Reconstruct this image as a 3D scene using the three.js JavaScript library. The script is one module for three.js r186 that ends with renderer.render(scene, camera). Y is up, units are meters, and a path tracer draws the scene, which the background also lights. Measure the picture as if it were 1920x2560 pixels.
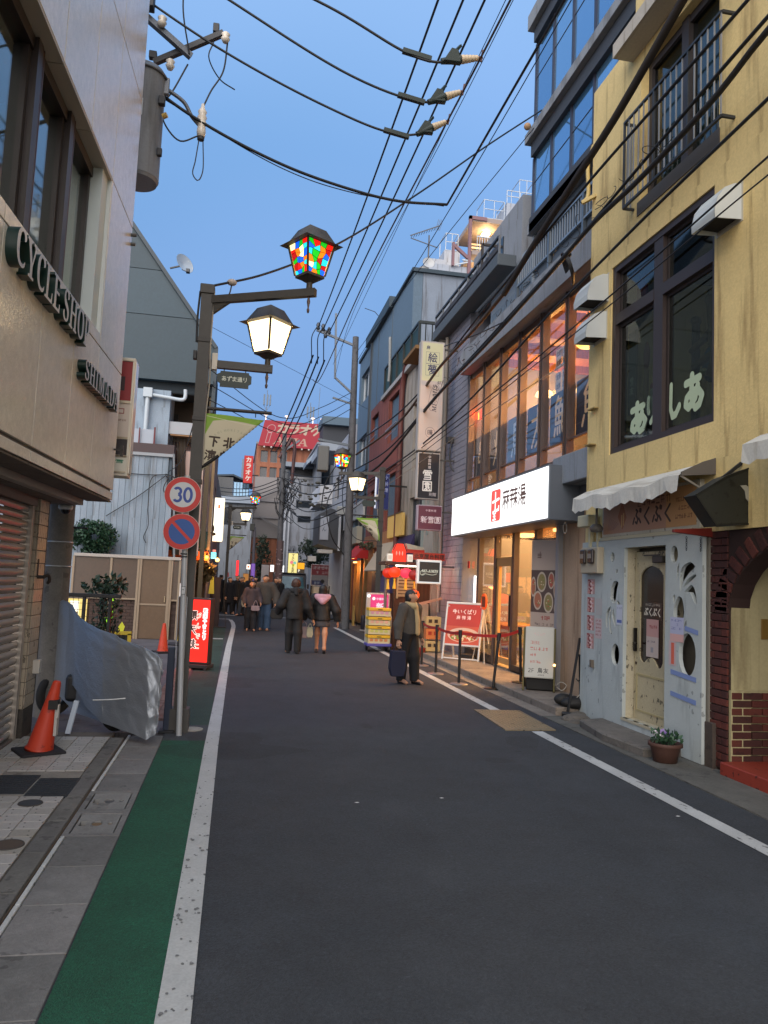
import * as THREE from 'three';
import { mergeGeometries, mergeVertices, toCreasedNormals } from 'three/addons/utils/BufferGeometryUtils.js';
import { RoundedBoxGeometry } from 'three/addons/geometries/RoundedBoxGeometry.js';
import { TextGeometry } from 'three/addons/geometries/TextGeometry.js';
import { FontLoader } from 'three/addons/loaders/FontLoader.js';
import { MarchingCubes } from 'three/addons/objects/MarchingCubes.js';
import { RectAreaLightUniformsLib } from 'three/addons/lights/RectAreaLightUniformsLib.js';

// ---------------------------------------------------------------- camera, sky, sun, exposure
const scene = new THREE.Scene();
const D2R = Math.PI / 180;
const camera = new THREE.PerspectiveCamera(67.29, 3 / 4, 0.05, 600);
camera.position.set(0, 1.7, 0);
camera.rotation.set(5.2 * D2R, -10.7 * D2R, 2.5 * D2R, 'YXZ');
const renderer = new THREE.WebGLRenderer({ antialias: true });
renderer.toneMapping = THREE.LinearToneMapping;
renderer.toneMappingExposure = 2.4;
renderer.shadowMap.enabled = true;
RectAreaLightUniformsLib.init();

// dusk sky: thin even cloud, deep blue low down and paler overhead
const SKY = (() => {
  const w = 512, h = 256, d = new Float32Array(w * h * 4);
  const lo = [0.079, 0.142, 0.262], mid = [0.096, 0.187, 0.352], hi = [0.2, 0.3, 0.46];
  for (let j = 0; j < h; j++) for (let i = 0; i < w; i++) {
    const el = ((j + 0.5) / h - 0.5) * Math.PI, az = (i / w) * Math.PI * 2, s = Math.max(0, Math.sin(el));
    const cx = Math.cos(az) * Math.cos(el), cz = Math.sin(az) * Math.cos(el);
    const c = 0.5 + 0.25 * Math.sin(cx * 7 + s * 9 + Math.sin(cz * 5)) + 0.25 * Math.sin(cz * 11 - s * 13 + Math.sin(cx * 8 + s * 4) * 1.7);
    const k = 0.95 + 0.1 * c;
    for (let q = 0; q < 3; q++) {
      const t = s < 0.5 ? lo[q] + (mid[q] - lo[q]) * (s / 0.5) : mid[q] + (hi[q] - mid[q]) * ((s - 0.5) / 0.5);
      d[(j * w + i) * 4 + q] = (el < 0 ? 0.03 : t) * k * (q === 0 ? 1 + 0.08 * (c - 0.5) : 1);
    }
    d[(j * w + i) * 4 + 3] = 1;
  }
  const t = new THREE.DataTexture(d, w, h, THREE.RGBAFormat, THREE.FloatType);
  t.mapping = THREE.EquirectangularReflectionMapping; t.magFilter = THREE.LinearFilter; t.needsUpdate = true;
  return t;
})();
scene.background = SKY; scene.environment = SKY;
const sun = new THREE.DirectionalLight(0xfff1e2, 2.5);
sun.position.set(-20, 24, 42); sun.castShadow = true; sun.shadow.radius = 160;
Object.assign(sun.shadow.camera, { left: -60, right: 60, top: 60, bottom: -60, near: 1, far: 200 });
scene.add(sun, sun.target);

// ---------------------------------------------------------------- helpers
let seed = 20240;
const rnd = () => { seed = (seed + 0x6d2b79f5) | 0; let t = Math.imul(seed ^ (seed >>> 15), 1 | seed); t = (t + Math.imul(t ^ (t >>> 7), 61 | t)) ^ t; return ((t ^ (t >>> 14)) >>> 0) / 4294967296; };
const rr = (a, b) => a + (b - a) * rnd();
const V = (x, y, z) => new THREE.Vector3(x, y, z);
const taken = {};
function numbered(n) { const k = taken[n] = (taken[n] ?? -1) + 1; return k ? n + '_' + String(k).padStart(3, '0') : n; }
function tag(o, label, category, group, kind) { o.userData.label = label; if (category) o.userData.category = category; if (group) o.userData.group = group; if (kind) o.userData.kind = kind; return o; }
function thing(name, label, category, p = [0, 0, 0], group, turn = 0) {
  const o = new THREE.Group(); o.name = numbered(name); o.position.set(...p); o.rotation.y = turn; scene.add(o); o.updateMatrixWorld(true);
  return tag(o, label, category, group);
}
const flat = (g) => (Array.isArray(g) ? (g.length === 1 ? g[0] : mergeGeometries(g)) : g);
// a part: its geometry is given in the world and moved into the frame of its thing; local = true takes it as given
function part(parent, name, geos, mat, local = false, label) {
  const g = flat(geos);
  if (!local) { let r = parent; while (r.parent && r.parent !== scene) r = r.parent; g.applyMatrix4(r.matrixWorld.clone().invert()); }
  const m = new THREE.Mesh(g, mat); m.name = name; m.castShadow = m.receiveShadow = true; parent.add(m);
  if (label) m.userData.label = label;
  return m;
}
function solo(name, label, category, geos, mat, group) { const m = new THREE.Mesh(flat(geos), mat); m.name = numbered(name); m.castShadow = m.receiveShadow = true; scene.add(m); return tag(m, label, category, group); }
function struct(name, geos, mat, label) { const m = new THREE.Mesh(flat(geos), mat); m.name = numbered(name); m.castShadow = m.receiveShadow = true; m.userData.kind = 'structure'; if (label) m.userData.label = label; scene.add(m); return m; }
function copyOf(root, p, turn, label) { const c = root.clone(); c.name = numbered(root.name.replace(/_\d+$/, '')); c.userData = { ...root.userData }; scene.add(c); if (p) c.position.set(...p); if (turn !== undefined) c.rotation.y = turn; if (label) c.userData.label = label; c.updateMatrixWorld(true); return c; }

// geometry in world metres, uv in metres by the way a face points
function muv(g) {
  if (g.index) g = g.toNonIndexed();
  const p = g.attributes.position, n = g.attributes.normal, uv = new Float32Array(p.count * 2);
  for (let i = 0; i < p.count; i += 3) {
    const a = [0, 0, 0]; for (let k = 0; k < 3; k++) { a[0] += Math.abs(n.getX(i + k)); a[1] += Math.abs(n.getY(i + k)); a[2] += Math.abs(n.getZ(i + k)); }
    for (let k = 0; k < 3; k++) {
      const x = p.getX(i + k), y = p.getY(i + k), z = p.getZ(i + k), o = (i + k) * 2;
      if (a[1] >= a[0] && a[1] >= a[2]) { uv[o] = x; uv[o + 1] = z; } else if (a[0] >= a[2]) { uv[o] = z; uv[o + 1] = y; } else { uv[o] = x; uv[o + 1] = y; }
    }
  }
  g.setAttribute('uv', new THREE.BufferAttribute(uv, 2));
  for (const k of Object.keys(g.attributes)) if (!['position', 'normal', 'uv'].includes(k)) g.deleteAttribute(k);
  return g;
}
const bx = (x0, x1, y0, y1, z0, z1) => muv(new THREE.BoxGeometry(Math.abs(x1 - x0), Math.abs(y1 - y0), Math.abs(z1 - z0)).translate((x0 + x1) / 2, (y0 + y1) / 2, (z0 + z1) / 2));
function rb(x0, x1, y0, y1, z0, z1, r = 0.01) { const w = Math.abs(x1 - x0), h = Math.abs(y1 - y0), d = Math.abs(z1 - z0); return muv(new RoundedBoxGeometry(w, h, d, 1, Math.min(r, w / 2.1, h / 2.1, d / 2.1)).translate((x0 + x1) / 2, (y0 + y1) / 2, (z0 + z1) / 2)); }
function cy(p, q, r0, r1 = r0, seg = 12, open = false) {
  const a = V(...p), b = V(...q), d = b.clone().sub(a), g = new THREE.CylinderGeometry(r1, r0, d.length(), seg, 1, open);
  g.applyQuaternion(new THREE.Quaternion().setFromUnitVectors(V(0, 1, 0), d.normalize())); const m = a.add(b).multiplyScalar(0.5); g.translate(m.x, m.y, m.z); return muv(g);
}
function bar(p, q, w, h = w) { const a = V(...p), b = V(...q), d = b.clone().sub(a), g = new THREE.BoxGeometry(w, h, d.length()), m = new THREE.Matrix4().lookAt(b, a, Math.abs(d.clone().normalize().y) > 0.95 ? V(1, 0, 0) : V(0, 1, 0)); g.applyMatrix4(m); a.add(b).multiplyScalar(0.5); g.translate(a.x, a.y, a.z); return muv(g); }
function tube(pts, r, seg = 6, n = 0) { const c = new THREE.CatmullRomCurve3(pts.map((p) => V(...p))); return muv(new THREE.TubeGeometry(c, n || Math.max(4, pts.length * 6), r, seg, false)); }
const ball = (x, y, z, r, sx = 1, sy = 1, sz = 1, ws = 14, hs = 10) => muv(new THREE.SphereGeometry(r, ws, hs).scale(sx, sy, sz).translate(x, y, z));
function lathe(pts, x, y, z, seg = 20) { return muv(new THREE.LatheGeometry(pts.map((p) => new THREE.Vector2(p[0], p[1])), seg).translate(x, y, z)); }
// polygon in a plane, given a thickness. axis 'x': points are (z, y); 'z': (x, y); 'y': (x, z)
function ext(axis, pts, a, b, holes = [], bevel = 0, curve = 12) {
  const s = pts instanceof THREE.Shape ? pts : new THREE.Shape(pts.map((p) => new THREE.Vector2(p[0], p[1])));
  for (const h of holes) s.holes.push(h instanceof THREE.Path ? h : new THREE.Path(h.map((p) => new THREE.Vector2(p[0], p[1]))));
  const d = Math.abs(b - a), lo = Math.min(a, b);
  const g = new THREE.ExtrudeGeometry(s, { depth: Math.max(1e-4, d - 2 * bevel), bevelEnabled: bevel > 0, bevelSize: bevel, bevelThickness: bevel, bevelOffset: -bevel, bevelSegments: 1, curveSegments: curve });
  g.translate(0, 0, bevel);
  if (axis === 'z') g.translate(0, 0, lo);
  if (axis === 'x') { g.applyMatrix4(new THREE.Matrix4().set(0, 0, 1, lo, 0, 1, 0, 0, 1, 0, 0, 0, 0, 0, 0, 1)); flip(g); }
  if (axis === 'y') { g.applyMatrix4(new THREE.Matrix4().set(1, 0, 0, 0, 0, 0, 1, lo, 0, 1, 0, 0, 0, 0, 0, 1)); flip(g); }
  return muv(g);
}
function flip(g) { const p = g.attributes.position, t = [0, 0, 0]; for (let i = 0; i < p.count; i += 3) { for (const k of ['position', 'uv']) { const a = g.attributes[k]; for (let c = 0; c < a.itemSize; c++) { const u = a.getComponent(i + 1, c); a.setComponent(i + 1, c, a.getComponent(i + 2, c)); a.setComponent(i + 2, c, u); } } } g.computeVertexNormals(); return g; }
const ell = (cx, cy_, rx, ry, rot = 0) => { const p = new THREE.Path(); p.absellipse(cx, cy_, rx, ry, 0, Math.PI * 2, true, rot); return p; };
const FACE = { '+z': 0, '-x': -Math.PI / 2, '+x': Math.PI / 2, '-z': Math.PI };
// a printed sheet with uv 0..1
function pn(cx, cyy, cz, w, h, face = '+z', nx = 1, ny = 1) { const g = new THREE.PlaneGeometry(w, h, nx, ny).toNonIndexed(); g.rotateY(typeof face === 'number' ? face : FACE[face]); g.translate(cx, cyy, cz); return g; }
function quad(a, b, c, d) { const g = new THREE.BufferGeometry(); g.setAttribute('position', new THREE.Float32BufferAttribute([...a, ...b, ...c, ...a, ...c, ...d], 3)); g.setAttribute('uv', new THREE.Float32BufferAttribute([0, 0, 1, 0, 1, 1, 0, 0, 1, 1, 0, 1], 2)); g.computeVertexNormals(); return g; }
const mv = (g, x, y, z) => g.clone().translate(x, y, z);

// ---------------------------------------------------------------- textures
function lattice(n, s) { let q = s * 7919 + 13; const a = new Float32Array(n * n); for (let i = 0; i < n * n; i++) { q = (Math.imul(q, 1664525) + 1013904223) | 0; a[i] = (q >>> 8) / 16777216; } return a; }
function noise(n, s) { const a = lattice(n, s); return (u, v) => { const x = ((u % 1) + 1) % 1 * n, y = ((v % 1) + 1) % 1 * n, i = Math.floor(x) % n, j = Math.floor(y) % n, f = x - Math.floor(x), g = y - Math.floor(y), F = f * f * (3 - 2 * f), G = g * g * (3 - 2 * g), i1 = (i + 1) % n, j1 = (j + 1) % n; return (a[j * n + i] * (1 - F) + a[j * n + i1] * F) * (1 - G) + (a[j1 * n + i] * (1 - F) + a[j1 * n + i1] * F) * G; }; }
function fbm(n, s, oct = 4) { const f = Array.from({ length: oct }, (_, k) => noise(n << k, s + k)); return (u, v) => { let t = 0, w = 0.5, W = 0; for (const q of f) { t += q(u, v) * w; W += w; w *= 0.55; } return t / W; }; }
function dtex(w, h, fn, size, srgb = true, mirror = false) {
  const d = new Uint8Array(w * h * 4);
  for (let j = 0; j < h; j++) for (let i = 0; i < w; i++) { const c = fn(i / w, j / h, i, j), o = (j * w + i) * 4; for (let k = 0; k < 3; k++) d[o + k] = Math.max(0, Math.min(255, (typeof c === 'number' ? c : c[k]) * 255)); d[o + 3] = 255; }
  const t = new THREE.DataTexture(d, w, h); t.wrapS = t.wrapT = mirror ? THREE.MirroredRepeatWrapping : THREE.RepeatWrapping; t.magFilter = THREE.LinearFilter; t.minFilter = THREE.LinearMipmapLinearFilter;
  if (srgb) t.colorSpace = THREE.SRGBColorSpace; t.repeat.set(1 / size, 1 / size); t.needsUpdate = true; return t;
}
const T = {};
{
  const a = fbm(8, 3, 4), b = noise(512, 9), c = noise(256, 21), e = fbm(32, 31, 3), f = fbm(4, 77, 3), h = noise(1024, 5);
  T.asphalt = dtex(2048, 2048, (u, v) => { const g = h(u, v) * 0.55 + b(u, v) * 0.45, sp = c(u, v); let k = 0.70 + 0.16 * (a(u, v) - 0.5) + 0.30 * (g - 0.5) + 0.10 * (e(u, v) - 0.5); if (sp > 0.93) k += 0.18 * g; if (f(u, v) > 0.66) k -= 0.08; const w = a(v, u) - 0.5; return [k * (0.985 + 0.05 * w), k, k * (1.0 - 0.04 * w)]; }, 5.2, true, true);
  T.asphaltBump = dtex(1024, 1024, (u, v) => 0.5 + 0.6 * (b(u, v) - 0.5) + 0.4 * (c(u, v) - 0.5), 1.6, false);
  const p = fbm(6, 41, 5), q = fbm(24, 51, 4), r = noise(200, 61);
  T.concrete = dtex(1024, 1024, (u, v) => { let k = 0.84 + 0.22 * (p(u, v) - 0.5) + 0.14 * (q(u, v) - 0.5) + 0.08 * (r(u, v) - 0.5); if (q(v, u) > 0.71) k -= 0.14; if (r(u, v) > 0.985) k -= 0.25; return k; }, 2.3, true);
  T.fine = dtex(512, 512, (u, v) => 0.93 + 0.10 * (q(u, v) - 0.5) + 0.06 * (r(u, v) - 0.5), 1.3, true);
  const st = fbm(5, 91, 4), thin = noise(96, 97);
  T.plaster = dtex(1024, 1024, (u, v) => { const run = st(u * 6, v * 0.5), t = thin(u, v * 0.06); let k = 0.93 + 0.10 * (p(u, v) - 0.5) + 0.05 * (r(u, v) - 0.5); const s = Math.max(0, run - 0.6) * 0.9 + Math.max(0, t - 0.82) * 0.35; return [k - s * 0.9, k - s, k - s * 1.1]; }, 3.1, true);
  T.worn = dtex(1024, 1024, (u, v) => { let k = 0.93 + 0.12 * (p(u, v) - 0.5) + 0.07 * (r(u, v) - 0.5); const w = q(u * 2, v) * 0.6 + e(v, u) * 0.4; if (w > 0.665) k -= 0.28 + 0.2 * r(v, u); return k; }, 1.7, true);
  T.paint = dtex(512, 512, (u, v) => { const run = st(u * 5, v * 0.6); return 0.95 + 0.1 * (p(u, v) - 0.5) - Math.max(0, run - 0.62) * 0.5 - (q(u, v) > 0.8 ? 0.2 : 0); }, 2.4, true);
  T.peel = dtex(512, 512, (u, v) => 0.5 + 0.55 * (noiseA(u, v) - 0.5) + 0.45 * (noiseB(u, v) - 0.5), 0.62, false);
  T.rough = dtex(512, 512, (u, v) => q(u, v) * 0.7 + r(u, v) * 0.3, 0.8, false);
  T.wood = dtex(512, 512, (u, v) => { const g = st(u * 10, v * 0.4); return [0.75 + 0.4 * (g - 0.5), 0.72 + 0.42 * (g - 0.5), 0.68 + 0.42 * (g - 0.5)]; }, 1.0, true);
}
function noiseA(u, v) { return (noiseA.f ??= noise(48, 301))(u, v); }
function noiseB(u, v) { return (noiseB.f ??= noise(110, 302))(u, v); }
const MATS = {};
function M(col, rough = 0.7, o = {}) {
  const k = JSON.stringify([col, rough, { ...o, map: o.map?.uuid, bumpMap: o.bumpMap?.uuid, roughnessMap: o.roughnessMap?.uuid, emissiveMap: o.emissiveMap?.uuid, normalMap: 0 }]);
  if (MATS[k]) return MATS[k];
  const phys = o.transmission !== undefined || o.clearcoat !== undefined || o.sheen !== undefined || o.specularIntensity !== undefined;
  return MATS[k] = new THREE[phys ? 'MeshPhysicalMaterial' : 'MeshStandardMaterial']({ color: col, roughness: rough, ...o });
}
const LAMP = 0.45; // lamps as the eye sees them at this exposure
const EM = (col, i, base = 0x111111) => M(base, 0.6, { emissive: col, emissiveIntensity: i * LAMP });
const GLASS = (tint = 0xffffff, o = {}) => M(tint, 0.03, { transmission: 1, thickness: 0, ior: 1.5, ...o });
function canvasTex(w, h, draw) { const c = document.createElement('canvas'); c.width = w; c.height = h; const x = c.getContext('2d'); draw(x, w, h); const t = new THREE.CanvasTexture(c); t.colorSpace = THREE.SRGBColorSpace; t.magFilter = THREE.LinearFilter; t.wrapS = t.wrapT = THREE.ClampToEdgeWrapping; return t; }
const printMat = (w, h, draw, rough = 0.6, glow = 0) => { const t = canvasTex(w, h, draw); return glow ? new THREE.MeshStandardMaterial({ color: 0x0a0a0a, roughness: rough, emissive: 0xffffff, emissiveMap: t, emissiveIntensity: glow * LAMP }) : new THREE.MeshStandardMaterial({ map: t, roughness: rough }); };

// ---------------------------------------------------------------- brush strokes of the characters that the signs show
const GL = {};
for (const l of `下 5,12 95,12;48,12 48,98;50,38 75,58
北 5,35 40,35;38,5 38,95;5,80 38,68;62,5 62,85 70,92 95,90 95,72;92,28 62,45
沢 10,10 22,22;5,38 18,48;5,95 22,65;38,12 88,12 88,45 38,45;38,12 38,50 35,75 25,96;60,45 72,75 95,96
演 8,10 20,20;4,36 16,46;4,95 20,65;62,2 62,14;32,28 32,16 95,16 95,28;42,30 86,30;40,42 88,42 88,76 40,76 40,42;40,59 88,59;64,30 64,76;32,76 96,76;52,80 36,97;76,80 92,97
劇 30,2 30,18;30,10 52,10;8,20 58,20 56,30;8,20 8,50 2,96;16,32 50,28;34,22 34,40 52,40;16,52 56,52;20,52 20,64;34,52 30,75 14,96;22,70 40,96;50,58 36,72;44,70 56,96;70,15 70,70;90,5 90,95 80,90
祭 34,4 8,44;26,14 50,14 30,44;60,6 92,44;52,12 80,12 62,34;34,44 68,44;16,58 86,58;50,58 50,96;32,70 18,88;68,70 84,88
あ 15,22 80,18;45,5 42,60 50,85;72,38 60,70 30,90 15,80 20,62 45,48 75,50 92,68 80,90 62,96
ず 5,25 95,22;55,5 56,60 45,75 34,62 45,48 56,58 50,85 35,98;75,2 82,12;88,0 95,9
ま 12,22 88,20;15,45 85,43;50,5 50,75 40,92 22,92 15,82 28,72 50,74 88,94
通 10,10 22,22;5,45 22,42 22,75 8,92;8,90 30,88 60,95 97,94;38,8 85,8 62,22;42,28 42,82;42,28 88,28 88,82 80,80;42,45 88,45;42,62 88,62;65,28 65,82
り 25,10 22,45 28,60;72,8 76,50 68,80 45,97
カ 8,30 88,30 82,80 72,92 62,86;42,8 40,50 12,94
ラ 20,12 80,12;10,38 88,38 80,65 55,88 30,96
オ 6,32 94,32;62,6 62,94 50,88;60,34 38,65 8,84
ケ 32,6 25,35 6,58;28,30 94,30;64,30 62,65 36,94
串 22,12 78,12 78,34 22,34 22,12;14,46 86,46 86,70 14,70 14,46;50,2 50,98
焼 12,28 18,45;42,22 34,40;27,5 26,50 20,75 5,96;28,60 42,80;48,20 96,20;64,5 62,30;80,5 80,30;46,34 97,34;45,50 97,50;62,52 58,75 42,95;78,52 78,88 82,93 96,90 96,78
鳥 45,2 35,12;22,12 22,70;22,12 78,12 78,42 22,42;22,27 78,27;22,56 95,56;22,70 88,70 84,94 74,92;14,80 8,95;32,80 34,92;48,78 52,90;64,76 70,86
友 5,28 95,28;42,4 40,45 8,95;36,50 80,50 62,75 30,97;38,55 60,80 96,97
鮮 20,2 6,22;18,10 38,10 30,24;8,26 44,26 44,64 8,64 8,26;26,26 26,64;8,45 44,45;6,76 2,92;18,76 20,90;30,74 33,88;42,72 48,86;62,4 68,18;88,4 80,18;54,24 97,24;56,44 95,44;52,66 98,66;76,24 76,98
魚 35,2 12,26;32,10 68,10 54,26;18,28 82,28 82,66 18,66 18,28;50,28 50,66;18,47 82,47;12,76 4,95;34,78 38,94;58,78 64,92;80,74 94,92
中 12,25 88,25 88,62 12,62 12,25;50,3 50,98
国 8,8 92,8 92,94 8,94 8,8;24,26 76,26;28,48 72,48;22,74 78,74;50,26 50,74;64,56 70,64
料 12,14 18,30;42,12 34,28;4,38 50,38;27,5 27,96;26,42 6,72;28,44 48,62;62,18 72,28;58,42 70,52;54,72 97,62;84,4 84,97
理 5,14 40,14;6,46 38,46;3,82 42,76;22,14 22,80;50,10 92,10 92,50 50,50 50,10;50,30 92,30;71,10 71,92;50,70 93,70;44,93 98,93
華 5,14 95,14;32,4 32,24;68,4 68,24;10,32 90,32;6,52 94,52;30,34 30,68;70,34 70,68;10,68 90,68;4,84 96,84;50,26 50,98
雪 14,8 86,8;6,36 6,22 94,22 92,36;50,8 50,46;24,30 38,32;24,42 38,44;62,30 76,32;62,42 76,44;18,54 84,54 84,94 14,94;20,74 84,74
園 6,6 94,6 94,95 6,95 6,6;30,20 70,20;50,12 50,32;20,32 80,32;34,42 66,42 66,56 34,56 34,42;50,58 24,84;42,66 42,86 54,80;56,58 78,84;74,60 62,70
別 12,8 48,8 48,38 12,38 12,8;8,52 52,52 48,90 36,88;30,38 26,65 6,94;70,14 70,68;92,4 92,95 80,90
館 24,2 6,30;24,6 44,28;14,30 40,30 40,52 14,52;14,30 14,92 34,84;36,60 44,84;72,2 72,14;52,28 52,16 96,16 96,28;58,34 58,95;58,36 88,36 88,56 58,56;58,68 92,68 92,92 58,92
新 28,2 28,12;6,14 52,14;14,20 20,32;42,18 36,32;4,36 54,36;6,54 52,54;28,36 28,96;26,58 6,84;30,58 50,76;92,6 64,16;64,16 62,60 54,94;64,42 97,42;80,42 80,97
晴 6,14 34,14 34,84 6,84 6,14;6,48 34,48;44,14 96,14;48,30 92,30;40,46 98,46;70,4 70,46;52,56 90,56 90,92 82,92;52,56 52,96;52,68 90,68;52,80 90,80
絵 26,2 10,24 30,26;36,16 6,48 40,44;24,46 24,96;10,58 4,82;36,58 44,78;70,4 44,36;70,4 97,36;56,38 84,38;46,56 96,56;68,56 50,90 88,84;80,70 94,94
夢 5,10 95,10;32,2 32,18;68,2 68,18;14,24 86,24 86,42 14,42 14,24;38,24 38,42;62,24 62,42;8,60 8,50 92,50 90,60;48,54 20,80;40,64 74,64 60,84 20,98;42,72 58,82
ス 15,14 80,14 60,55 10,92;56,54 92,92
ー 5,50 95,50
プ 10,18 80,18 72,60 30,94;84,4 94,8 92,18 82,16 84,4
春 10,14 90,14;16,30 84,30;4,46 96,46;50,2 44,46 6,80;56,46 96,78;32,60 70,60 70,96 32,96 32,60;32,78 70,78
雨 6,8 94,8;12,28 88,28 88,94 78,92;12,28 12,96;50,8 50,94;26,44 38,52;26,66 38,74;62,44 74,52;62,66 74,74
薬 5,12 95,12;32,2 32,20;68,2 68,20;50,20 44,28;34,28 66,28 66,58 34,58 34,28;34,43 66,43;12,32 24,42;10,58 26,50;88,30 76,42;76,50 90,58;4,68 96,68;50,58 50,98;46,70 8,94;54,70 92,94
膳 10,8 10,70 4,96;10,8 32,8 32,94;10,34 32,34;10,58 32,58;56,2 62,12;84,2 78,12;44,14 96,14;48,26 92,26;40,38 98,38;70,14 70,50;44,52 96,52;52,62 88,62 88,74 52,74 52,62;46,82 92,82 90,97 48,97 46,82
七 6,48 94,38;44,6 44,80 54,92 92,88 92,74
宝 50,2 50,14;8,32 8,16 92,16 92,30;20,38 80,38;22,62 78,62;8,94 92,94;50,38 50,94;66,72 74,82
麻 52,2 52,12;14,14 94,14;14,14 14,55 4,96;24,38 54,38;38,24 38,97;38,42 22,74;40,44 54,66;60,38 96,38;77,24 77,97;76,42 60,74;80,44 97,70
辣 24,2 24,12;6,14 46,14;12,20 18,34;40,20 34,34;4,38 48,38;6,58 46,58;26,38 26,97;52,16 98,16;56,34 94,34 94,58 56,58 56,34;75,3 75,97;74,60 52,86;77,60 98,84
湯 10,8 22,18;5,34 18,44;5,95 22,62;42,6 86,6 86,40 42,40 42,6;42,23 86,23;32,50 97,50;48,52 32,74;46,64 92,64 86,94 76,92;62,64 42,90;76,66 58,96
マ 10,18 90,18 55,65;36,50 62,82
タ 40,4 10,50;34,22 84,22 72,62 22,96;34,46 62,66
ン 14,20 34,34;10,86 50,74 90,24
ぷ 40,8 58,18;50,22 40,40 60,60 50,85 34,78;22,55 8,85;70,60 88,82;80,6 92,10 90,22 78,18 80,6
く 70,6 26,50 72,95
し 30,5 28,70 40,92 62,90 85,70
づ 8,35 55,22 90,45 76,75 35,90;78,4 84,14;90,2 96,12
ん 50,4 10,95;20,66 38,50 50,64 54,90 70,92 92,66
で 8,18 88,14;66,20 36,45 38,75 66,94;70,42 76,54;84,38 90,50
こ 20,18 80,18;18,62 24,84 84,86
戦 10,8 18,20;28,4 32,16;52,4 44,18;10,24 52,24 52,58 10,58 10,24;10,41 52,41;31,24 31,97;4,74 58,72;58,30 97,24;70,2 76,60 96,95 97,80;92,46 58,94;82,6 92,16
や 6,42 80,26 90,42 74,56;30,14 50,96;58,6 66,20
き 16,18 80,14;14,38 86,34;46,4 68,62;20,66 26,86 70,92
と 32,8 40,45;80,28 30,60 22,80 40,92 85,90
頂 4,12 44,12;26,12 26,84 14,80;50,8 98,8;72,8 66,20;56,22 92,22 92,72 56,72 56,22;56,38 92,38;56,54 92,54;66,74 50,97;82,74 98,97
天 14,14 86,14;6,44 94,44;50,14 46,50 8,96;52,46 94,96
鼓 26,2 26,26;6,12 48,12;12,26 42,26;12,36 42,36 42,56 12,56 12,36;16,64 20,80;40,62 34,80;4,90 52,86;54,22 98,22;76,3 76,44;58,44 92,44 80,70 54,97;62,56 96,97
京 50,2 50,14;6,16 94,16;24,30 76,30 76,52 24,52 24,30;50,52 50,94 40,90;28,66 12,88;70,64 90,86
屋 12,8 88,8 88,26 12,26;12,8 12,50 2,97;22,38 92,38;46,38 34,56 80,54;66,44 84,60;24,74 88,74;18,95 96,95;56,62 56,95
台 44,4 18,40 80,36;64,20 86,46;20,56 80,56 80,94 20,94 20,56
小 50,4 50,94 38,88;26,34 8,72;72,32 92,70
ル 30,10 30,50 8,94;62,8 62,86 94,62
シ 14,10 32,20;8,36 26,46;10,90 50,78 90,28
ェ 18,40 82,40;50,40 50,90;8,92 92,92
ゼ 8,40 92,30 72,56;34,10 34,80 46,90 86,88;74,6 80,16;86,2 92,12
キ 12,32 82,22;6,60 94,50;44,4 60,97
牛 26,8 8,44;22,30 88,30;4,58 96,58;54,4 54,97
い 14,20 18,76 32,82;74,20 90,64
ば 16,10 10,60 16,92;36,32 90,30;66,8 66,80 48,94 38,82 56,72 92,88;80,2 86,12;92,0 97,9`.split('\n')) { const i = l.indexOf(' '); GL[l.slice(0, i)] = l.slice(i + 1).split(';').map((s) => s.split(' ').map((p) => p.split(',').map(Number))); }
function brush(x, ch, px, py, s, lw, sx = 1, smooth = true) {
  const g = GL[ch]; if (!g) { x.font = `bold ${s}px sans-serif`; x.textBaseline = 'top'; x.save(); x.translate(px, py); x.scale(sx, 1); x.fillText(ch, 0, 0); x.restore(); return; }
  x.lineWidth = lw; x.lineCap = smooth ? 'round' : 'butt'; x.lineJoin = 'round';
  for (const st of g) { x.beginPath(); st.forEach((p, i) => { const X = px + p[0] * s * sx / 100, Y = py + p[1] * s / 100; i ? x.lineTo(X, Y) : x.moveTo(X, Y); }); x.stroke(); }
}
function row(x, text, px, py, s, lw, color, gap = 1.1, vertical = false, sx = 1) { x.strokeStyle = x.fillStyle = color; [...text].forEach((c, i) => { if (c !== ' ') brush(x, c, px + (vertical ? 0 : i * s * gap * sx), py + (vertical ? i * s * gap : 0), s, lw, sx); }); }
const fill = (x, w, h, c) => { x.fillStyle = c; x.fillRect(0, 0, w, h); };
// small print that cannot be read in the photograph
function smallPrint(x, px, py, w, s, color, lw = 1) { x.strokeStyle = color; x.lineWidth = lw; for (let q = px; q < px + w - s; q += s * 1.15) { if (rnd() < 0.12) continue; for (let k = 0; k < 4; k++) { x.beginPath(); const v = rnd() < 0.5; const a = q + rnd() * s, b = py + rnd() * s; x.moveTo(v ? a : q, v ? py : b); x.lineTo(v ? a : q + s * 0.85, v ? py + s : b); x.stroke(); } } }

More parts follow.
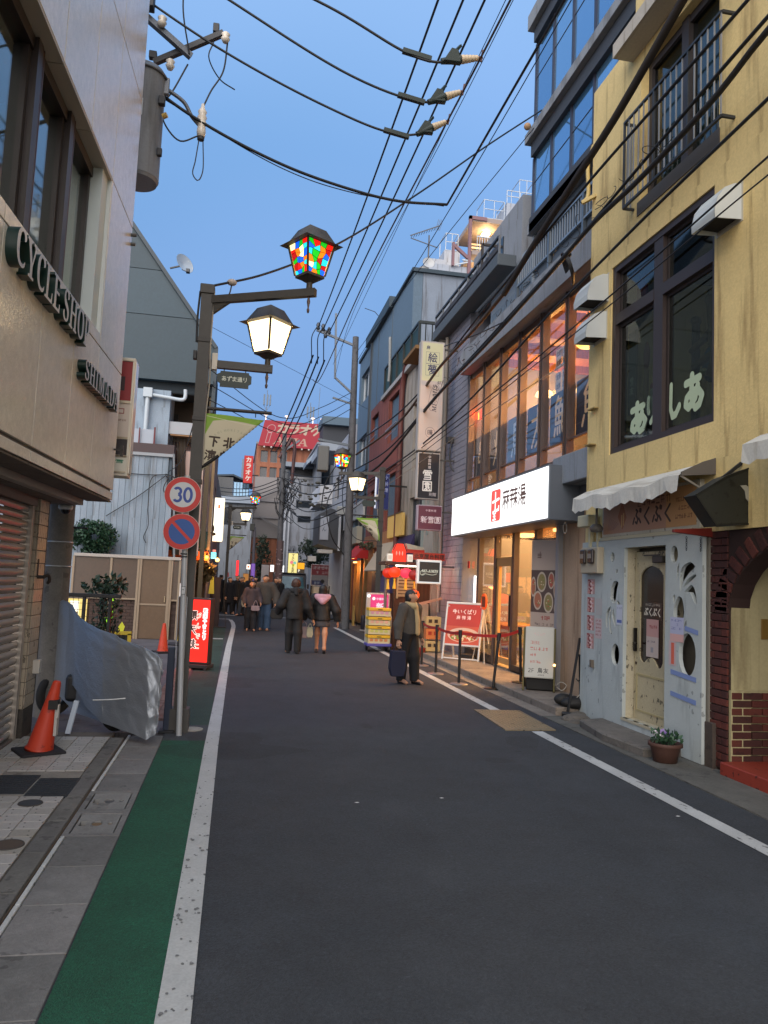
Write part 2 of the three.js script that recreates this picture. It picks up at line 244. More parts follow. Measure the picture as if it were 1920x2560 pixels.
// ---------------------------------------------------------------- ground, road and markings
const asphMat = M(0x464b52, 0.88, { map: T.asphalt, bumpMap: T.asphaltBump, bumpScale: 0.004 });
const asphOld = M(0x424650, 0.86, { map: T.asphalt, bumpMap: T.asphaltBump, bumpScale: 0.004 });
const concMat = M(0x7a7b7a, 0.9, { map: T.concrete, bumpMap: T.rough, bumpScale: 0.003 });
const concDark = M(0x6a6863, 0.92, { map: T.concrete, bumpMap: T.rough, bumpScale: 0.003 });
const sheet = (pts, y) => { const g = new THREE.ShapeGeometry(new THREE.Shape(pts.map((p) => new THREE.Vector2(p[0], -p[1])))); g.rotateX(-Math.PI / 2); g.translate(0, y, 0); return muv(g); };
const strip = (x0, x1, z0, z1, y) => sheet([[x0, z0], [x1, z0], [x1, z1], [x0, z1]], y);
struct('ground', strip(-220, 220, 60, -320, -0.06), M(0x5b5a58, 0.95, { map: T.concrete }));
struct('road', strip(-0.64, 4.14, 14, -9.05, 0), asphMat);
struct('road', [strip(-0.64, 4.14, -9.05, -34, 0), strip(-16, 16, -34, -95, 0)], asphOld, 'older, slightly darker asphalt of the road beyond the seam');
const lineMat = M(0xb4b7b6, 0.7, { map: T.worn });
// edge lines, bending away at the crossing
const ribbon = (pts, w, y) => { const L = [], R = []; pts.forEach((p, i) => { const a = pts[Math.max(0, i - 1)], b = pts[Math.min(pts.length - 1, i + 1)], dx = b[0] - a[0], dz = b[1] - a[1], l = Math.hypot(dx, dz); L.push([p[0] + dz / l * w / 2, p[1] - dx / l * w / 2]); R.push([p[0] - dz / l * w / 2, p[1] + dx / l * w / 2]); }); return sheet([...L, ...R.reverse()], y); };
struct('road_marking', ribbon([[-0.132, 12], [-0.132, -8], [-0.09, -14], [-0.05, -19], [0.02, -24], [0.05, -26.5], [0.02, -28.5], [-0.08, -30.4]], 0.135, 0.005), lineMat, 'white edge line beside the green lane');
struct('road_marking', [ribbon([[3.648, 12], [3.648, -8.86]], 0.145, 0.005), ribbon([[3.648, -10.35], [3.64, -20], [3.62, -27.6]], 0.145, 0.005), ribbon([[3.1, -31.2], [3.75, -31.1]], 0.2, 0.005)], lineMat, 'white edge line beside the ramen shop');
struct('road_marking', [strip(-0.52, -0.22, -21.0, -21.3, 0.009), strip(-0.5, -0.1, -30.6, -30.9, 0.005), strip(1.7, 2.7, -33.0, -33.3, 0.005), strip(-1.6, 0.3, -33.6, -34.0, 0.005)], lineMat, 'short white bars at the crossing');
const greenMat = M(0x1c6a4e, 0.9, { map: T.asphalt, bumpMap: T.asphaltBump, bumpScale: 0.005 });
struct('green_lane', strip(-0.625, -0.2, 12, -8.25, 0.004), greenMat);
struct('green_lane', strip(-0.62, -0.19, -9.08, -26.4, 0.004), M(0x34554a, 0.92, { map: T.asphalt, bumpMap: T.asphaltBump, bumpScale: 0.005 }), 'older faded green lane beyond the lamp post');
struct('road_patch', strip(-0.63, -0.2, -8.25, -9.08, 0.0045), M(0x50545a, 0.9, { map: T.asphalt }), 'dark asphalt patch round the foot of the posts');
// flecks of worn-off paint and two bits of paper
{ const g = []; for (let i = 0; i < 46; i++) { const z = -3.2 - Math.pow(rnd(), 1.6) * 3.2, x = rr(-0.19, -0.075), s = rr(0.004, 0.014); const n = 5 + (rnd() * 3 | 0), pts = []; for (let k = 0; k < n; k++) { const a = -k / n * 6.283, r = s * rr(0.5, 1.2); pts.push([x + Math.cos(a) * r, z + Math.sin(a) * r * 1.5]); } g.push(sheet(pts, 0.0085)); } const m = struct('paint_chips', g, M(0x6d6f70, 0.95), 'grey chips where the white paint has worn off'); m.userData.kind = 'stuff'; }
// left gutter: slabs with joints, two of them with lids
const gutter = struct('gutter', bx(-0.99, -0.63, -0.1, -0.025, 4, -8.3), concDark);
{
  const shades = [0x80807f, 0x777776, 0x868584].map((c) => M(c, 0.9, { map: T.concrete, bumpMap: T.rough, bumpScale: 0.003 }));
  let z = 3.6; const L = 0.525;
  for (let k = 0; z > -8.2; k++, z -= L) {
    const lid = Math.abs(z - L / 2 + 5.54) < 0.26 || Math.abs(z - L / 2 + 6.1) < 0.28;
    const m = shades[k % 3];
    if (!lid) { part(gutter, 'slab', rb(-0.955, -0.632, -0.03, 0.008, z - 0.004, z - L + 0.004, 0.006), m, true); part(gutter, 'slab_edge', rb(-0.987, -0.959, -0.03, 0.014, z - 0.004, z - L + 0.004, 0.008), M(0xb9bcbb, 0.8, { map: T.worn }), true); continue; }  // edge strip painted paler for the light its bevel catches
    const a = z - 0.004, b = z - L + 0.004, f = 0.045;
    part(gutter, 'lid_frame', [bx(-0.987, -0.95, -0.03, 0.008, a, b), bx(-0.67, -0.632, -0.03, 0.008, a, b), bx(-0.95, -0.67, -0.03, 0.008, a, a - f), bx(-0.95, -0.67, -0.03, 0.008, b + f, b)], m, true);
    const c = (a + b) / 2, hole = (x, w, d) => [[x - w, c - d], [x + w, c - d], [x + w, c + d], [x - w, c + d]];
    part(gutter, 'lid', ext('y', [[-0.94, b + f + 0.012], [-0.68, b + f + 0.012], [-0.68, a - f - 0.012], [-0.94, a - f - 0.012]], -0.03, 0.004, [hole(-0.9, 0.022, 0.05), ell(-0.81, c, 0.035, 0.05), ell(-0.725, c, 0.018, 0.026)]), M(0x8f8f8d, 0.9, { map: T.concrete }), true);
    part(gutter, 'plug', [cy([-0.81, -0.03, c], [-0.81, 0.0, c], 0.031, 0.031, 16).scale(1, 1, 1), cy([-0.725, -0.03, c], [-0.725, -0.002, c], 0.015, 0.015, 12)], M(k % 2 ? 0x6f5a42 : 0x4a4c50, 0.8), true);
  }
}
// kerb along the tiled forecourt, with a thin rusty gap
{ const kerb = struct('kerb', bx(-1.135, -0.997, -0.1, 0.0, 4, -8.3), M(0x5b4a3a, 0.9));
  let z = 4; for (let k = 0; z > -8.3; k++) { const l = 0.6; part(kerb, 'kerb_stone', rb(-1.133, -1.003, -0.08, 0.022, z - 0.003, Math.max(-8.3, z - l) + 0.003, 0.008), M(k % 2 ? 0x706f6d : 0x777672, 0.9, { map: T.concrete, bumpMap: T.rough, bumpScale: 0.003 }), true); z -= l; } }
// white tiles in front of the shutter
{ const fc = struct('forecourt', bx(-3.2, -1.137, -0.1, 0.012, 2, -8.6), M(0x6b655c, 0.95, { map: T.concrete }));
  const tm = [0xaeaba6, 0xa8a59f, 0xb4b1ad, 0xa39f96].map((c) => M(c, 0.55, { map: T.worn }));
  const s = 0.152, g = 0.005, tg = rb(-s / 2 + g / 2, s / 2 - g / 2, 0, 0.014, -s / 2 + g / 2, s / 2 - g / 2, 0.003);
  for (let i = 0; i < 6; i++) for (let j = 0; j < 30; j++) { const x = -1.14 - s * (i + 0.5), z = -3.75 - s * (j + 0.5); if (z < -6.2 && z > -6.92 && x > -1.8) continue; const m = new THREE.Mesh(tg, tm[(rnd() * 4) | 0]); m.position.set(x, 0.0125 + rr(-0.0008, 0.0008), z); m.name = 'tile'; m.rotation.y = rnd() < 0.5 ? 0 : Math.PI; fc.add(m); }
  part(fc, 'threshold', bx(-1.8, -1.14, 0.0, 0.018, -6.2, -6.92), M(0x9a958c, 0.9, { map: T.concrete }), true); }
// iron lids set in the tiles
{ const iron = M(0x24282d, 0.75, { bumpMap: T.rough, bumpScale: 0.01 });
  const lid = (z0, x0, label) => { const t = thing('drain_lid', label, 'drain cover', [x0, 0, z0], 'iron lids in the tiled forecourt'); part(t, 'plate', rb(x0 - 0.155, x0 + 0.155, 0.0, 0.026, z0 - 0.27, z0 + 0.27, 0.005), iron); const r = []; for (let k = 0; k < 9; k++) r.push(bx(x0 - 0.14, x0 + 0.14, 0.02, 0.03, z0 - 0.25 + k * 0.06, z0 - 0.235 + k * 0.06)); part(t, 'ribs', r, iron); return t; };
  lid(-6.53, -1.6, 'black ribbed iron lid in the tiles, the one nearer the shutter'); lid(-6.43, -1.275, 'black ribbed iron lid in the tiles, the one touching the kerb');
  for (const [x, z, r, l] of [[-1.33, -5.99, 0.075, 'small round dark lid in the tiles just before the ribbed lids'], [-1.245, -5.12, 0.085, 'round rusty lid in the tiles, the nearer of the two round ones']]) { const t = thing('manhole_cover', l, 'drain cover', [x, 0, z]); part(t, 'plate', cy([x, 0.0, z], [x, 0.031, z], r, r, 24), M(z < -5.5 ? 0x33363a : 0x4c4036, 0.75)); part(t, 'rim', muv(new THREE.TorusGeometry(r + 0.004, 0.006, 6, 28).rotateX(Math.PI / 2).translate(x, 0.028, z)), M(0x3a3632, 0.7)); } }
solo('manhole_cover', 'pale round lid in the dark patch at the foot of the speed limit post', 'drain cover', cy([-0.365, -0.02, -8.83], [-0.365, 0.012, -8.83], 0.125, 0.12, 26), M(0xa7a298, 0.9, { map: T.concrete }));
// pavement beyond the shuttered shop
struct('pavement', bx(-16, -0.642, -0.1, 0.006, -8.62, -20.9), M(0x605e64, 0.92, { map: T.concrete }));
struct('pavement', bx(-16, -0.642, -0.1, 0.006, -20.9, -33.5), M(0x555351, 0.92, { map: T.concrete }));
{ const p = struct('brick_path', bx(-0.95, -0.66, -0.02, 0.012, -9.3, -25.5), M(0x6b5148, 0.9)); const ms = [0x8d6a5e, 0x7d5c52, 0x97766a].map((c) => M(c, 0.85, { map: T.concrete })); const g = rb(-0.136 / 2, 0.136 / 2, 0, 0.012, -0.045, 0.045, 0.003); for (let j = 0; j < 120; j++) for (let i = 0; i < 2; i++) { const m = new THREE.Mesh(g, ms[(rnd() * 3) | 0]); m.position.set(-0.875 + i * 0.142, 0.0125, -9.4 - j * 0.096); m.name = 'brick'; p.add(m); } }
// right side: gutter, steps and kerb of the ramen shop
struct('gutter', bx(4.142, 4.8, -0.1, 0.012, 10, -9.9), M(0x66655f, 0.92, { map: T.concrete, bumpMap: T.rough, bumpScale: 0.006 }), 'pale concrete gutter along the yellow building');
struct('gutter', bx(4.142, 4.36, -0.1, 0.01, -9.9, -18.4), M(0x8a837a, 0.92, { map: T.concrete, bumpMap: T.rough, bumpScale: 0.006 }), 'concrete gutter along the ramen shop kerb');
{ const w = struct('shop_step', ext('y', [[4.36, -9.96], [4.36, -18.3], [6.4, -18.3], [6.4, -9.96]], -0.05, 0.115, [], 0.012), M(0x8f8478, 0.9, { map: T.concrete, bumpMap: T.rough, bumpScale: 0.004 }), 'raised concrete step before the ramen shop');
  for (let z = -10.6; z > -18; z -= 1.9) part(w, 'joint', bx(4.37, 5.4, 0.1145, 0.1165, z, z - 0.012), M(0x4d4740, 0.95), true); }
{ const s = struct('doorstep', ext('y', [[4.26, -7.5], [4.2, -8.3], [4.33, -9.15], [4.74, -9.3], [4.74, -7.5]], 0, 0.1, [], 0.015), M(0x757069, 0.92, { map: T.concrete, bumpMap: T.rough, bumpScale: 0.01 }), 'worn stone step before the cream door');
  part(s, 'rubble', [ball(4.5, 0.01, -9.62, 0.16, 1.3, 0.5, 1), ball(4.42, 0.0, -9.42, 0.1, 1.2, 0.5, 1.2), ball(4.62, 0.03, -9.8, 0.1, 1.3, 0.6, 1)], M(0x6d675f, 0.95, { map: T.concrete, bumpMap: T.rough, bumpScale: 0.02 }), true); }
{ const t = thing('road_plate', 'checkered steel cover plate set in the road where the white line breaks', 'drain cover', [3.6, 0, -9.6]);
  part(t, 'plate', ext('y', [[3.33, -10.34], [3.98, -10.3], [3.92, -8.93], [3.27, -8.9]].reverse(), -0.01, 0.014, [], 0.003), M(0x8d8069, 0.55, { metalness: 0.5, map: T.worn }));
  const d = []; for (let i = 0; i < 11; i++) for (let j = 0; j < 22; j++) { const a = (i + j) % 2 ? 0.8 : -0.8, x = 3.37 + i * 0.052, z = -9.03 - j * 0.058; const g = new THREE.BoxGeometry(0.036, 0.004, 0.01); g.rotateY(a); g.translate(x, 0.0155, z); d.push(muv(g)); }
  part(t, 'studs', d, M(0xa39478, 0.45, { metalness: 0.6 })).userData.kind = 'stuff'; }
for (const [x, z] of [[1.02, -6.0], [1.72, -6.1], [3.45, -5.55]]) solo('paper_scrap', ['torn white scrap lying mid road, the one nearer the green lane', 'torn white scrap lying mid road, the one nearer the right line', 'tiny white scrap lying beside the right line'][x < 1.5 ? 0 : x < 3 ? 1 : 2], 'paper', sheet([[x - 0.02, z], [x, z + 0.012], [x + 0.022, z + 0.002], [x + 0.004, z - 0.012]], 0.008), M(0xd9dad6, 0.8));

// ---------------------------------------------------------------- the shuttered cycle shop
const font = await new FontLoader().loadAsync('fonts/droid/droid_serif_bold.typeface.json');
const fontSans = await new FontLoader().loadAsync('fonts/droid/droid_sans_bold.typeface.json');
const PANEL = M(0xe4dccd, 0.1, { bumpMap: T.peel, bumpScale: 0.0011, specularIntensity: 1, map: T.fine });
const darkFrame = M(0x2a211e, 0.45), black = M(0x111214, 0.55);
{
  const b = thing('cycle_shop', 'cream panelled two storey shop with raised lettering above a shutter', 'building', [-1.395, 0, -8.95], null, -0.05);
  const L = (name, g, m, parent = b) => part(parent, name, g, m, true);
  const seams = [0, 1.1, 2.0, 2.91, 3.82, 4.73, 5.64, 6.55, 7.46, 8.37, 9.28], gp = 0.006;
  const panel = (z0, z1, y0, y1) => L('panel', rb(-0.03, 0, y0 + gp, y1 - gp, z0 + gp, z1 - gp, 0.004), PANEL);
  for (let i = 0; i < 10; i++) {
    const a = seams[i], c = seams[i + 1];
    panel(a, c, 2.47, 2.565); panel(a, c, 2.585, 3.9); panel(a, c, 5.62, 7.16); panel(a, c, 7.16, 8.9);
    if (i === 0) panel(a, c, 3.9, 5.62); else L('sill_panel', rb(-0.03, 0, 3.906, 4.02, a + gp, c - gp, 0.004), PANEL);
  }
  const core = M(0x76706a, 0.9);
  L('wall', [bx(-4.5, -0.032, 2.5, 4.0, 0.01, 9.28), bx(-4.5, -0.032, 5.66, 8.9, 0.01, 9.28), bx(-0.3, -0.032, 4.0, 5.66, 0.01, 1.09), bx(-4.5, -3.6, 4.0, 5.66, 0.01, 9.28)], core);
  L('roof_edge', bx(-4.5, 0.02, 8.9, 9.0, -0.03, 9.28), M(0x8d8a84, 0.6));
  L('end_wall', bx(-4.5, -0.03, 2.47, 8.9, -0.015, 0.008), M(0xbdb5a8, 0.6, { map: T.plaster }));
  // window band set back behind the panels
  const rev = M(0xa9a08f, 0.5), rd = 0.15;
  for (let i = 1; i < 10; i++) L('window_head', bx(-rd - 0.1, -0.004, 5.6, 5.625, seams[i] + gp, seams[i + 1] - gp), rev);
  L('window_jamb', bx(-rd - 0.1, -0.004, 4.02, 5.6, 1.1, 1.125), M(0xbfc4c2, 0.4));
  for (let i = 1; i < 9; i++) {
    const a = i === 1 ? 1.35 : seams[i] + 0.28, c = seams[i + 1] + 0.28, w = L('window', [bx(-rd - 0.11, -rd + 0.02, 4.02, 4.07, a, c), bx(-rd - 0.11, -rd + 0.02, 5.5, 5.6, a, c), bx(-rd - 0.13, -rd + 0.05, 4.02, 5.6, c - 0.1, c), bx(-rd - 0.1, -rd + 0.0, 4.02, 5.6, a, a + 0.06)], darkFrame);
    part(w, 'pane', bx(-rd - 0.045, -rd - 0.04, 4.07, 5.5, a + 0.06, c - 0.1), GLASS(0xf2fbf6), true);
    part(w, 'track', [bx(-rd + 0.0, -rd + 0.045, 4.02, 5.6, c - 0.13, c - 0.12), bx(-rd + 0.0, -rd + 0.045, 4.02, 5.6, c - 0.16, c - 0.15)], M(0x5c4a46, 0.4, { metalness: 0.3 }), true);
  }
  L('blind_jamb', bx(-rd - 0.1, -0.04, 4.02, 5.6, 1.125, 1.35), M(0xb7c0bf, 0.45));
  // the room behind the glass
  const room = M(0x9a8f78, 0.85); L('ceiling', bx(-3.6, -0.27, 5.52, 5.6, 1.1, 9.2), M(0xb19f7d, 0.85)); L('room_floor', bx(-3.6, -0.27, 4.0, 4.03, 1.1, 9.2), M(0x4a4038, 0.9)); L('room_wall', bx(-3.6, -3.55, 4.03, 5.52, 1.1, 9.2), M(0x93aab0, 0.85)); L('room_wall', bx(-3.55, -0.3, 4.03, 5.52, 1.09, 1.12), room); L('beam', [bx(-3.5, -0.35, 5.36, 5.52, 2.3, 2.4), bx(-3.5, -0.35, 5.36, 5.52, 4.1, 4.2)], M(0x8f9a9a, 0.8)); L('cabinet', [rb(-2.4, -1.6, 4.03, 5.0, 2.0, 2.9), rb(-2.2, -1.4, 4.03, 4.7, 3.9, 5.0)], M(0x8d9496, 0.7));
  // underside
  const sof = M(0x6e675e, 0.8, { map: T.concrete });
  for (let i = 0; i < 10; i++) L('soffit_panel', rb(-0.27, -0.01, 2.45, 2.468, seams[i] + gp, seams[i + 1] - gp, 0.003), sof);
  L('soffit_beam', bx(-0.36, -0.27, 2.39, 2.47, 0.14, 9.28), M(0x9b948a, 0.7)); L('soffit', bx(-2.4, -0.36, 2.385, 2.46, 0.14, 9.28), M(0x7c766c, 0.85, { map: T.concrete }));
  // shutter
  const slat = M(0x9b9791, 0.36, { metalness: 0.35, map: T.fine });
  const prof = []; const pitch = 0.078;
  for (let k = 0; k <= 5; k++) { const t = k / 5; prof.push([0.018 * Math.sin(t * Math.PI), t * (pitch - 0.012)]); } prof.push([-0.012, pitch - 0.012], [-0.012, 0]);
  const sg = (() => { const g = ext('z', prof.map((p) => [p[0], p[1]]).reverse().map((p) => p), 0, 1); return g; })();
  for (let k = 0; k < 30; k++) { const g = sg.clone().scale(1, 1, 5.4).translate(-2.045, 0.05 + k * pitch, -8.08); part(b, 'slat', g, slat); }
  part(b, 'bottom_bar', rb(-2.07, -2.0, 0.012, 0.05, -8.08, -2.7), M(0x6f675e, 0.5, { metalness: 0.5 }));
  part(b, 'shutter_box', bx(-2.2, -1.98, 2.3, 2.4, -8.2, -2.7), M(0x5a5149, 0.6));
  part(b, 'guide_rail', [bx(-2.09, -1.995, 0, 2.36, -8.08, -8.125), bx(-2.03, -1.99, 0, 2.36, -8.125, -8.14)], M(0x9c948a, 0.4, { metalness: 0.6 }));
  part(b, 'guide_gap', bx(-2.12, -2.03, 0, 2.38, -8.125, -8.2), M(0x2c2320, 0.8));
  const pil = part(b, 'pillar', bx(-2.3, -1.965, 0, 2.39, -8.2, -8.575), M(0x8a7f70, 0.9, { map: T.concrete }));
  const tg = []; for (let i = 0; i < 5; i++) for (let j = 0; j < 16; j++) tg.push(rb(-1.966, -1.955, 0.31 + j * 0.13, 0.31 + j * 0.13 + 0.122, -8.206 - i * 0.0735, -8.206 - i * 0.0735 - 0.068, 0.003));
  for (let j = 0; j < 16; j++) tg.push(rb(-2.028, -1.968, 0.31 + j * 0.13, 0.31 + j * 0.13 + 0.122, -8.199, -8.19, 0.003));
  part(pil, 'tiles', tg, M(0xb3a58f, 0.4, { map: T.worn })).userData.kind = 'stuff';
  part(pil, 'plinth', rb(-2.05, -1.955, 0, 0.3, -8.19, -8.578, 0.006), M(0x4f4a44, 0.9, { map: T.concrete }));
  part(pil, 'corner_trim', bx(-1.972, -1.95, 0.3, 2.38, -8.562, -8.58), M(0x4c4a48, 0.6));
  // raised letters
  const face = M(0xb9b6b0, 0.28, { metalness: 0.35 }), side = M(0x0e2a24, 0.35);
  const word = (text, zs, y0, h, width) => {
    const glyphs = [...text].map((c) => { if (c === ' ') return { w: 0.35 }; const g = new TextGeometry(c, { font, size: 1, depth: 0.1, curveSegments: 6, bevelEnabled: false }); g.computeBoundingBox(); return { g, c, w: g.boundingBox.max.x - g.boundingBox.min.x + 0.1 }; });
    const tot = glyphs.reduce((s, q) => s + q.w, 0), k = width / tot, H = 0.72; let at = zs;
    for (const q of glyphs) {
      if (q.g) { const b0 = q.g.boundingBox; q.g.translate(-b0.min.x, -b0.min.y, 0); q.g.scale(k, h / (b0.max.y - b0.min.y), 0.75); q.g.rotateY(Math.PI / 2); q.g.translate(0.0, y0, at); q.g.groups.sort((a, c) => a.materialIndex - c.materialIndex); const m = new THREE.Mesh(q.g, [face, side]); m.name = 'letter'; m.castShadow = m.receiveShadow = true; b.add(m); }
      at -= q.w * k;
    }
  };
  word('CYCLE SHOP', 3.78, 3.66, 0.26, 1.98); word('SHIMADA', 1.86, 3.385, 0.185, 1.47);
  part(b, 'hose_hook', [cy([-1.96, 1.6, -8.3], [-1.88, 1.6, -8.3], 0.02, 0.016, 10), tube([[-1.9, 1.6, -8.3], [-1.86, 1.62, -8.33], [-1.85, 1.57, -8.36], [-1.87, 1.54, -8.38]], 0.018), bx(-1.965, -1.945, 1.6, 1.78, -8.27, -8.29)], M(0x2e2622, 0.6));
  part(b, 'socket_box', rb(-1.962, -1.89, 0.62, 0.76, -8.42, -8.52, 0.012), M(0xb9b4aa, 0.5));
  L('wall_bracket', [bx(0, 0.1, 3.02, 3.04, 0.1, 0.12), bx(0.07, 0.1, 2.96, 3.08, 0.08, 0.12)], M(0x2b2622, 0.6));
  L('wall_bracket', [cy([0, 5.52, 0.06], [0.06, 5.52, 0.06], 0.02), cy([0, 5.42, 0.04], [0.05, 5.42, 0.04], 0.02)], M(0x4b4a48, 0.6));
}
{ const t = thing('dome_camera', 'white dome security camera under the soffit of the cycle shop', 'camera', [-1.86, 2.385, -8.88]); part(t, 'housing', lathe([[0.0, 2.385], [0.075, 2.385], [0.075, 2.35], [0.06, 2.335], [0.0, 2.335]], -1.86, 0, -8.88), M(0xc9c8c4, 0.4)); part(t, 'dome', ball(-1.86, 2.335, -8.88, 0.055, 1, 0.9, 1), M(0x17181a, 0.1)); }
// box sign that projects from the end of the shop
{ const t = thing('box_sign', 'tall narrow projecting box sign in red, beige and dark panels past the cream shop corner', 'sign', [-1.42, 2.8, -9.5]);
  part(t, 'case', rb(-1.62, -1.31, 2.8, 4.22, -9.36, -9.62, 0.012), M(0xc4bcab, 0.35)); const zf = -9.357;
  const ps = [[3.7, 4.17, '#7d1a1c'], [3.27, 3.66, '#b8aa9c'], [3.05, 3.235, '#221a1a'], [2.86, 3.02, '#c6c2b2']];
  ps.forEach(([y0, y1, c], k) => { part(t, 'panel_trim', [bx(-1.6, -1.335, y0 - 0.02, y0 - 0.005, -9.36, -9.345), bx(-1.6, -1.335, y1 + 0.005, y1 + 0.02, -9.36, -9.345)], M(0xa89c86, 0.4, { metalness: 0.4 })); part(t, 'panel', pn(-1.4675, (y0 + y1) / 2, zf, 0.26, y1 - y0), printMat(96, 128, (x, w, h) => { fill(x, w, h, c); if (k === 0) { x.fillStyle = '#2a1414'; x.fillRect(48, 50, 20, 46); } if (k === 1) { x.strokeStyle = '#7a3030'; x.lineWidth = 3; x.strokeRect(46, 20, 26, 18); smallPrint(x, 40, 60, 50, 8, '#6a5048', 1); } if (k === 3) row(x, '雪', 52, 20, 34, 4, '#1f6a4c'); })); });
  part(t, 'edge_glass', bx(-1.309, -1.3, 2.84, 4.18, -9.38, -9.6), M(0xd8cfb9, 0.12)); }
// utility pole with the transformer behind the cream shop
{ const t = thing('utility_pole', 'grey concrete utility pole with a hung transformer, half hidden by the cream shop', 'utility pole', [-2.03, 0, -9.55]);
  const pm = M(0x77746f, 0.85, { map: T.concrete }), steel = M(0x6c7076, 0.5, { metalness: 0.5 }), dk = M(0x2a2c2f, 0.6), porc = M(0xcfc7ba, 0.25);
  part(t, 'pole', cy([-2.03, 0, -9.55], [-2.03, 11, -9.55], 0.145, 0.11, 20), pm);
  for (const y of [1.72, 2.0]) part(t, 'band', muv(new THREE.TorusGeometry(0.142, 0.008, 6, 24).rotateX(Math.PI / 2).translate(-2.03, y, -9.55)), M(0xb5b5b2, 0.3, { metalness: 0.8 }));
  part(t, 'step_bolt', [cy([-1.9, 2.18, -9.55], [-1.74, 2.18, -9.55], 0.012)], dk);
  const tr = part(t, 'transformer', [cy([-1.52, 6.62, -9.75], [-1.52, 8.0, -9.75], 0.27, 0.27, 28), cy([-1.52, 8.0, -9.75], [-1.52, 8.06, -9.75], 0.285, 0.25, 28), cy([-1.52, 6.58, -9.75], [-1.52, 6.63, -9.75], 0.25, 0.27, 28)], M(0x787c82, 0.55, { map: T.plaster }));
  part(tr, 'lid_band', [muv(new THREE.TorusGeometry(0.285, 0.018, 6, 28).rotateX(Math.PI / 2).translate(-1.52, 7.98, -9.75)), rb(-1.27, -1.2, 7.78, 8.0, -9.7, -9.76)], steel); part(tr, 'plate', rb(-1.6, -1.47, 7.32, 7.54, -9.485, -9.47), M(0xc2ccd2, 0.5)); part(tr, 'lug', [rb(-1.3, -1.22, 7.55, 7.66, -9.55, -9.63), rb(-1.28, -1.22, 6.9, 7.0, -9.6, -9.66), rb(-1.62, -1.5, 7.1, 7.16, -9.49, -9.45)], dk); part(tr, 'bushing', [cy([-1.24, 7.42, -9.62], [-1.19, 7.44, -9.6], 0.035)], M(0xb79a55, 0.4));
  part(t, 'side_arm', bar([-2.05, 9.08, -9.6], [-0.98, 8.5, -9.95], 0.075, 0.075), steel); part(t, 'cross_arm', bar([-1.45, 8.37, -10.0], [-0.58, 8.87, -9.9], 0.07, 0.07), dk);
  for (const [x, y, z] of [[-1.24, 8.36, -9.97], [-0.55, 8.8, -9.88], [-1.35, 8.78, -9.75]]) part(t, 'insulator', lathe([[0, -0.07], [0.035, -0.07], [0.06, -0.02], [0.035, 0.0], [0.06, 0.04], [0.03, 0.07], [0, 0.07]], x, y, z, 14), porc);
  part(t, 'clamp', [rb(-1.52, -1.42, 8.42, 8.52, -9.97, -10.05), rb(-0.72, -0.64, 8.86, 8.98, -9.87, -9.95), rb(-1.72, -1.45, 8.86, 9.06, -9.6, -9.75)], dk);
  part(t, 'bent_pipe', tube([[-1.3, 7.93, -9.8], [-1.18, 7.9, -9.85], [-1.02, 7.82, -9.9], [-0.92, 7.68, -9.95], [-0.82, 7.6, -10]], 0.026, 8), steel);
  part(t, 'cutout', lathe([[0, -0.28], [0.05, -0.28], [0.06, -0.2], [0.05, -0.12], [0.07, -0.09], [0.045, -0.05], [0.065, -0.01], [0.045, 0.03], [0.06, 0.07], [0.03, 0.12], [0.02, 0.18], [0, 0.18]], -0.79, 7.72, -10, 16), porc); part(t, 'cutout_end', cy([-0.79, 7.4, -10], [-0.79, 7.47, -10], 0.045, 0.05), dk);
  part(t, 'lead_wire', [tube([[-1.02, 8.42, -10], [-1.2, 7.95, -9.95], [-1.3, 7.75, -9.9], [-1.25, 7.5, -9.9], [-1.05, 7.32, -9.95], [-0.83, 7.45, -10]], 0.011), tube([[-0.52, 8.78, -9.9], [-0.56, 8.4, -10], [-0.7, 8.1, -10], [-0.79, 7.85, -10]], 0.011), tube([[-0.81, 7.42, -10], [-0.84, 7.1, -10], [-0.86, 6.92, -10], [-0.79, 6.84, -10], [-0.74, 6.95, -10], [-0.76, 7.42, -10]], 0.008), tube([[-1.0, 8.5, -9.9], [-1.1, 9.0, -9.7], [-1.05, 9.5, -9.5]], 0.01), tube([[-0.7, 8.72, -9.9], [-0.75, 8.5, -9.9], [-0.6, 8.35, -10.1], [-0.4, 8.3, -10.2]], 0.009)], dk);
}

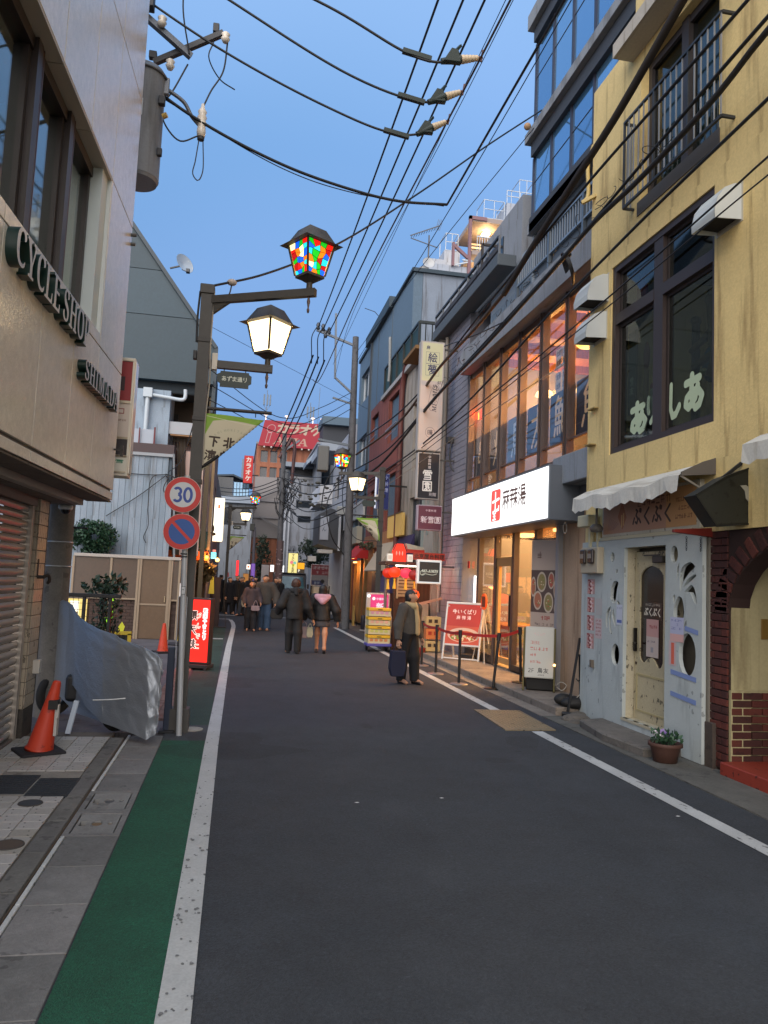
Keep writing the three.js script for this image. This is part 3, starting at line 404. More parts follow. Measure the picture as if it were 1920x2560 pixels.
// ---------------------------------------------------------------- left side beyond the cream shop
{
  const b = thing('slate_house', 'dark slate clad house with a steep sloping gable behind a pale boarded wall', 'building', [-4, 0, -22]);
  const slate = M(0x2f4652, 0.55, { map: T.fine }), slate2 = M(0x2b414c, 0.55, { map: T.fine });
  // the gable wall, in wide horizontal sheets with joints
  const edge = (y) => (y < 8.05 ? -0.92 : -0.92 - (y - 8.05) / 3.38 * 2.53);
  const ys = [7.1, 8.85, 10.15, 11.4, 12.6, 13.8, 15.0, 16.4];
  for (let i = 0; i < ys.length - 1; i++) { const a = ys[i], c = ys[i + 1] - 0.018; const pts = [[-10, a], [edge(a), a]]; if (a < 8.05 && c > 8.05) pts.push([-0.92, 8.05]); pts.push([edge(c), c], [-10, c]); part(b, 'cladding', ext('z', pts, -21.8 - 0.03, -21.8), i % 2 ? slate : slate2); }
  part(b, 'wall', ext('z', [[-10, 6.7], [-0.95, 6.7], [-0.95, 8.03], [-7.2, 16.36], [-10, 16.36]], -26, -21.84), M(0x1c2830, 0.8));
  part(b, 'roof_edge', [bar([-0.9, 8.06, -21.78], [-7.25, 16.5, -21.78], 0.14, 0.1), bar([-0.9, 6.2, -21.78], [-0.9, 8.06, -21.78], 0.1, 0.1)], M(0x27363f, 0.5));
  part(b, 'eave', bx(-10, -0.92, 6.98, 7.1, -21.6, -21.86), slate2); part(b, 'soffit', bx(-10, -0.95, 6.68, 6.98, -21.86, -25), M(0x1f2930, 0.8));
  part(b, 'recess_wall', bx(-2.1, -0.95, 5.5, 6.7, -22.9, -23), M(0x3b3024, 0.85)); part(b, 'corner_post', bx(-1.0, -0.88, 0, 6.7, -21.9, -22.1), M(0x554a38, 0.8)); part(b, 'recess_door', bx(-2.02, -1.9, 5.6, 6.3, -22.85, -22.9), M(0x171513, 0.8));
  part(b, 'white_box', bx(-3.9, -2.03, 5.1, 6.68, -21.55, -23), M(0x93a4b4, 0.8, { map: T.plaster }));
  part(b, 'gutter_pipe', [rb(-2.74, -2.5, 6.42, 6.68, -21.35, -21.54), tube([[-2.62, 6.42, -21.44], [-2.62, 5.9, -21.44], [-2.62, 5.32, -21.44]], 0.06, 10), tube([[-2.5, 6.5, -21.44], [-2.1, 6.46, -21.44], [-1.68, 6.44, -21.44], [-1.64, 6.5, -21.44], [-1.64, 6.72, -21.44]], 0.05, 10)], M(0xaebac2, 0.5));
  part(b, 'beam', bx(-2.03, -0.98, 5.5, 5.84, -21.6, -21.9), M(0x9aa0a6, 0.8)); part(b, 'stair_bar', [0, 1, 2, 3, 4].map((i) => bar([-1.98 + i * 0.09, 5.5, -21.9], [-1.9 + i * 0.1, 4.0, -21.9], 0.03)), M(0x3b332c, 0.7)); part(b, 'stair_wall', bx(-1.55, -1.05, 2.2, 5.1, -21.95, -22.05), M(0xbda79e, 0.85)); part(b, 'stair_side', bx(-1.75, -1.56, 2.2, 5.5, -21.9, -22), M(0x3d3328, 0.85));
  part(b, 'soffit_strip', bx(-1.98, -1.0, 5.46, 5.5, -21.62, -21.88), M(0x9d7a58, 0.8));
}
{ const b = thing('boarded_shed', 'pale blue vertically boarded wall with a brown flat roof ledge behind the panel gate', 'building', [-3.5, 0, -21.1]);
  const bm = [0x8696a5, 0x8c9cab, 0x7f909f].map((c) => M(c, 0.65, { map: T.plaster })); const slope = (y) => -1.82 + (4.85 - y) * 0.055;
  for (let i = 0; i < 40; i++) { const x1 = -1.62 - i * 0.152, y1 = Math.min(4.83, x1 > -1.82 ? 4.83 - (x1 + 1.82) / 0.06 : 4.83); part(b, 'board', rb(x1 - 0.148, x1, 1.0, Math.max(2, y1), -21.13, -21.1, 0.006), bm[i % 3]); }
  part(b, 'wall', bx(-8, -1.84, 0, 4.82, -21.5, -21.14), M(0x4d5862, 0.9)); part(b, 'roof_ledge', [bx(-8, -1.8, 4.85, 5.1, -21.05, -22.9)], M(0x4a3f40, 0.8)); part(b, 'cornice', bx(-8, -1.8, 4.77, 4.85, -21.04, -21.13), M(0x8c9297, 0.7)); part(b, 'verge', bar([-1.8, 4.86, -21.06], [-1.55, 1.2, -21.06], 0.09, 0.05), M(0x6f767c, 0.7));
  part(b, 'parapet_sheet', [bx(-3.3, -2.75, 5.1, 5.5, -21.2, -21.24), bx(-2.71, -2.36, 5.1, 5.5, -21.2, -21.24)], M(0x97a1ad, 0.5)); part(b, 'post', [bar([-2.73, 5.05, -21.15], [-2.73, 5.52, -21.15], 0.03), bar([-2.34, 5.05, -21.15], [-2.34, 5.56, -21.15], 0.04), bar([-3.15, 5.1, -21.2], [-3.0, 5.85, -21.2], 0.03)], M(0x5f1e24, 0.6));
  part(b, 'wall_cable', [tube([[-1.9, 4.3, -21.05], [-2.4, 4.26, -21.05], [-3.6, 4.28, -21.05]], 0.012), tube([[-1.95, 4.28, -21.02], [-2.6, 3.7, -21.03], [-3.4, 3.1, -21.03]], 0.012), tube([[-1.95, 4.3, -21.02], [-2.3, 4.2, -21.03], [-2.36, 3.4, -21.03], [-2.33, 2.9, -21.03], [-2.42, 2.6, -21.03], [-2.35, 2.45, -21.03]], 0.011), tube([[-1.95, 4.25, -21.0], [-1.8, 4.0, -21.0], [-1.95, 3.75, -21.0], [-1.75, 3.7, -21.0], [-1.72, 4.2, -21.0], [-1.95, 4.3, -21.0]], 0.013), tube([[-1.9, 4.2, -21.0], [-2.0, 3.9, -21.0], [-1.85, 3.6, -21.0]], 0.012), tube([[-1.9, 4.35, -20.9], [-1.4, 4.2, -18], [-0.5, 4.0, -9.5]], 0.01, 6, 20)], black); }
// panel gate: framed translucent panels over a brick base, with a door
{ const t = thing('panel_gate', 'brownish framed panel screen with a door in front of the pale boarded wall', 'gate', [-2.6, 0, -20.4]);
  const fr = M(0x8d7f6d, 0.45, { metalness: 0.4 }), sh = M(0x54463b, 0.35, { map: T.fine }), sh2 = M(0x62503e, 0.3, { map: T.fine });
  part(t, 'head_rail', rb(-3.98, -1.38, 2.02, 2.1, -20.35, -20.47), M(0x9b9690, 0.5)); 
  for (const x of [-3.98, -3.08, -2.42, -1.6, -1.4]) part(t, 'post', rb(x - 0.025, x + 0.035, 0, 2.03, -20.37, -20.43), fr);
  for (const [a, c] of [[-3.94, -3.1], [-3.04, -2.44], [-1.56, -1.42]]) { part(t, 'panel', bx(a, c, 1.02, 2.02, -20.4, -20.41), sh); part(t, 'mid_rail', bx(a, c, 0.98, 1.02, -20.38, -20.42), fr); const w = part(t, 'base_wall', bx(a, c, 0, 0.97, -20.45, -20.55), M(0x3a2e29, 0.9)); const g = []; for (let j = 0; j < 12; j++) for (let x = a + (j % 2) * 0.1; x < c - 0.08; x += 0.2) g.push(rb(x, Math.min(c, x + 0.185), 0.01 + j * 0.08, 0.01 + j * 0.08 + 0.07, -20.449, -20.44, 0.004)); part(w, 'bricks', g, M(0x4c3c36, 0.85, { map: T.concrete })).userData.kind = 'stuff'; }
  const d = part(t, 'door', bx(-2.36, -1.64, 0.02, 2.02, -20.39, -20.41), sh2); part(d, 'door_frame', [bx(-2.38, -2.33, 0, 2.02, -20.36, -20.42), bx(-1.68, -1.62, 0, 2.02, -20.36, -20.42), bx(-2.33, -1.68, 0.86, 0.9, -20.37, -20.4)], fr); part(d, 'handle', cy([-1.72, 0.95, -20.36], [-1.72, 1.1, -20.36], 0.015), M(0xa79a80, 0.3, { metalness: 0.7 }));
  part(t, 'notice', bx(-1.37, -1.2, 1.1, 1.45, -20.34, -20.35), M(0xc7c4c2, 0.7)); part(t, 'side_panel', bx(-1.38, -1.0, 0, 2.02, -20.5, -20.52), M(0x5a4a3d, 0.6)); }
// foliage built from many leaves
function leaves(n, sx, sy, sz, size, shape = () => true) { const g = []; const leaf = new THREE.BufferGeometry(); leaf.setAttribute('position', new THREE.Float32BufferAttribute([0, 0, 0, 0.34, 0.4, 0.05, 0, 1, 0, 0, 0, 0, 0, 1, 0, -0.34, 0.4, 0.05], 3)); leaf.setAttribute('uv', new THREE.Float32BufferAttribute([0, 0, 1, 0, 1, 1, 0, 0, 1, 1, 0, 1], 2)); leaf.computeVertexNormals();
  const e = new THREE.Euler(), m = new THREE.Matrix4(); let k = 0, guard = 0;
  while (k < n && guard++ < n * 20) { const a = rnd() * 6.283, c = rr(-1, 1), r = Math.pow(rnd(), 0.4), q = Math.sqrt(1 - c * c), x = Math.cos(a) * q * r, y = c * r, z = Math.sin(a) * q * r; if (!shape(x, y, z)) continue; const s = size * rr(0.6, 1.3); e.set(rr(-1.5, 1.5), rnd() * 6.28, rr(-1.5, 1.5)); m.compose(V(x * sx, y * sy, z * sz), new THREE.Quaternion().setFromEuler(e), V(s, s, s)); g.push(leaf.clone().applyMatrix4(m)); k++; }
  return flat(g); }
const LEAFM = (c) => M(c, 0.6, { side: THREE.DoubleSide });
{ const t = thing('clipped_shrub', 'round clipped dark green shrub standing behind the panel gate', 'shrub', [-3.55, 0, -20.9]);
  part(t, 'trunk', cy([-3.6, 0, -20.75], [-3.55, 2.0, -20.75], 0.06, 0.05), M(0x3a2d22, 0.9)); const f = fbm(4, 7, 3); part(t, 'crown', leaves(2600, 0.62, 0.5, 0.3, 0.085, (x, y, z) => f(x * 0.5 + 0.5, y * 0.5 + 0.5) > 0.36).translate(-3.62, 2.5, -20.75), LEAFM(0x20412c)); }
// low mesh fence, camellia, boards and lit signs behind it
{ const t = thing('mesh_fence', 'low black steel fence with wire mesh behind the covered motorcycle', 'fence', [-2.1, 0, -12.5]);
  part(t, 'top_rail', rb(-2.75, -1.7, 1.27, 1.33, -12.46, -12.54), black); for (const x of [-2.7, -2.24, -1.86]) part(t, 'post', rb(x - 0.025, x + 0.025, 0, 1.28, -12.47, -12.53), black);
  const w = []; for (let x = -2.7; x < -1.72; x += 0.075) w.push(bar([x, 0.05, -12.5], [x, 1.27, -12.5], 0.006)); for (let y = 0.08; y < 1.26; y += 0.1) w.push(bar([-2.72, y, -12.5], [-1.72, y, -12.5], 0.006)); part(t, 'wire_mesh', w, M(0x1b1c1d, 0.7)); }
{ const t = thing('camellia', 'dark leafy bush with a few red flowers growing through the mesh fence', 'shrub', [-1.98, 0, -12.95]);
  part(t, 'stem', [tube([[-1.98, 0, -12.95], [-2.0, 0.7, -12.95], [-2.05, 1.5, -12.9]], 0.018), tube([[-2.0, 0.8, -12.95], [-1.9, 1.3, -12.95], [-1.82, 1.5, -12.95]], 0.012)], M(0x2c241c, 0.9));
  part(t, 'crown', [leaves(240, 0.36, 0.2, 0.25, 0.1).translate(-2.0, 1.42, -12.95), leaves(260, 0.22, 0.35, 0.22, 0.09).translate(-1.96, 1.0, -12.95), leaves(360, 0.36, 0.24, 0.25, 0.08).translate(-2.05, 0.62, -12.95)], LEAFM(0x1d3524));
  part(t, 'flower', [ball(-2.0, 0.68, -12.6, 0.035), ball(-1.92, 0.72, -12.6, 0.04), ball(-2.06, 0.66, -12.62, 0.03)], M(0xa8343a, 0.7)); }
{ const t = thing('hedge_tuft', 'low dark hedge beside the covered motorcycle under the fence', 'hedge', [-2.6, 0, -12.2]); part(t, 'foliage', leaves(500, 0.5, 0.4, 0.2, 0.07).translate(-2.6, 0.5, -12.2), LEAFM(0x1a2f1f)); part(t, 'stem', cy([-2.6, 0, -12.2], [-2.6, 0.5, -12.2], 0.03), M(0x2c241c, 0.9)); }
{ const t = thing('lit_floor_sign', 'small lit cream floor sign glowing behind the mesh fence', 'sign', [-3.0, 0, -16]); part(t, 'case', rb(-3.22, -2.78, 0.3, 1.14, -15.95, -16.12, 0.02), M(0x4b4030, 0.5)); part(t, 'lit_face', pn(-3.0, 0.72, -15.945, 0.4, 0.8), printMat(96, 192, (x, w, h) => { fill(x, w, h, '#d9bd6e'); x.fillStyle = '#fff8e0'; x.fillRect(20, 10, 40, 170); row(x, '月', 20, 20, 40, 5, '#fff'); row(x, '国中', 24, 60, 34, 5, '#6a4a18', 1.2, true); }, 0.5, 1.5)); part(t, 'foot', bx(-3.18, -2.82, 0, 0.3, -15.98, -16.1), black); }
{ const t = thing('rabbit_board', 'yellow framed black board with a cut-out bunny shape behind the grey cover', 'sign', [-1.96, 0, -14.2]); const yl = M(0xc2c23a, 0.5, { emissive: 0xaebb2a, emissiveIntensity: 0.12 });
  part(t, 'frame', [bx(-2.25, -1.7, 0.6, 0.66, -14.0, -14.05), bx(-1.76, -1.7, 0.05, 0.62, -14.0, -14.05), bx(-2.25, -2.19, 0.05, 0.62, -14.0, -14.05)], M(0xb09a2a, 0.6)); part(t, 'board', bx(-2.19, -1.76, 0.08, 0.6, -14.03, -14.045), black); part(t, 'cut_out', [ext('z', [[-1.93, 0.66], [-1.84, 0.66], [-1.82, 0.74], [-1.87, 0.82], [-1.92, 0.74]].reverse().map((p) => p), -14.045, -14.01), ball(-2.05, 0.55, -14.0, 0.06, 1.9, 0.8, 0.3), ball(-2.12, 0.64, -14.0, 0.03, 1, 1.3, 0.4)], yl); part(t, 'wording', pn(-1.96, 0.42, -14.024, 0.38, 0.09), printMat(128, 32, (x, w, h) => { fill(x, w, h, '#14140e'); smallPrint(x, 4, 8, 122, 14, '#dfe39a', 2.5); })); }
{ const t = thing('green_figure_sign', 'thin bright green figure sign behind the camellia', 'sign', [-2.25, 0, -15.6]); part(t, 'figure', [ball(-2.28, 1.12, -15.6, 0.07, 0.7, 1.3, 0.4), ball(-2.3, 0.9, -15.6, 0.09, 0.7, 1.5, 0.4), ball(-2.38, 0.74, -15.6, 0.06, 1.2, 1, 0.4)], EM(0x9cff2a, 0.6, 0x7fae20)); part(t, 'stake', cy([-2.3, 0, -15.6], [-2.3, 0.8, -15.6], 0.012), black); }
// satellite dish on the slate gable
{ const t = thing('satellite_dish', 'grey satellite dish fixed to the sloping edge of the slate house', 'dish', [-2.1, 10.2, -21.6]); const g = lathe([[0, 0], [0.12, 0.015], [0.22, 0.05], [0.29, 0.1], [0.28, 0.1], [0.2, 0.06], [0, 0.012]], 0, 0, 0, 28); g.rotateX(1.25); g.rotateY(0.75); part(t, 'dish', g.translate(-1.95, 10.25, -21.5), M(0x9aa4ac, 0.5)); part(t, 'arm', [bar([-2.3, 10.2, -21.7], [-1.98, 10.25, -21.55], 0.04), bar([-1.95, 10.1, -21.45], [-1.78, 9.95, -21.2], 0.025), rb(-1.82, -1.72, 9.92, 10.02, -21.25, -21.1)], M(0x3a3f44, 0.5)); }

// ---------------------------------------------------------------- yellow building with the white shop front and the brick arch
const YEL = M(0xe2c98a, 0.85, { map: T.plaster, bumpMap: T.rough, bumpScale: 0.004 });
const WHT = M(0xb2bab8, 0.75, { map: T.paint, bumpMap: T.rough, bumpScale: 0.003 });
{
  const b = thing('yellow_building', 'mustard yellow rendered building with brown framed windows over a white shop front', 'building', [4.75, 0, -9.97]);
  const rect = (z0, z1, y0, y1) => [[z0, y0], [z1, y0], [z1, y1], [z0, y1]];
  part(b, 'wall', ext('x', rect(-9.97, 3, 2.36, 8.67), 4.75, 5.0, [rect(-9.33, -7.05, 3.5, 6.05), rect(-8.62, -6.98, 6.64, 8.5)]), YEL);
  part(b, 'wall', [bx(4.75, 5.0, 8.67, 8.97, -9.97, -8.86), bx(4.75, 5.0, 0, 2.36, -9.97, -9.3)], YEL);
  part(b, 'upper_wall', bx(4.78, 5.0, 8.9, 14, -8.84, 3), YEL);
  part(b, 'end_wall', bx(5.0, 8.5, 0, 8.9, -9.97, -9.8), YEL);
  part(b, 'floor_slab', bx(4.46, 4.75, 8.67, 8.86, -8.84, 3), M(0xb9b2a4, 0.8, { map: T.plaster }));
  part(b, 'roof', bx(5.0, 9, 8.6, 8.66, -9.8, 3), M(0x55504a, 0.9)); part(b, 'back_wall', bx(8.5, 8.6, 0, 8.6, -9.8, 3), M(0x55504a, 0.9)); part(b, 'inner_floor', [bx(5.0, 8.5, 3.3, 3.42, -9.8, 3), bx(5.0, 8.5, 6.2, 6.45, -9.8, 3), bx(5.0, 5.1, 3.4, 8.6, -6.6, 3)], M(0x2b2622, 0.9));
  const br = M(0x352b28, 0.5), br2 = M(0x2b2321, 0.5);
  // the big window: heavy frame, transoms, four panes
  const w = part(b, 'window', [bx(4.77, 4.95, 3.5, 3.58, -9.33, -7.05), bx(4.77, 4.95, 5.97, 6.05, -9.33, -7.05), bx(4.77, 4.95, 3.58, 5.97, -9.33, -9.24), bx(4.77, 4.95, 3.58, 5.97, -7.11, -7.05), bx(4.78, 4.93, 3.58, 5.97, -8.3, -8.1), bx(4.775, 4.94, 5.24, 5.38, -9.24, -8.3), bx(4.775, 4.94, 5.24, 5.38, -8.1, -7.11)], br);
  const panes = [[-9.2, -8.34, 3.62, 5.2], [-8.06, -7.15, 3.62, 5.2], [-9.2, -8.34, 5.42, 5.93], [-8.06, -7.15, 5.42, 5.93]];
  for (const [a, c, y0, y1] of panes) { part(w, 'sash', [bx(4.83, 4.87, y0 - 0.045, y0, a - 0.04, c + 0.04), bx(4.83, 4.87, y1, y1 + 0.045, a - 0.04, c + 0.04), bx(4.83, 4.87, y0, y1, a - 0.04, a), bx(4.83, 4.87, y0, y1, c, c + 0.04)], br2); part(w, 'pane', bx(4.848, 4.853, y0, y1, a, c), GLASS(0xb9c4bf)); }
  // white letters stuck on the glass
  const stick = (ch, z0, z1, y0, y1, lean) => { const t = canvasTex(160, 160, (x) => { x.clearRect(0, 0, 160, 160); x.strokeStyle = '#aebd9d'; brush(x, ch, 18, 18, 124, 27); }); const m = new THREE.MeshStandardMaterial({ map: t, roughness: 0.6, transparent: true }); const g = pn(4.842, (y0 + y1) / 2, (z0 + z1) / 2, Math.abs(z1 - z0) * 1.25, (y1 - y0) * 1.25, '-x'); part(w, 'glass_letter', g, m); };
  stick('あ', -8.97, -8.53, 3.69, 4.1); stick('り', -8.58, -8.28, 3.76, 4.12); stick('し', -8.1, -7.78, 3.71, 4.14); stick('あ', -7.77, -7.36, 3.73, 4.16);
  // balcony door and railing
  const bd = part(b, 'balcony_door', [bx(4.86, 4.95, 6.64, 8.5, -8.62, -8.54), bx(4.84, 4.95, 6.64, 8.5, -7.84, -7.7), bx(4.86, 4.95, 6.64, 8.5, -7.05, -6.98), bx(4.86, 4.95, 6.64, 6.74, -8.54, -7.05), bx(4.86, 4.95, 8.4, 8.5, -8.54, -7.05)], M(0x332e2e, 0.5));
  part(bd, 'pane', bx(4.9, 4.905, 6.74, 8.4, -8.54, -7.84), GLASS(0xaeb9b6)); part(bd, 'pane', bx(4.9, 4.905, 6.74, 8.4, -7.7, -7.05), GLASS(0xaeb9b6)); part(bd, 'curtain', bx(4.99, 5.0, 6.7, 8.45, -8.5, -7.1), M(0x8d9ba0, 0.9));
  const rl = part(b, 'railing', [bar([4.6, 7.74, -8.76], [4.6, 7.74, -6.72], 0.03), bar([4.6, 6.6, -8.76], [4.6, 6.6, -6.72], 0.03), bar([4.6, 7.74, -8.76], [4.76, 7.74, -8.76], 0.03), bar([4.6, 6.6, -8.76], [4.76, 6.6, -8.76], 0.03), bar([4.6, 6.6, -6.72], [4.76, 6.6, -6.72], 0.03), bar([4.6, 7.74, -6.72], [4.76, 7.74, -6.72], 0.03)], M(0x3c3f42, 0.5, { metalness: 0.5 }));
  for (let k = 0; k <= 17; k++) part(rl, 'baluster', bar([4.6, 6.6, -8.75 + k * 0.119], [4.6, 7.73, -8.75 + k * 0.119], k % 6 ? 0.014 : 0.026), M(k % 6 ? 0x8d9092 : 0x3c3f42, 0.5, { metalness: 0.4 })); for (let k = 1; k < 3; k++) part(rl, 'baluster', bar([4.6 + k * 0.05, 6.6, -8.76], [4.6 + k * 0.05, 7.73, -8.76], 0.016), M(0x8d9092, 0.5, { metalness: 0.4 }));
  part(b, 'sill_panel', bx(4.735, 4.76, 6.46, 6.64, -8.66, -6.96), M(0x4a4642, 0.6)); part(b, 'wall_hook', [bx(4.68, 4.75, 4.2, 4.215, -9.85, -9.65), bx(4.66, 4.75, 3.7, 3.715, -9.9, -9.7)], M(0x8d7a4a, 0.6));
  part(b, 'drain_spout', [bar([4.75, 7.35, -9.85], [4.6, 7.28, -9.98], 0.05), tube([[4.78, 8.2, -10.02], [4.7, 7.9, -10.02], [4.7, 7.4, -10.02], [4.62, 7.3, -10.02]], 0.03)], M(0xb9a264, 0.6));
}
// what stands in that window
{ const tan = M(0x8f6a38, 0.75, { map: T.wood });
  const t = thing('wooden_figure', 'jointed wooden animal figure hanging behind the large pane on the window side near the hood', 'figure', [5.02, 4.2, -7.5]);
  part(t, 'body', [tube([[5.02, 4.95, -7.5], [5.02, 4.75, -7.48], [5.02, 4.5, -7.42], [5.02, 4.28, -7.44], [5.02, 4.12, -7.52]], 0.055, 8), ball(5.02, 5.0, -7.52, 0.075, 0.7, 1, 1), ball(5.02, 4.55, -7.43, 0.1, 0.7, 1.6, 1)], tan); part(t, 'limb', cy([5.02, 4.62, -7.46], [5.0, 4.5, -7.86], 0.045, 0.035), tan); part(t, 'limb', cy([5.02, 4.36, -7.44], [5.0, 4.3, -7.8], 0.05, 0.04), tan); part(t, 'limb', cy([5.02, 4.74, -7.46], [5.02, 4.45, -7.22], 0.05, 0.035), tan); part(t, 'ear', cy([5.02, 5.02, -7.52], [5.02, 5.12, -7.56], 0.03, 0.008), tan);
  const p = thing('window_post', 'worn wooden post standing behind the window lettering', 'post', [5.1, 3.45, -7.95]); part(p, 'post', cy([5.12, 3.45, -7.95], [5.12, 4.9, -7.95], 0.05, 0.045), M(0x4a3826, 0.8, { map: T.wood })); part(p, 'cap', ball(5.12, 4.9, -7.95, 0.06), M(0x4a3826, 0.8)); part(p, 'cross_piece', cy([5.12, 4.6, -7.95], [5.1, 4.75, -7.5], 0.025), M(0x4a3826, 0.8));
  const s = thing('upright_plaque', 'tall grey plaque with white brush writing behind the window pane', 'plaque', [4.95, 3.9, -9.1]); part(s, 'board', rb(4.94, 4.97, 4.02, 5.12, -9.2, -9.0), M(0x6d675f, 0.7, { map: T.wood })); part(s, 'writing', pn(4.938, 4.55, -9.1, 0.17, 1.0, '-x'), printMat(48, 256, (x, w, h) => { fill(x, w, h, '#6d675f'); row(x, '雪友', 10, 140, 28, 3, '#c9c4b8', 1.1, true); }));
  const r = thing('rooster_figure', 'small white rooster ornament with a pinkish crest behind the window glass', 'ornament', [4.96, 3.6, -8.65]); part(r, 'body', [ball(4.98, 4.02, -8.68, 0.11, 0.6, 1.3, 0.9), ball(4.98, 4.2, -8.62, 0.06, 0.7, 1, 1)], M(0xb8b3a8, 0.7)); part(r, 'crest', [ball(4.98, 4.28, -8.64, 0.05, 0.5, 1, 1.2), ball(4.98, 4.25, -8.56, 0.04, 0.5, 1.3, 0.7)], M(0xa05a58, 0.7)); part(r, 'stand', cy([4.98, 3.42, -8.68], [4.98, 3.9, -8.68], 0.05), M(0x4a3826, 0.8));
  const f = thing('red_paddle', 'red oval paddle on a wooden handle standing in the window', 'ornament', [4.98, 3.6, -8.85]); part(f, 'paddle', ball(5.0, 4.72, -8.84, 0.12, 0.2, 1.6, 0.6), M(0x7a3522, 0.6)); part(f, 'handle', cy([5.0, 3.5, -8.86], [5.0, 4.55, -8.84], 0.035, 0.03), M(0x8d6a48, 0.8));
  const l = thing('pink_lantern', 'dim pink paper fish hanging in the upper pane of the window', 'ornament', [5.0, 5.6, -9.0]); part(l, 'body', ball(5.02, 5.6, -9.0, 0.13, 0.5, 1.5, 0.8), M(0x8d3a44, 0.8)); part(l, 'tail', [bar([5.02, 5.78, -9.0], [5.02, 5.9, -8.92], 0.03), bar([5.02, 5.78, -9.0], [5.02, 5.9, -9.08], 0.03)], M(0x8d3a44, 0.8));
  const g = thing('blue_ornament', 'round blue ornament hanging behind the wooden figure', 'ornament', [5.2, 4.3, -7.75]); part(g, 'disc', ball(5.2, 4.35, -7.75, 0.17, 0.4, 1.3, 1), M(0x1f4f66, 0.6)); part(g, 'pin', ball(5.06, 4.22, -7.7, 0.05), M(0xa59a6a, 0.7));
  const d = thing('straw_doll', 'small straw figure in the window corner by the plaque', 'ornament', [4.95, 3.5, -9.1]); part(d, 'body', [ball(4.98, 3.85, -9.1, 0.06, 0.8, 2.2, 1), ball(4.98, 4.0, -9.1, 0.045), cy([4.98, 3.5, -9.1], [4.98, 3.8, -9.1], 0.09, 0.05)], M(0x8a6a38, 0.9)); part(d, 'band', muv(new THREE.TorusGeometry(0.06, 0.012, 6, 16).rotateX(1.57).translate(4.98, 3.85, -9.1)), M(0x4a2c1c, 0.8)); }
// vent hoods
const hood = (z0, z1, yb, label) => { const t = thing('vent_hood', label, 'vent', [4.75, yb, (z0 + z1) / 2], 'white vent hoods on the yellow wall');
  const p = [[0, 0.0], [-0.3, -0.02], [-0.305, 0.06], [-0.27, 0.2], [-0.19, 0.31], [-0.08, 0.365], [0, 0.37]].map(([x, y]) => [4.75 + x, yb + y]);
  part(t, 'shell', [ext('z', p, z1 - 0.012, z1), ext('z', p, z0, z0 + 0.012), ...p.slice(1, -1).map((q, i) => { const r = p[i + 2]; return quad([q[0], q[1], z0], [q[0], q[1], z1], [r[0], r[1], z1], [r[0], r[1], z0]); }).map((g) => muv(g))], M(0xb9bfbe, 0.55, { side: THREE.DoubleSide }));
  part(t, 'louvre_or_shade_sheet', bx(4.47, 4.74, yb + 0.03, yb + 0.04, z0 + 0.02, z1 - 0.02), M(0x151312, 0.8)); part(t, 'flange', bx(4.744, 4.752, yb - 0.02, yb + 0.39, z0 - 0.02, z1 + 0.02), M(0xb2ad9c, 0.6)); };  // dark sheet stands for the shade inside the open hood, no slats
hood(-9.86, -9.42, 5.64, 'white half round vent hood, the upper of the pair at the wall corner'); hood(-9.82, -9.45, 5.13, 'white half round vent hood, the lower of the pair at the wall corner'); hood(-7.0, -6.6, 5.46, 'white half round vent hood over the top corner of the big brown window');
// cloth awnings
const awning = (z0, z1, yw, label, fold) => { const t = thing('cloth_awning', label, 'awning', [4.75, yw, (z0 + z1) / 2]); const n = 26, g = [], top = [], pt = (i, k) => { const u = i / n, z = z0 + (z1 - z0) * u, sag = fold ? 0.035 * Math.sin(u * Math.PI) + 0.02 * Math.sin(u * 19) : 0.01 * Math.sin(u * 9); return [[4.745, yw + 0.02, z], [4.52, yw - 0.05 - sag * 0.6, z], [4.34, yw - 0.15 - sag, z], [4.325 + 0.008 * Math.sin(u * 31), yw - 0.3 - sag - (0.03 * Math.abs(Math.sin(u * n * 0.5 * Math.PI + 0.3)) + 0.012 * Math.sin(u * 47)), z]][k]; };
  for (let i = 0; i < n; i++) { for (let k = 0; k < 2; k++) top.push(quad(pt(i, k), pt(i, k + 1), pt(i + 1, k + 1), pt(i + 1, k))); g.push(quad(pt(i, 2), pt(i, 3), pt(i + 1, 3), pt(i + 1, 2))); }
  const cm = M(0xc9c8bf, 0.85, { map: T.plaster, side: THREE.DoubleSide }); part(t, 'canopy', top.map(muv), cm); part(t, 'valance', g.map(muv), cm); part(t, 'end_bracket', [ext('z', [[4.745, yw + 0.05], [4.6, yw + 0.0], [4.36, yw - 0.12], [4.36, yw - 0.16], [4.745, yw - 0.12]], z1 + 0.004, z1 + 0.02)], M(0x4f4a44, 0.7)); part(t, 'arm', bar([4.745, yw - 0.35, z1], [4.36, yw - 0.16, z1], 0.02), M(0x6d6860, 0.5)); return t; };
awning(-9.5, -7.02, 3.06, 'stained white cloth awning drooping over the brown shop sign', true); awning(-6.02, -3.4, 3.2, 'white cloth awning at the photo edge past the dark hexagonal sign', false);
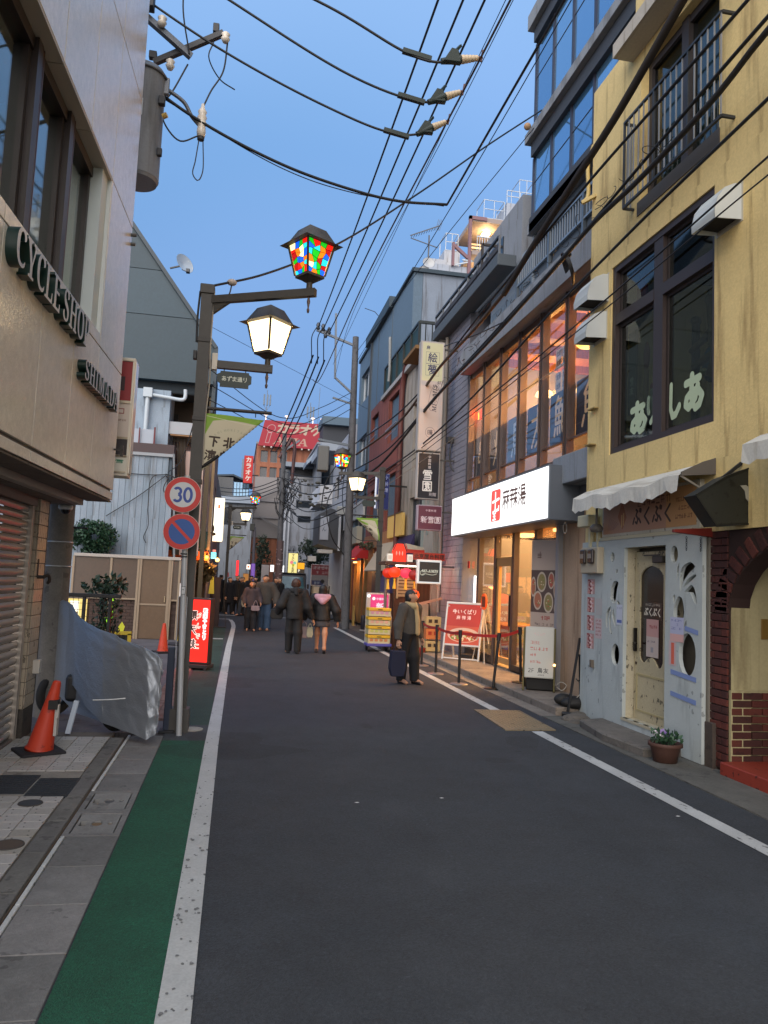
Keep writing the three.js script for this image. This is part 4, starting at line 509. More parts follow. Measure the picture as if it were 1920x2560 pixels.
// the shop sign under it
{ const t = thing('shop_sign', 'brown horizontal signboard with dark hiragana under the drooping awning', 'sign', [4.72, 2.4, -8.3]); part(t, 'frame', rb(4.7, 4.76, 2.4, 2.92, -9.38, -7.2, 0.01), M(0xb7b3a2, 0.6, { map: T.worn })); part(t, 'board', pn(4.697, 2.66, -8.3, 2.08, 0.44, '-x'), printMat(1024, 224, (x, w, h) => { const g = x.createLinearGradient(0, 0, w, 0); fill(x, w, h, '#a07a62'); x.fillStyle = '#b08656'; x.fillRect(w * 0.72, 0, w * 0.28, h); x.fillStyle = '#8f5a3a'; x.beginPath(); x.moveTo(245, 20); x.lineTo(300, 130); x.lineTo(250, 205); x.lineTo(190, 120); x.fill(); x.fillStyle = '#c09a5a'; x.fillRect(235, 110, 12, 80); x.fillRect(258, 100, 10, 80); x.strokeStyle = '#8d6a5c'; x.lineWidth = 8; for (let k = 0; k < 6; k++) { x.beginPath(); x.moveTo(60 + k * 14, 200); x.lineTo(90 + k * 22, 120 + k * 8); x.stroke(); } smallPrint(x, 380, 30, 420, 44, '#4a3024', 5); row(x, 'ぷくぷく', 370, 84, 108, 15, '#2c1a12', 1.02); for (let k = 0; k < 3; k++) smallPrint(x, 830, 60 + k * 48, 170, 24, '#6d4526', 3); })); part(t, 'sill', bx(4.68, 4.76, 2.36, 2.4, -9.4, -7.18), M(0xb4ae94, 0.7)); }
// white shop front with cut-out fish, its door and papers
{
  const t = thing('white_shop_front', 'worn white shop front with fish shaped cut-outs and a cream door', 'shop front', [4.71, 0, -8.5]);
  const rect = (z0, z1, y0, y1) => [[z0, y0], [z1, y0], [z1, y1], [z0, y1]];
  const path = (pts) => { const c = new THREE.CatmullRomCurve3(pts.map((p) => V(p[0], p[1], 0)), true, 'catmullrom', 0.4).getPoints(pts.length * 5); return c.map((p) => [p.x, p.y]); };
  const holes = [rect(-8.76, -7.83, 0.2, 2.25), ell(-9.06, 2.14, 0.05, 0.062), ell(-8.94, 1.96, 0.022, 0.03), ell(-8.95, 0.93, 0.1, 0.135), ell(-7.66, 2.14, 0.075, 0.095), ell(-7.4, 1.08, 0.155, 0.225),
    path([[-9.1, 1.62], [-9.08, 1.76], [-9.0, 1.84], [-8.9, 1.82], [-8.93, 1.74], [-8.96, 1.62], [-9.0, 1.55]]), path([[-9.09, 1.52], [-9.2, 1.44], [-9.21, 1.3], [-9.17, 1.24], [-9.16, 1.36]]), path([[-9.06, 1.5], [-9.13, 1.36], [-9.1, 1.2], [-9.04, 1.18], [-9.09, 1.32]]), path([[-9.02, 1.49], [-9.05, 1.4], [-8.98, 1.28], [-8.95, 1.3], [-8.99, 1.42]]), path([[-8.92, 1.6], [-8.84, 1.55], [-8.86, 1.51], [-8.92, 1.54]]),
    path([[-7.53, 1.74], [-7.55, 1.88], [-7.5, 2.0], [-7.36, 2.05], [-7.27, 2.0], [-7.38, 1.93], [-7.48, 1.84]]), path([[-7.6, 1.86], [-7.6, 1.98], [-7.56, 2.05], [-7.57, 1.92]]), path([[-7.48, 1.78], [-7.4, 1.87], [-7.27, 1.92], [-7.25, 1.9], [-7.36, 1.84]]), path([[-7.46, 1.73], [-7.34, 1.81], [-7.27, 1.76], [-7.23, 1.62], [-7.27, 1.62], [-7.36, 1.73]]), path([[-7.65, 1.42], [-7.66, 1.56], [-7.58, 1.68], [-7.5, 1.66], [-7.46, 1.52], [-7.5, 1.42], [-7.58, 1.38]]), path([[-7.66, 1.6], [-7.68, 1.68], [-7.64, 1.7], [-7.63, 1.64]]), path([[-7.48, 1.36], [-7.42, 1.44], [-7.42, 1.36]])];
  part(t, 'front_panel', ext('x', rect(-9.32, -7.14, 0.02, 2.36), 4.69, 4.735, holes, 0, 10), WHT);
  part(t, 'side_panel', bx(4.7, 4.75, 0.02, 2.36, -9.95, -9.325), WHT);
  part(t, 'dark_room', [bx(4.98, 5.0, 0, 2.36, -9.3, -7.1), bx(4.74, 4.98, 0, 2.36, -9.32, -9.3), bx(4.74, 4.98, 0, 2.36, -7.14, -7.1)], M(0x6e6a60, 0.9)); part(t, 'inner_post', bx(4.9, 4.93, 0.2, 2.3, -7.46, -7.38), M(0xb0a88f, 0.8)); part(t, 'inner_post', bx(4.9, 4.93, 1.2, 2.1, -7.56, -7.52), M(0x2f5d50, 0.8));
  part(t, 'door_reveal', [bx(4.735, 4.9, 0.2, 2.25, -8.78, -8.762), bx(4.735, 4.9, 0.2, 2.25, -7.83, -7.812), bx(4.735, 4.9, 2.25, 2.27, -8.78, -7.812), bx(4.68, 4.9, 0.17, 0.2, -8.78, -7.812)], M(0xb6ae95, 0.75, { map: T.worn }));
  const arch = new THREE.Path(); arch.moveTo(-8.62, 0.95); arch.quadraticCurveTo(-8.55, 0.84, -8.48, 0.9); arch.quadraticCurveTo(-8.34, 1.02, -8.22, 0.86); arch.quadraticCurveTo(-8.14, 0.82, -8.1, 0.92); arch.lineTo(-8.1, 1.88); arch.quadraticCurveTo(-8.12, 2.0, -8.36, 2.03); arch.quadraticCurveTo(-8.6, 2.0, -8.62, 1.88); arch.lineTo(-8.62, 0.95);
  const cream = M(0xb9ad8c, 0.6, { map: T.worn }), d = part(t, 'door', ext('x', rect(-8.74, -7.96, 0.2, 2.2), 4.83, 4.87, [arch]), cream);
  part(t, 'door_side', bx(4.83, 4.87, 0.2, 2.2, -7.95, -7.83), cream); part(d, 'door_pane', bx(4.848, 4.853, 0.84, 2.04, -8.63, -8.09), M(0x241a17, 0.12, {})); part(d, 'moulding', [bx(4.822, 4.83, 0.72, 0.745, -8.68, -8.02), bx(4.822, 4.83, 0.3, 0.32, -8.68, -8.02), bx(4.822, 4.83, 0.32, 0.72, -8.68, -8.66), bx(4.822, 4.83, 0.32, 0.72, -8.04, -8.02)], M(0xa3976f, 0.6)); part(d, 'handle', [rb(4.79, 4.83, 1.0, 1.28, -8.7, -8.67, 0.006), bar([4.79, 1.1, -8.69], [4.78, 1.1, -8.6], 0.02)], M(0x1d1a18, 0.35, { metalness: 0.6 })); part(d, 'closer', [rb(4.77, 4.83, 2.06, 2.14, -8.26, -8.04, 0.01), bar([4.78, 2.15, -8.45], [4.78, 2.15, -8.1], 0.015)], M(0x2c2825, 0.5)); part(d, 'keyhole', cy([4.822, 0.86, -8.69], [4.83, 0.86, -8.69], 0.018), M(0x3a2d20, 0.4));
  part(d, 'pane_lettering', pn(4.844, 1.5, -8.36, 0.44, 0.2, '-x'), printMat(256, 116, (x, w, h) => { fill(x, w, h, '#241a17'); smallPrint(x, 40, 8, 190, 18, '#b9b2a4', 2); row(x, 'ぷくぷく', 20, 40, 56, 8, '#d8d2c2', 0.98); }, 0.3));
  part(d, 'notice', pn(4.842, 1.18, -8.35, 0.27, 0.44, '-x'), printMat(96, 160, (x, w, h) => { fill(x, w, h, '#b8a8a0'); x.fillStyle = '#b58c86'; x.fillRect(0, 0, w, 74); smallPrint(x, 8, 24, 80, 14, '#8d3a3a', 2); smallPrint(x, 8, 90, 80, 8, '#5a5560', 1); x.fillStyle = '#8d8a90'; x.fillRect(36, 118, 20, 22); }));
  const paper = (z0, z1, y0, y1, draw, label) => part(t, 'pasted_paper', pn(4.686, (y0 + y1) / 2, (z0 + z1) / 2, Math.abs(z1 - z0), y1 - y0, '-x'), printMat(96, 160, draw), false, label);
  const menu = (x, w, h) => { fill(x, w, h, '#a98a86'); for (let k = 0; k < 16; k++) { x.fillStyle = ['#8a3c3c', '#c9a0a0', '#6d2a2c', '#b77a70', '#d9c4bc'][k % 5]; x.beginPath(); x.ellipse(20 + (k * 37) % 60, 12 + k * 9.5, 16, 9, k, 0, 7); x.fill(); } };
  for (let k = 0; k < 4; k++) part(t, 'menu_card', pn(4.697, 1.76 - k * 0.24, -9.66, 0.22, 0.2, '-x'), printMat(96, 160, menu)); part(t, 'pasted_paper', pn(4.697, 1.22, -9.42, 0.2, 0.26, '-x'), printMat(96, 128, (x, w, h) => { fill(x, w, h, '#b7a5a4'); for (let k = 0; k < 5; k++) smallPrint(x, 8, 10 + k * 22, 80, 12, '#8d4448', 1.5); })); part(t, 'pasted_paper', pn(4.697, 1.5, -9.42, 0.18, 0.22, '-x'), M(0xa9a6a4, 0.7));
  paper(-8.93, -8.78, 1.3, 1.55, (x, w, h) => { fill(x, w, h, '#b7bcc8'); smallPrint(x, 8, 20, 80, 14, '#6a6f86', 1.5); x.fillStyle = '#5468a0'; x.fillRect(10, 120, 76, 24); }); paper(-7.72, -7.46, 1.2, 1.46, (x, w, h) => { fill(x, w, h, '#a9adc4'); for (let k = 0; k < 3; k++) smallPrint(x, 8, 14 + k * 26, 80, 16, '#5a5f90', 1.5); x.fillStyle = '#c9a09a'; x.fillRect(0, 110, 96, 50); }); paper(-7.74, -7.6, 0.94, 1.2, (x, w, h) => { fill(x, w, h, '#b9a6a6'); x.fillStyle = '#c8604a'; x.fillRect(30, 10, 40, 140); });
  const tape = M(0x7387b4, 0.5); for (const [z0, z1, y] of [[-7.44, -7.2, 1.31], [-7.7, -7.23, 0.83], [-7.7, -7.23, 0.6]]) part(t, 'blue_tape', ext('x', [[z0, y + 0.02], [z1, y - 0.015], [z1, y + 0.035], [z0, y + 0.07]], 4.684, 4.687), tape);
  part(t, 'switch', rb(4.66, 4.7, 0.7, 0.8, -9.6, -9.54, 0.006), M(0x5c5348, 0.6));
}
{ const t = thing('electric_meters', 'pair of small electric meters on a beige box beside the white shop front', 'meter', [4.62, 2.0, -9.5]); part(t, 'box', rb(4.6, 4.7, 1.93, 2.28, -9.8, -9.3, 0.02), M(0xa39a86, 0.6)); for (const z of [-9.68, -9.45]) { const m = part(t, 'meter_window', rb(4.56, 4.6, 2.06, 2.25, z - 0.075, z + 0.075, 0.03), M(0x2e2624, 0.15)); part(m, 'dial', bx(4.557, 4.56, 2.13, 2.19, z - 0.05, z + 0.05), M(0x7d756c, 0.5)); } part(t, 'conduit', [bar([4.7, 2.28, -9.7], [4.7, 2.62, -9.7], 0.05), bar([4.71, 2.28, -9.5], [4.71, 2.56, -9.5], 0.04), rb(4.58, 4.74, 2.56, 2.72, -9.88, -9.55, 0.015)], M(0xc0b998, 0.6)); }
{ const t = thing('wall_lamp', 'unlit grey round wall lamp beside the brown shop sign', 'lamp', [4.6, 2.5, -9.35]); part(t, 'shade', lathe([[0, 0], [0.07, 0.01], [0.09, 0.06], [0.05, 0.11], [0, 0.12]], 4.58, 2.46, -9.3), M(0x5e5a54, 0.5)); part(t, 'stem', [cy([4.58, 2.57, -9.3], [4.58, 2.8, -9.3], 0.015), bar([4.58, 2.8, -9.3], [4.72, 2.8, -9.3], 0.02)], M(0x5e5a54, 0.5)); }
// brick entrance with its arch
{
  const t = thing('brick_entrance', 'dark red brick pillar and arch with a cream side wall and red step', 'entrance', [4.75, 0, -6.9]);
  const bm = [0x57241b, 0x4c1f18, 0x632c20, 0x45201a].map((c) => M(c, 0.8, { map: T.concrete })), mort = M(0x2b1a16, 0.95);
  part(t, 'core', [bx(4.775, 5.0, 0, 2.4, -7.13, -6.83), ext('x', (() => { const p = [[-6.83, 1.55]]; for (let k = 0; k <= 16; k++) { const a = Math.PI - k / 16 * Math.PI; p.push([-5.6 + 1.23 * Math.cos(a), 1.55 + 0.72 * Math.sin(a)]); } p.push([-4.37, 1.55], [-4.37, 2.9], [-6.83, 2.9]); return p; })(), 4.775, 5.0)], mort);
  let n = 0; const put = (z0, z1, y0, y1, x0 = 4.757) => part(t, 'brick', rb(x0, x0 + 0.03, y0, y1, z0, z1, 0.004), bm[(rnd() * 4) | 0]);
  for (let j = 0; j < 31; j++) { const y = 0.04 + j * 0.075; if (j % 2) { put(-7.13, -6.93, y, y + 0.064); put(-6.92, -6.83, y, y + 0.064); } else { put(-7.13, -7.04, y, y + 0.064); put(-7.03, -6.83, y, y + 0.064); } }
  for (let k = 0; k < 24; k++) { const a = Math.PI - (k + 0.5) / 24 * Math.PI, g = rb(-0.014, 0.016, -0.1, 0.1, -0.045, 0.045, 0.004); g.rotateX(-(a - Math.PI / 2)); g.translate(4.771, 1.55 + 0.83 * Math.sin(a), -5.6 + 1.34 * Math.cos(a)); part(t, 'brick', g, bm[k % 4]); }
  const far = part(t, 'alcove_wall', [bx(5.0, 7.2, 0, 3, -6.93, -6.83), bx(4.78, 5.0, 0.0, 0.8, -6.83, -6.8)], M(0xa69d76, 0.85, { map: T.plaster })); part(t, 'alcove_face', bx(4.8, 7.2, 0.8, 2.9, -6.829, -6.822), M(0xa69d76, 0.85, { map: T.plaster }));
  for (let j = 0; j < 10; j++) for (let i = 0; i < 8; i++) { const x = 4.8 + i * 0.215 - (j % 2) * 0.1, y = 0.04 + j * 0.075; part(t, 'brick', rb(Math.max(4.79, x), x + 0.2, y, y + 0.064, -6.826, -6.795, 0.004), bm[(rnd() * 4) | 0]); }
  part(t, 'alcove_back', bx(7.2, 7.3, 0, 3, -6.9, -3), M(0x3a322c, 0.9)); part(t, 'alcove_ceiling', bx(4.78, 7.2, 2.9, 3, -6.9, -3), M(0x4a4238, 0.9)); part(t, 'side_wall', bx(4.76, 5, 0, 2.9, -4.37, -3), mort); part(t, 'alcove_end', bx(5.0, 7.2, 0, 2.9, -3.9, -3.8), M(0x4a4238, 0.9));
  part(t, 'red_step', rb(4.66, 7.2, 0, 0.13, -6.8, -3.9, 0.015), M(0x8d3320, 0.6, { map: T.worn })); part(t, 'switch_plate', rb(5.12, 5.2, 1.3, 1.5, -6.822, -6.81, 0.006), M(0x6d5524, 0.5)); part(t, 'base_stone', rb(4.72, 4.78, 0.0, 0.45, -7.14, -7.0, 0.01), M(0x4f443c, 0.9, { map: T.concrete }));
}
{ const t = thing('hexagonal_sign', 'dark angular lantern shaped sign with a pale leaf hanging over the brick arch', 'sign', [4.55, 2.6, -6.55]); const p = [[4.2, 2.64], [4.52, 2.84], [4.8, 2.95], [4.98, 2.66], [4.92, 2.42], [4.42, 2.36]]; part(t, 'case', ext('z', p, -6.72, -6.5, [], 0.012), M(0x22241f, 0.4, { map: T.worn })); part(t, 'leaf', ext('z', [[4.66, 2.76], [4.71, 2.71], [4.72, 2.64], [4.76, 2.6], [4.8, 2.66], [4.85, 2.67], [4.82, 2.73], [4.82, 2.82], [4.77, 2.74], [4.72, 2.77]], -6.502, -6.494), M(0x8d8b7c, 0.6)); part(t, 'edge', p.map((a, i) => bar([a[0], a[1], -6.5], [...p[(i + 1) % 6], -6.5], 0.016)), M(0x161714, 0.4)); part(t, 'painted_glint', ext('z', [[4.8, 2.46], [4.92, 2.52], [4.96, 2.62], [4.94, 2.5], [4.9, 2.44]], -6.5, -6.49), M(0x6a7076, 0.2)); part(t, 'hanger', bar([4.55, 2.84, -6.6], [4.75, 3.0, -6.6], 0.03), black); }  // pale sliver on the case is a painted glint
{ const t = thing('red_bracket', 'red painted bracket with two short hanging chains beside the brick pillar', 'bracket', [4.5, 2.34, -7.1]); part(t, 'arm', ext('z', [[4.33, 2.33], [4.33, 2.36], [4.78, 2.4], [4.78, 2.3]], -7.12, -7.07, [], 0.004), M(0x6d1f16, 0.5)); for (const x of [4.48, 4.64]) { const g = []; for (let k = 0; k < 6; k++) g.push(muv(new THREE.TorusGeometry(0.012, 0.003, 5, 10).scale(0.7, 1.2, 1).rotateY(k % 2 ? 1.57 : 0).translate(x, 2.28 - k * 0.023, -7.095))); part(t, 'chain', g, black); } }
{ const t = thing('flower_pot', 'brown round flower pot with small white and violet flowers on the step', 'flower pot', [4.39, 0, -7.3]); part(t, 'pot', lathe([[0, 0.01], [0.115, 0.01], [0.15, 0.16], [0.17, 0.165], [0.17, 0.2], [0.15, 0.2], [0.14, 0.17], [0, 0.165]], 4.39, 0.005, -7.3, 26), M(0x4d3228, 0.7, { map: T.worn })); part(t, 'foliage', leaves(170, 0.15, 0.07, 0.14, 0.055).translate(4.39, 0.24, -7.3), LEAFM(0x2a4a30)); for (const [x, y, z, c] of [[4.3, 0.29, -7.34, 0xb9b4bd], [4.36, 0.31, -7.3, 0x8f7bb0], [4.33, 0.27, -7.26, 0xc4c0c4], [4.4, 0.29, -7.28, 0x74609a]]) part(t, 'flower', [0, 1, 2, 3, 4].map((k) => ball(x + Math.cos(k * 1.257) * 0.018, y + Math.sin(k * 1.257) * 0.014, z, 0.016, 1, 1, 0.4, 8, 6)), M(c, 0.7)); }

// ---------------------------------------------------------------- ramen shop with the glazed upper floor
const mull = M(0x4a4340, 0.4, { metalness: 0.4 }), mullD = M(0x2b2725, 0.45);
const CLEAR = GLASS(0xfafafa);
{
  const b = thing('ramen_shop', 'two storey shop with tall lit windows over a bright white sign and warm interior', 'building', [5.2, 0, -10.1]);
  const warmWall = M(0xd9a765, 0.85, { map: T.plaster }), wood = M(0x9a6636, 0.7, { map: T.wood });
  // shell
  part(b, 'floor', bx(5.25, 10, -0.05, 0.14, -18.6, -10.1), M(0x8d7d66, 0.6, { map: T.concrete }));
  part(b, 'back_wall', bx(10, 10.1, 0, 8.4, -18.7, -10.0), warmWall); part(b, 'inner_wall', bx(5.3, 10, 0.14, 3.3, -10.25, -10.1), warmWall); part(b, 'inner_wall', bx(5.3, 10, 3.8, 7.1, -10.25, -10.1), warmWall); part(b, 'far_wall', bx(5.3, 10, 0.14, 3.3, -18.7, -18.6), warmWall); part(b, 'far_wall', bx(5.3, 10, 3.75, 7.1, -17.75, -17.65), M(0xb0763c, 0.8, { map: T.wood }));
  part(b, 'floor_slab', bx(5.2, 10, 3.3, 3.78, -18.7, -10.0), M(0x6d6a66, 0.85)); part(b, 'upper_ceiling', bx(5.22, 10, 6.95, 7.1, -18.7, -10.0), wood); part(b, 'shop_ceiling', bx(5.35, 10, 2.92, 3.0, -18.6, -10.25), M(0xb99057, 0.8));
  for (let z = -16.6; z < -10.4; z += 1.08) part(b, 'ceiling_beam', bx(5.3, 9.9, 6.78, 6.95, z - 0.06, z + 0.06), M(0x7a4a22, 0.75, { map: T.wood }));
  // upper glazing: seven bays
  const zs = [-17.05, -15.92, -14.84, -13.76, -12.68, -11.6, -10.5, -10.12];
  const up = M(0x554a47, 0.35, { metalness: 0.5 });
  for (let i = 0; i < 8; i++) part(b, 'mullion', rb(5.13, 5.27, 3.78, 6.8, zs[i] - 0.045, zs[i] + 0.045, 0.008), up);
  for (let i = 0; i < 7; i++) { const a = zs[i] + 0.045, c = zs[i + 1] - 0.045; const w = part(b, 'window', [bx(5.16, 5.24, 3.78, 3.86, a, c), bx(5.16, 5.24, 6.5, 6.8, a, c), bx(5.17, 5.23, 4.12, 4.15, a, c)], M(0x6a5344, 0.4, { metalness: 0.4 })); part(w, 'pane', bx(5.195, 5.2, 3.86, 6.5, a, c), CLEAR); if (i < 6) part(w, 'fin', bx(5.1, 5.13, 3.8, 6.78, c + 0.02, c + 0.045), up); }
  // dark band behind the glass with the big characters
  const chars = '串焼鳥友鮮魚';
  for (let i = 0; i < 6; i++) { const a = zs[i] + 0.05, c = zs[i + 1] - 0.05; part(b, 'name_band', [bx(5.30, 5.33, 4.2, 5.1, a, c)], M(0x34363f, 0.6)); part(b, 'name_character', pn(5.297, 4.65, (a + c) / 2, c - a, 0.9, '-x'), printMat(256, 232, (x, w, h) => { fill(x, w, h, i === 2 ? '#6a7880' : '#34363f'); x.strokeStyle = i === 2 ? '#d0dade' : '#f2cfa0'; brush(x, chars[i], 52, 18, 190, 17); x.lineWidth = 9; x.globalAlpha = 0.9; x.strokeStyle = i === 2 ? '#d0dade' : '#f2cfa0'; brush(x, chars[i], 49, 20, 190, 9); }, 0.6)); }
  part(b, 'name_band', bx(5.30, 5.33, 4.2, 5.1, zs[6] + 0.05, zs[7] - 0.05), M(0x34363f, 0.6));
  // concrete fascia over the glass, with a boarded soffit
  part(b, 'soffit', bx(4.93, 5.3, 6.8, 6.85, -17.1, -10.02), M(0xa88a5a, 0.8, { map: T.wood })); part(b, 'fascia', rb(4.9, 5.3, 6.62, 7.12, -17.1, -10.0, 0.01), M(0x8b9096, 0.85, { map: T.plaster })); part(b, 'fascia_top', bx(4.95, 5.4, 7.12, 7.2, -17.1, -10), M(0x74797e, 0.85));
  part(b, 'roof', bx(5.3, 10, 7.1, 7.3, -18.7, -10), M(0x6a6a68, 0.9));
  // ground floor glazing and door
  const gf = [-17.42, -16.32, -15.2, -14.15, -13.02, -11.85];
  for (const z of gf) part(b, 'shop_mullion', rb(5.24, 5.36, 0.12, 2.95, z - 0.06, z + 0.06, 0.008), mull);
  part(b, 'shop_head', bx(5.25, 5.38, 2.86, 3.0, -17.5, -11.79), mull); part(b, 'shop_base', bx(5.25, 5.38, 0.115, 0.3, -17.5, -15.25), mullD); part(b, 'shop_base', bx(5.25, 5.38, 0.115, 0.24, -14.1, -11.9), mullD);
  [[gf[0], gf[1]], [gf[1], gf[2]], [gf[3], gf[4]], [gf[4], gf[5]]].forEach(([a, c]) => part(b, 'shop_pane', bx(5.296, 5.301, 0.24, 2.86, a + 0.06, c - 0.06), CLEAR));
  const d = part(b, 'sliding_door', [bx(5.27, 5.34, 2.12, 2.3, -15.14, -14.2), bx(5.27, 5.33, 0.2, 2.12, -15.1, -15.0), bx(5.27, 5.33, 0.2, 2.12, -14.32, -14.22), bx(5.27, 5.33, 0.2, 0.32, -15.0, -14.32)], M(0xb58a52, 0.5)); part(d, 'pane', bx(5.3, 5.304, 0.32, 2.12, -15.0, -14.32), CLEAR); part(d, 'transom_pane', bx(5.3, 5.304, 2.32, 2.85, -15.12, -14.22), CLEAR); part(d, 'pull', rb(5.23, 5.26, 0.95, 1.55, -14.29, -14.25, 0.006), M(0x3a3532, 0.35, { metalness: 0.6 }));
  part(b, 'entry_pier', bx(5.1, 5.4, 0.1, 3.3, -11.79, -11.68), M(0x8d8d8f, 0.5)); part(b, 'pier', bx(5.18, 5.4, 0.1, 3.78, -11.68, -10.0), M(0xb89c80, 0.85, { map: T.plaster })); part(b, 'canopy_end', rb(4.8, 5.3, 3.3, 3.75, -11.3, -10.0, 0.02), M(0x8f959b, 0.8, { map: T.plaster })); part(b, 'band', bx(5.1, 5.3, 3.0, 3.78, -17.5, -10.0), M(0x5b5a5c, 0.8));
  // what is on the far wall: shelves, refrigerated case, strip lamps, wording
  const far = -18.55; part(b, 'shelf_back', bx(5.6, 7.4, 1.2, 2.85, far - 0.03, far), M(0xc98a3c, 0.7)); part(b, 'shelf', [bx(5.6, 7.4, 1.36, 1.4, far, far + 0.5), bx(5.6, 7.4, 1.86, 1.9, far, far + 0.4)], M(0xdcb98a, 0.6)); part(b, 'counter', rb(5.7, 7.3, 0.14, 1.1, far + 0.2, far + 0.9, 0.02), M(0x9b6a3a, 0.6, { map: T.wood }));
  part(b, 'strip_lamp', bx(5.6, 7.4, 1.9, 1.94, far + 0.34, far + 0.4), EM(0xffd79a, 5)); part(b, 'strip_lamp', bx(6.6, 7.35, 2.1, 2.14, far + 0.06, far + 0.12), EM(0xfff1c8, 6));
  part(b, 'herbs', leaves(420, 0.85, 0.16, 0.16, 0.11).translate(6.5, 1.58, far + 0.22), LEAFM(0x6b8a2c)).userData.kind = 'stuff'; part(b, 'food_trays', Array.from({ length: 9 }, (_, k) => rb(5.7 + k * 0.185, 5.86 + k * 0.185, 1.4, 1.47, far + 0.05, far + 0.45, 0.01)), M(0xb9603a, 0.6)).userData.kind = 'stuff';
  part(b, 'wall_wording', pn(6.85, 2.55, far + 0.004, 0.9, 0.14), printMat(256, 40, (x, w, h) => { fill(x, w, h, '#b98546'); x.fillStyle = '#f2ead0'; x.font = 'bold 34px sans-serif'; x.fillText('MALATANG', 6, 33); }));
  part(b, 'menu_board', bx(6.7, 7.4, 2.2, 2.42, far, far + 0.03), EM(0xffb347, 1.6, 0x7a4a12)); part(b, 'till', rb(6.3, 6.45, 1.1, 1.42, far + 0.7, far + 0.85, 0.01), M(0x2b2320, 0.4)); part(b, 'stool', [lathe([[0, 0.6], [0.17, 0.6], [0.17, 0.65], [0, 0.66]], 6.1, 0.14, -15.2), cy([6.1, 0.14, -15.2], [6.1, 0.75, -15.2], 0.03), cy([6.1, 0.14, -15.2], [6.1, 0.16, -15.2], 0.16)], M(0x4a3020, 0.6)); part(b, 'table', [rb(5.7, 6.6, 0.86, 0.9, -17.2, -15.9), cy([6.1, 0.14, -16.5], [6.1, 0.86, -16.5], 0.05)], M(0xa06f3e, 0.5, { map: T.wood })); part(b, 'partition', rb(6.5, 6.6, 0.14, 1.5, -14.6, -12.0), M(0xd8a050, 0.7));
  for (const [x, z] of [[6.4, -16.5], [6.4, -14.2], [6.4, -12.2], [8.2, -15.4], [8.2, -12.8]]) { const l = part(b, 'ceiling_lamp', rb(x - 0.18, x + 0.18, 2.86, 2.92, z - 0.35, z + 0.35, 0.01), EM(0xffc070, 4)); }
  // upstairs: lit doorway, pinned sheets
  part(b, 'lit_doorway', bx(5.55, 5.95, 3.9, 5.7, -17.64, -17.62), EM(0xffb24a, 2.2, 0x8a4a10)); part(b, 'lit_doorway', bx(6.25, 6.6, 5.3, 5.7, -17.64, -17.62), EM(0xffb24a, 2.2, 0x8a4a10));
  const sheetTex = printMat(128, 160, (x, w, h) => { fill(x, w, h, '#c6bfae'); for (let r = 0; r < 2; r++) row(x, '友鮮', 20, 12 + r * 76, 46, 7, '#5a5a58'); });
  for (let r = 0; r < 2; r++) for (let k = 0; k < 3; k++) { part(b, 'pinned_sheet', pn(5.36, 5.32 + r * 0.42, -12.45 + k * 0.27, 0.24, 0.36, '-x'), sheetTex); }
  part(b, 'table_lamp', [ball(5.6, 5.15, -12.3, 0.035, 1, 2, 1), ball(5.6, 5.12, -12.6, 0.028, 1, 2, 1)], EM(0xffc46a, 3));
  // ledge over the fascia with its railing and ribbed wall
  part(b, 'setback_wall', bx(5.32, 5.5, 7.2, 8.42, -16.2, -10), M(0x8593a0, 0.7)); const ribs = []; for (let z = -16.1; z < -10; z += 0.1) ribs.push(bx(5.3, 5.32, 7.2, 7.75, z, z + 0.055)); part(b, 'ribbed_sheet', ribs, M(0x7c8c9a, 0.5, { metalness: 0.3 })).userData.kind = 'stuff';
  const rail = part(b, 'railing', bar([5.2, 8.15, -14.2], [5.2, 8.15, -10.05], 0.045), M(0x8c959c, 0.4, { metalness: 0.6 })); part(rail, 'lower_rail', bar([5.2, 7.7, -14.2], [5.2, 7.7, -10.05], 0.04), M(0x8c959c, 0.4, { metalness: 0.6 })); for (let z = -14.15; z < -10.05; z += 0.105) part(rail, 'baluster', bar([5.2, 7.7, z], [5.2, 8.15, z], 0.018), M(0xa3adb4, 0.4, { metalness: 0.6 })); for (const z of [-14.2, -12.6, -11.2]) part(rail, 'post', bar([5.2, 7.15, z], [5.2, 8.17, z], 0.06), M(0x6d767d, 0.4, { metalness: 0.6 }));
  part(b, 'sky_pane', bx(5.45, 5.47, 7.75, 8.42, -14, -10.05), M(0x6d93ae, 0.08, { metalness: 0.6 }));
  // lamps' light
  const pl = (x, y, z, c, i, r) => { const l = new THREE.PointLight(c, i); l.position.set(x, y, z); l.shadow.radius = r ?? 6; l.castShadow = true; scene.add(l); };
  const ra = (x, y, z, w, h, c, i, to) => { const l = new THREE.RectAreaLight(c, i, w, h); l.position.set(x, y, z); l.lookAt(...to); scene.add(l); };
  ra(7.2, 2.84, -14.4, 2.6, 6, 0xffbd70, 19, [7.2, 0, -14.4]); pl(6.3, 2.3, -17.9, 0xffc47a, 14); pl(6.9, 6.1, -16.2, 0xffb868, 26); pl(6.9, 6.1, -13.4, 0xffb868, 26); pl(6.6, 6.1, -11.4, 0xffb868, 20);
  // uplights at the foot of the upper glass
  for (let i = 0; i < 7; i++) { const z = (zs[i] + zs[i + 1]) / 2; part(b, 'uplight_lamp', rb(5.24, 5.29, 3.79, 3.82, z - 0.38, z + 0.38, 0.005), EM(0xff9a32, 16)); }
}
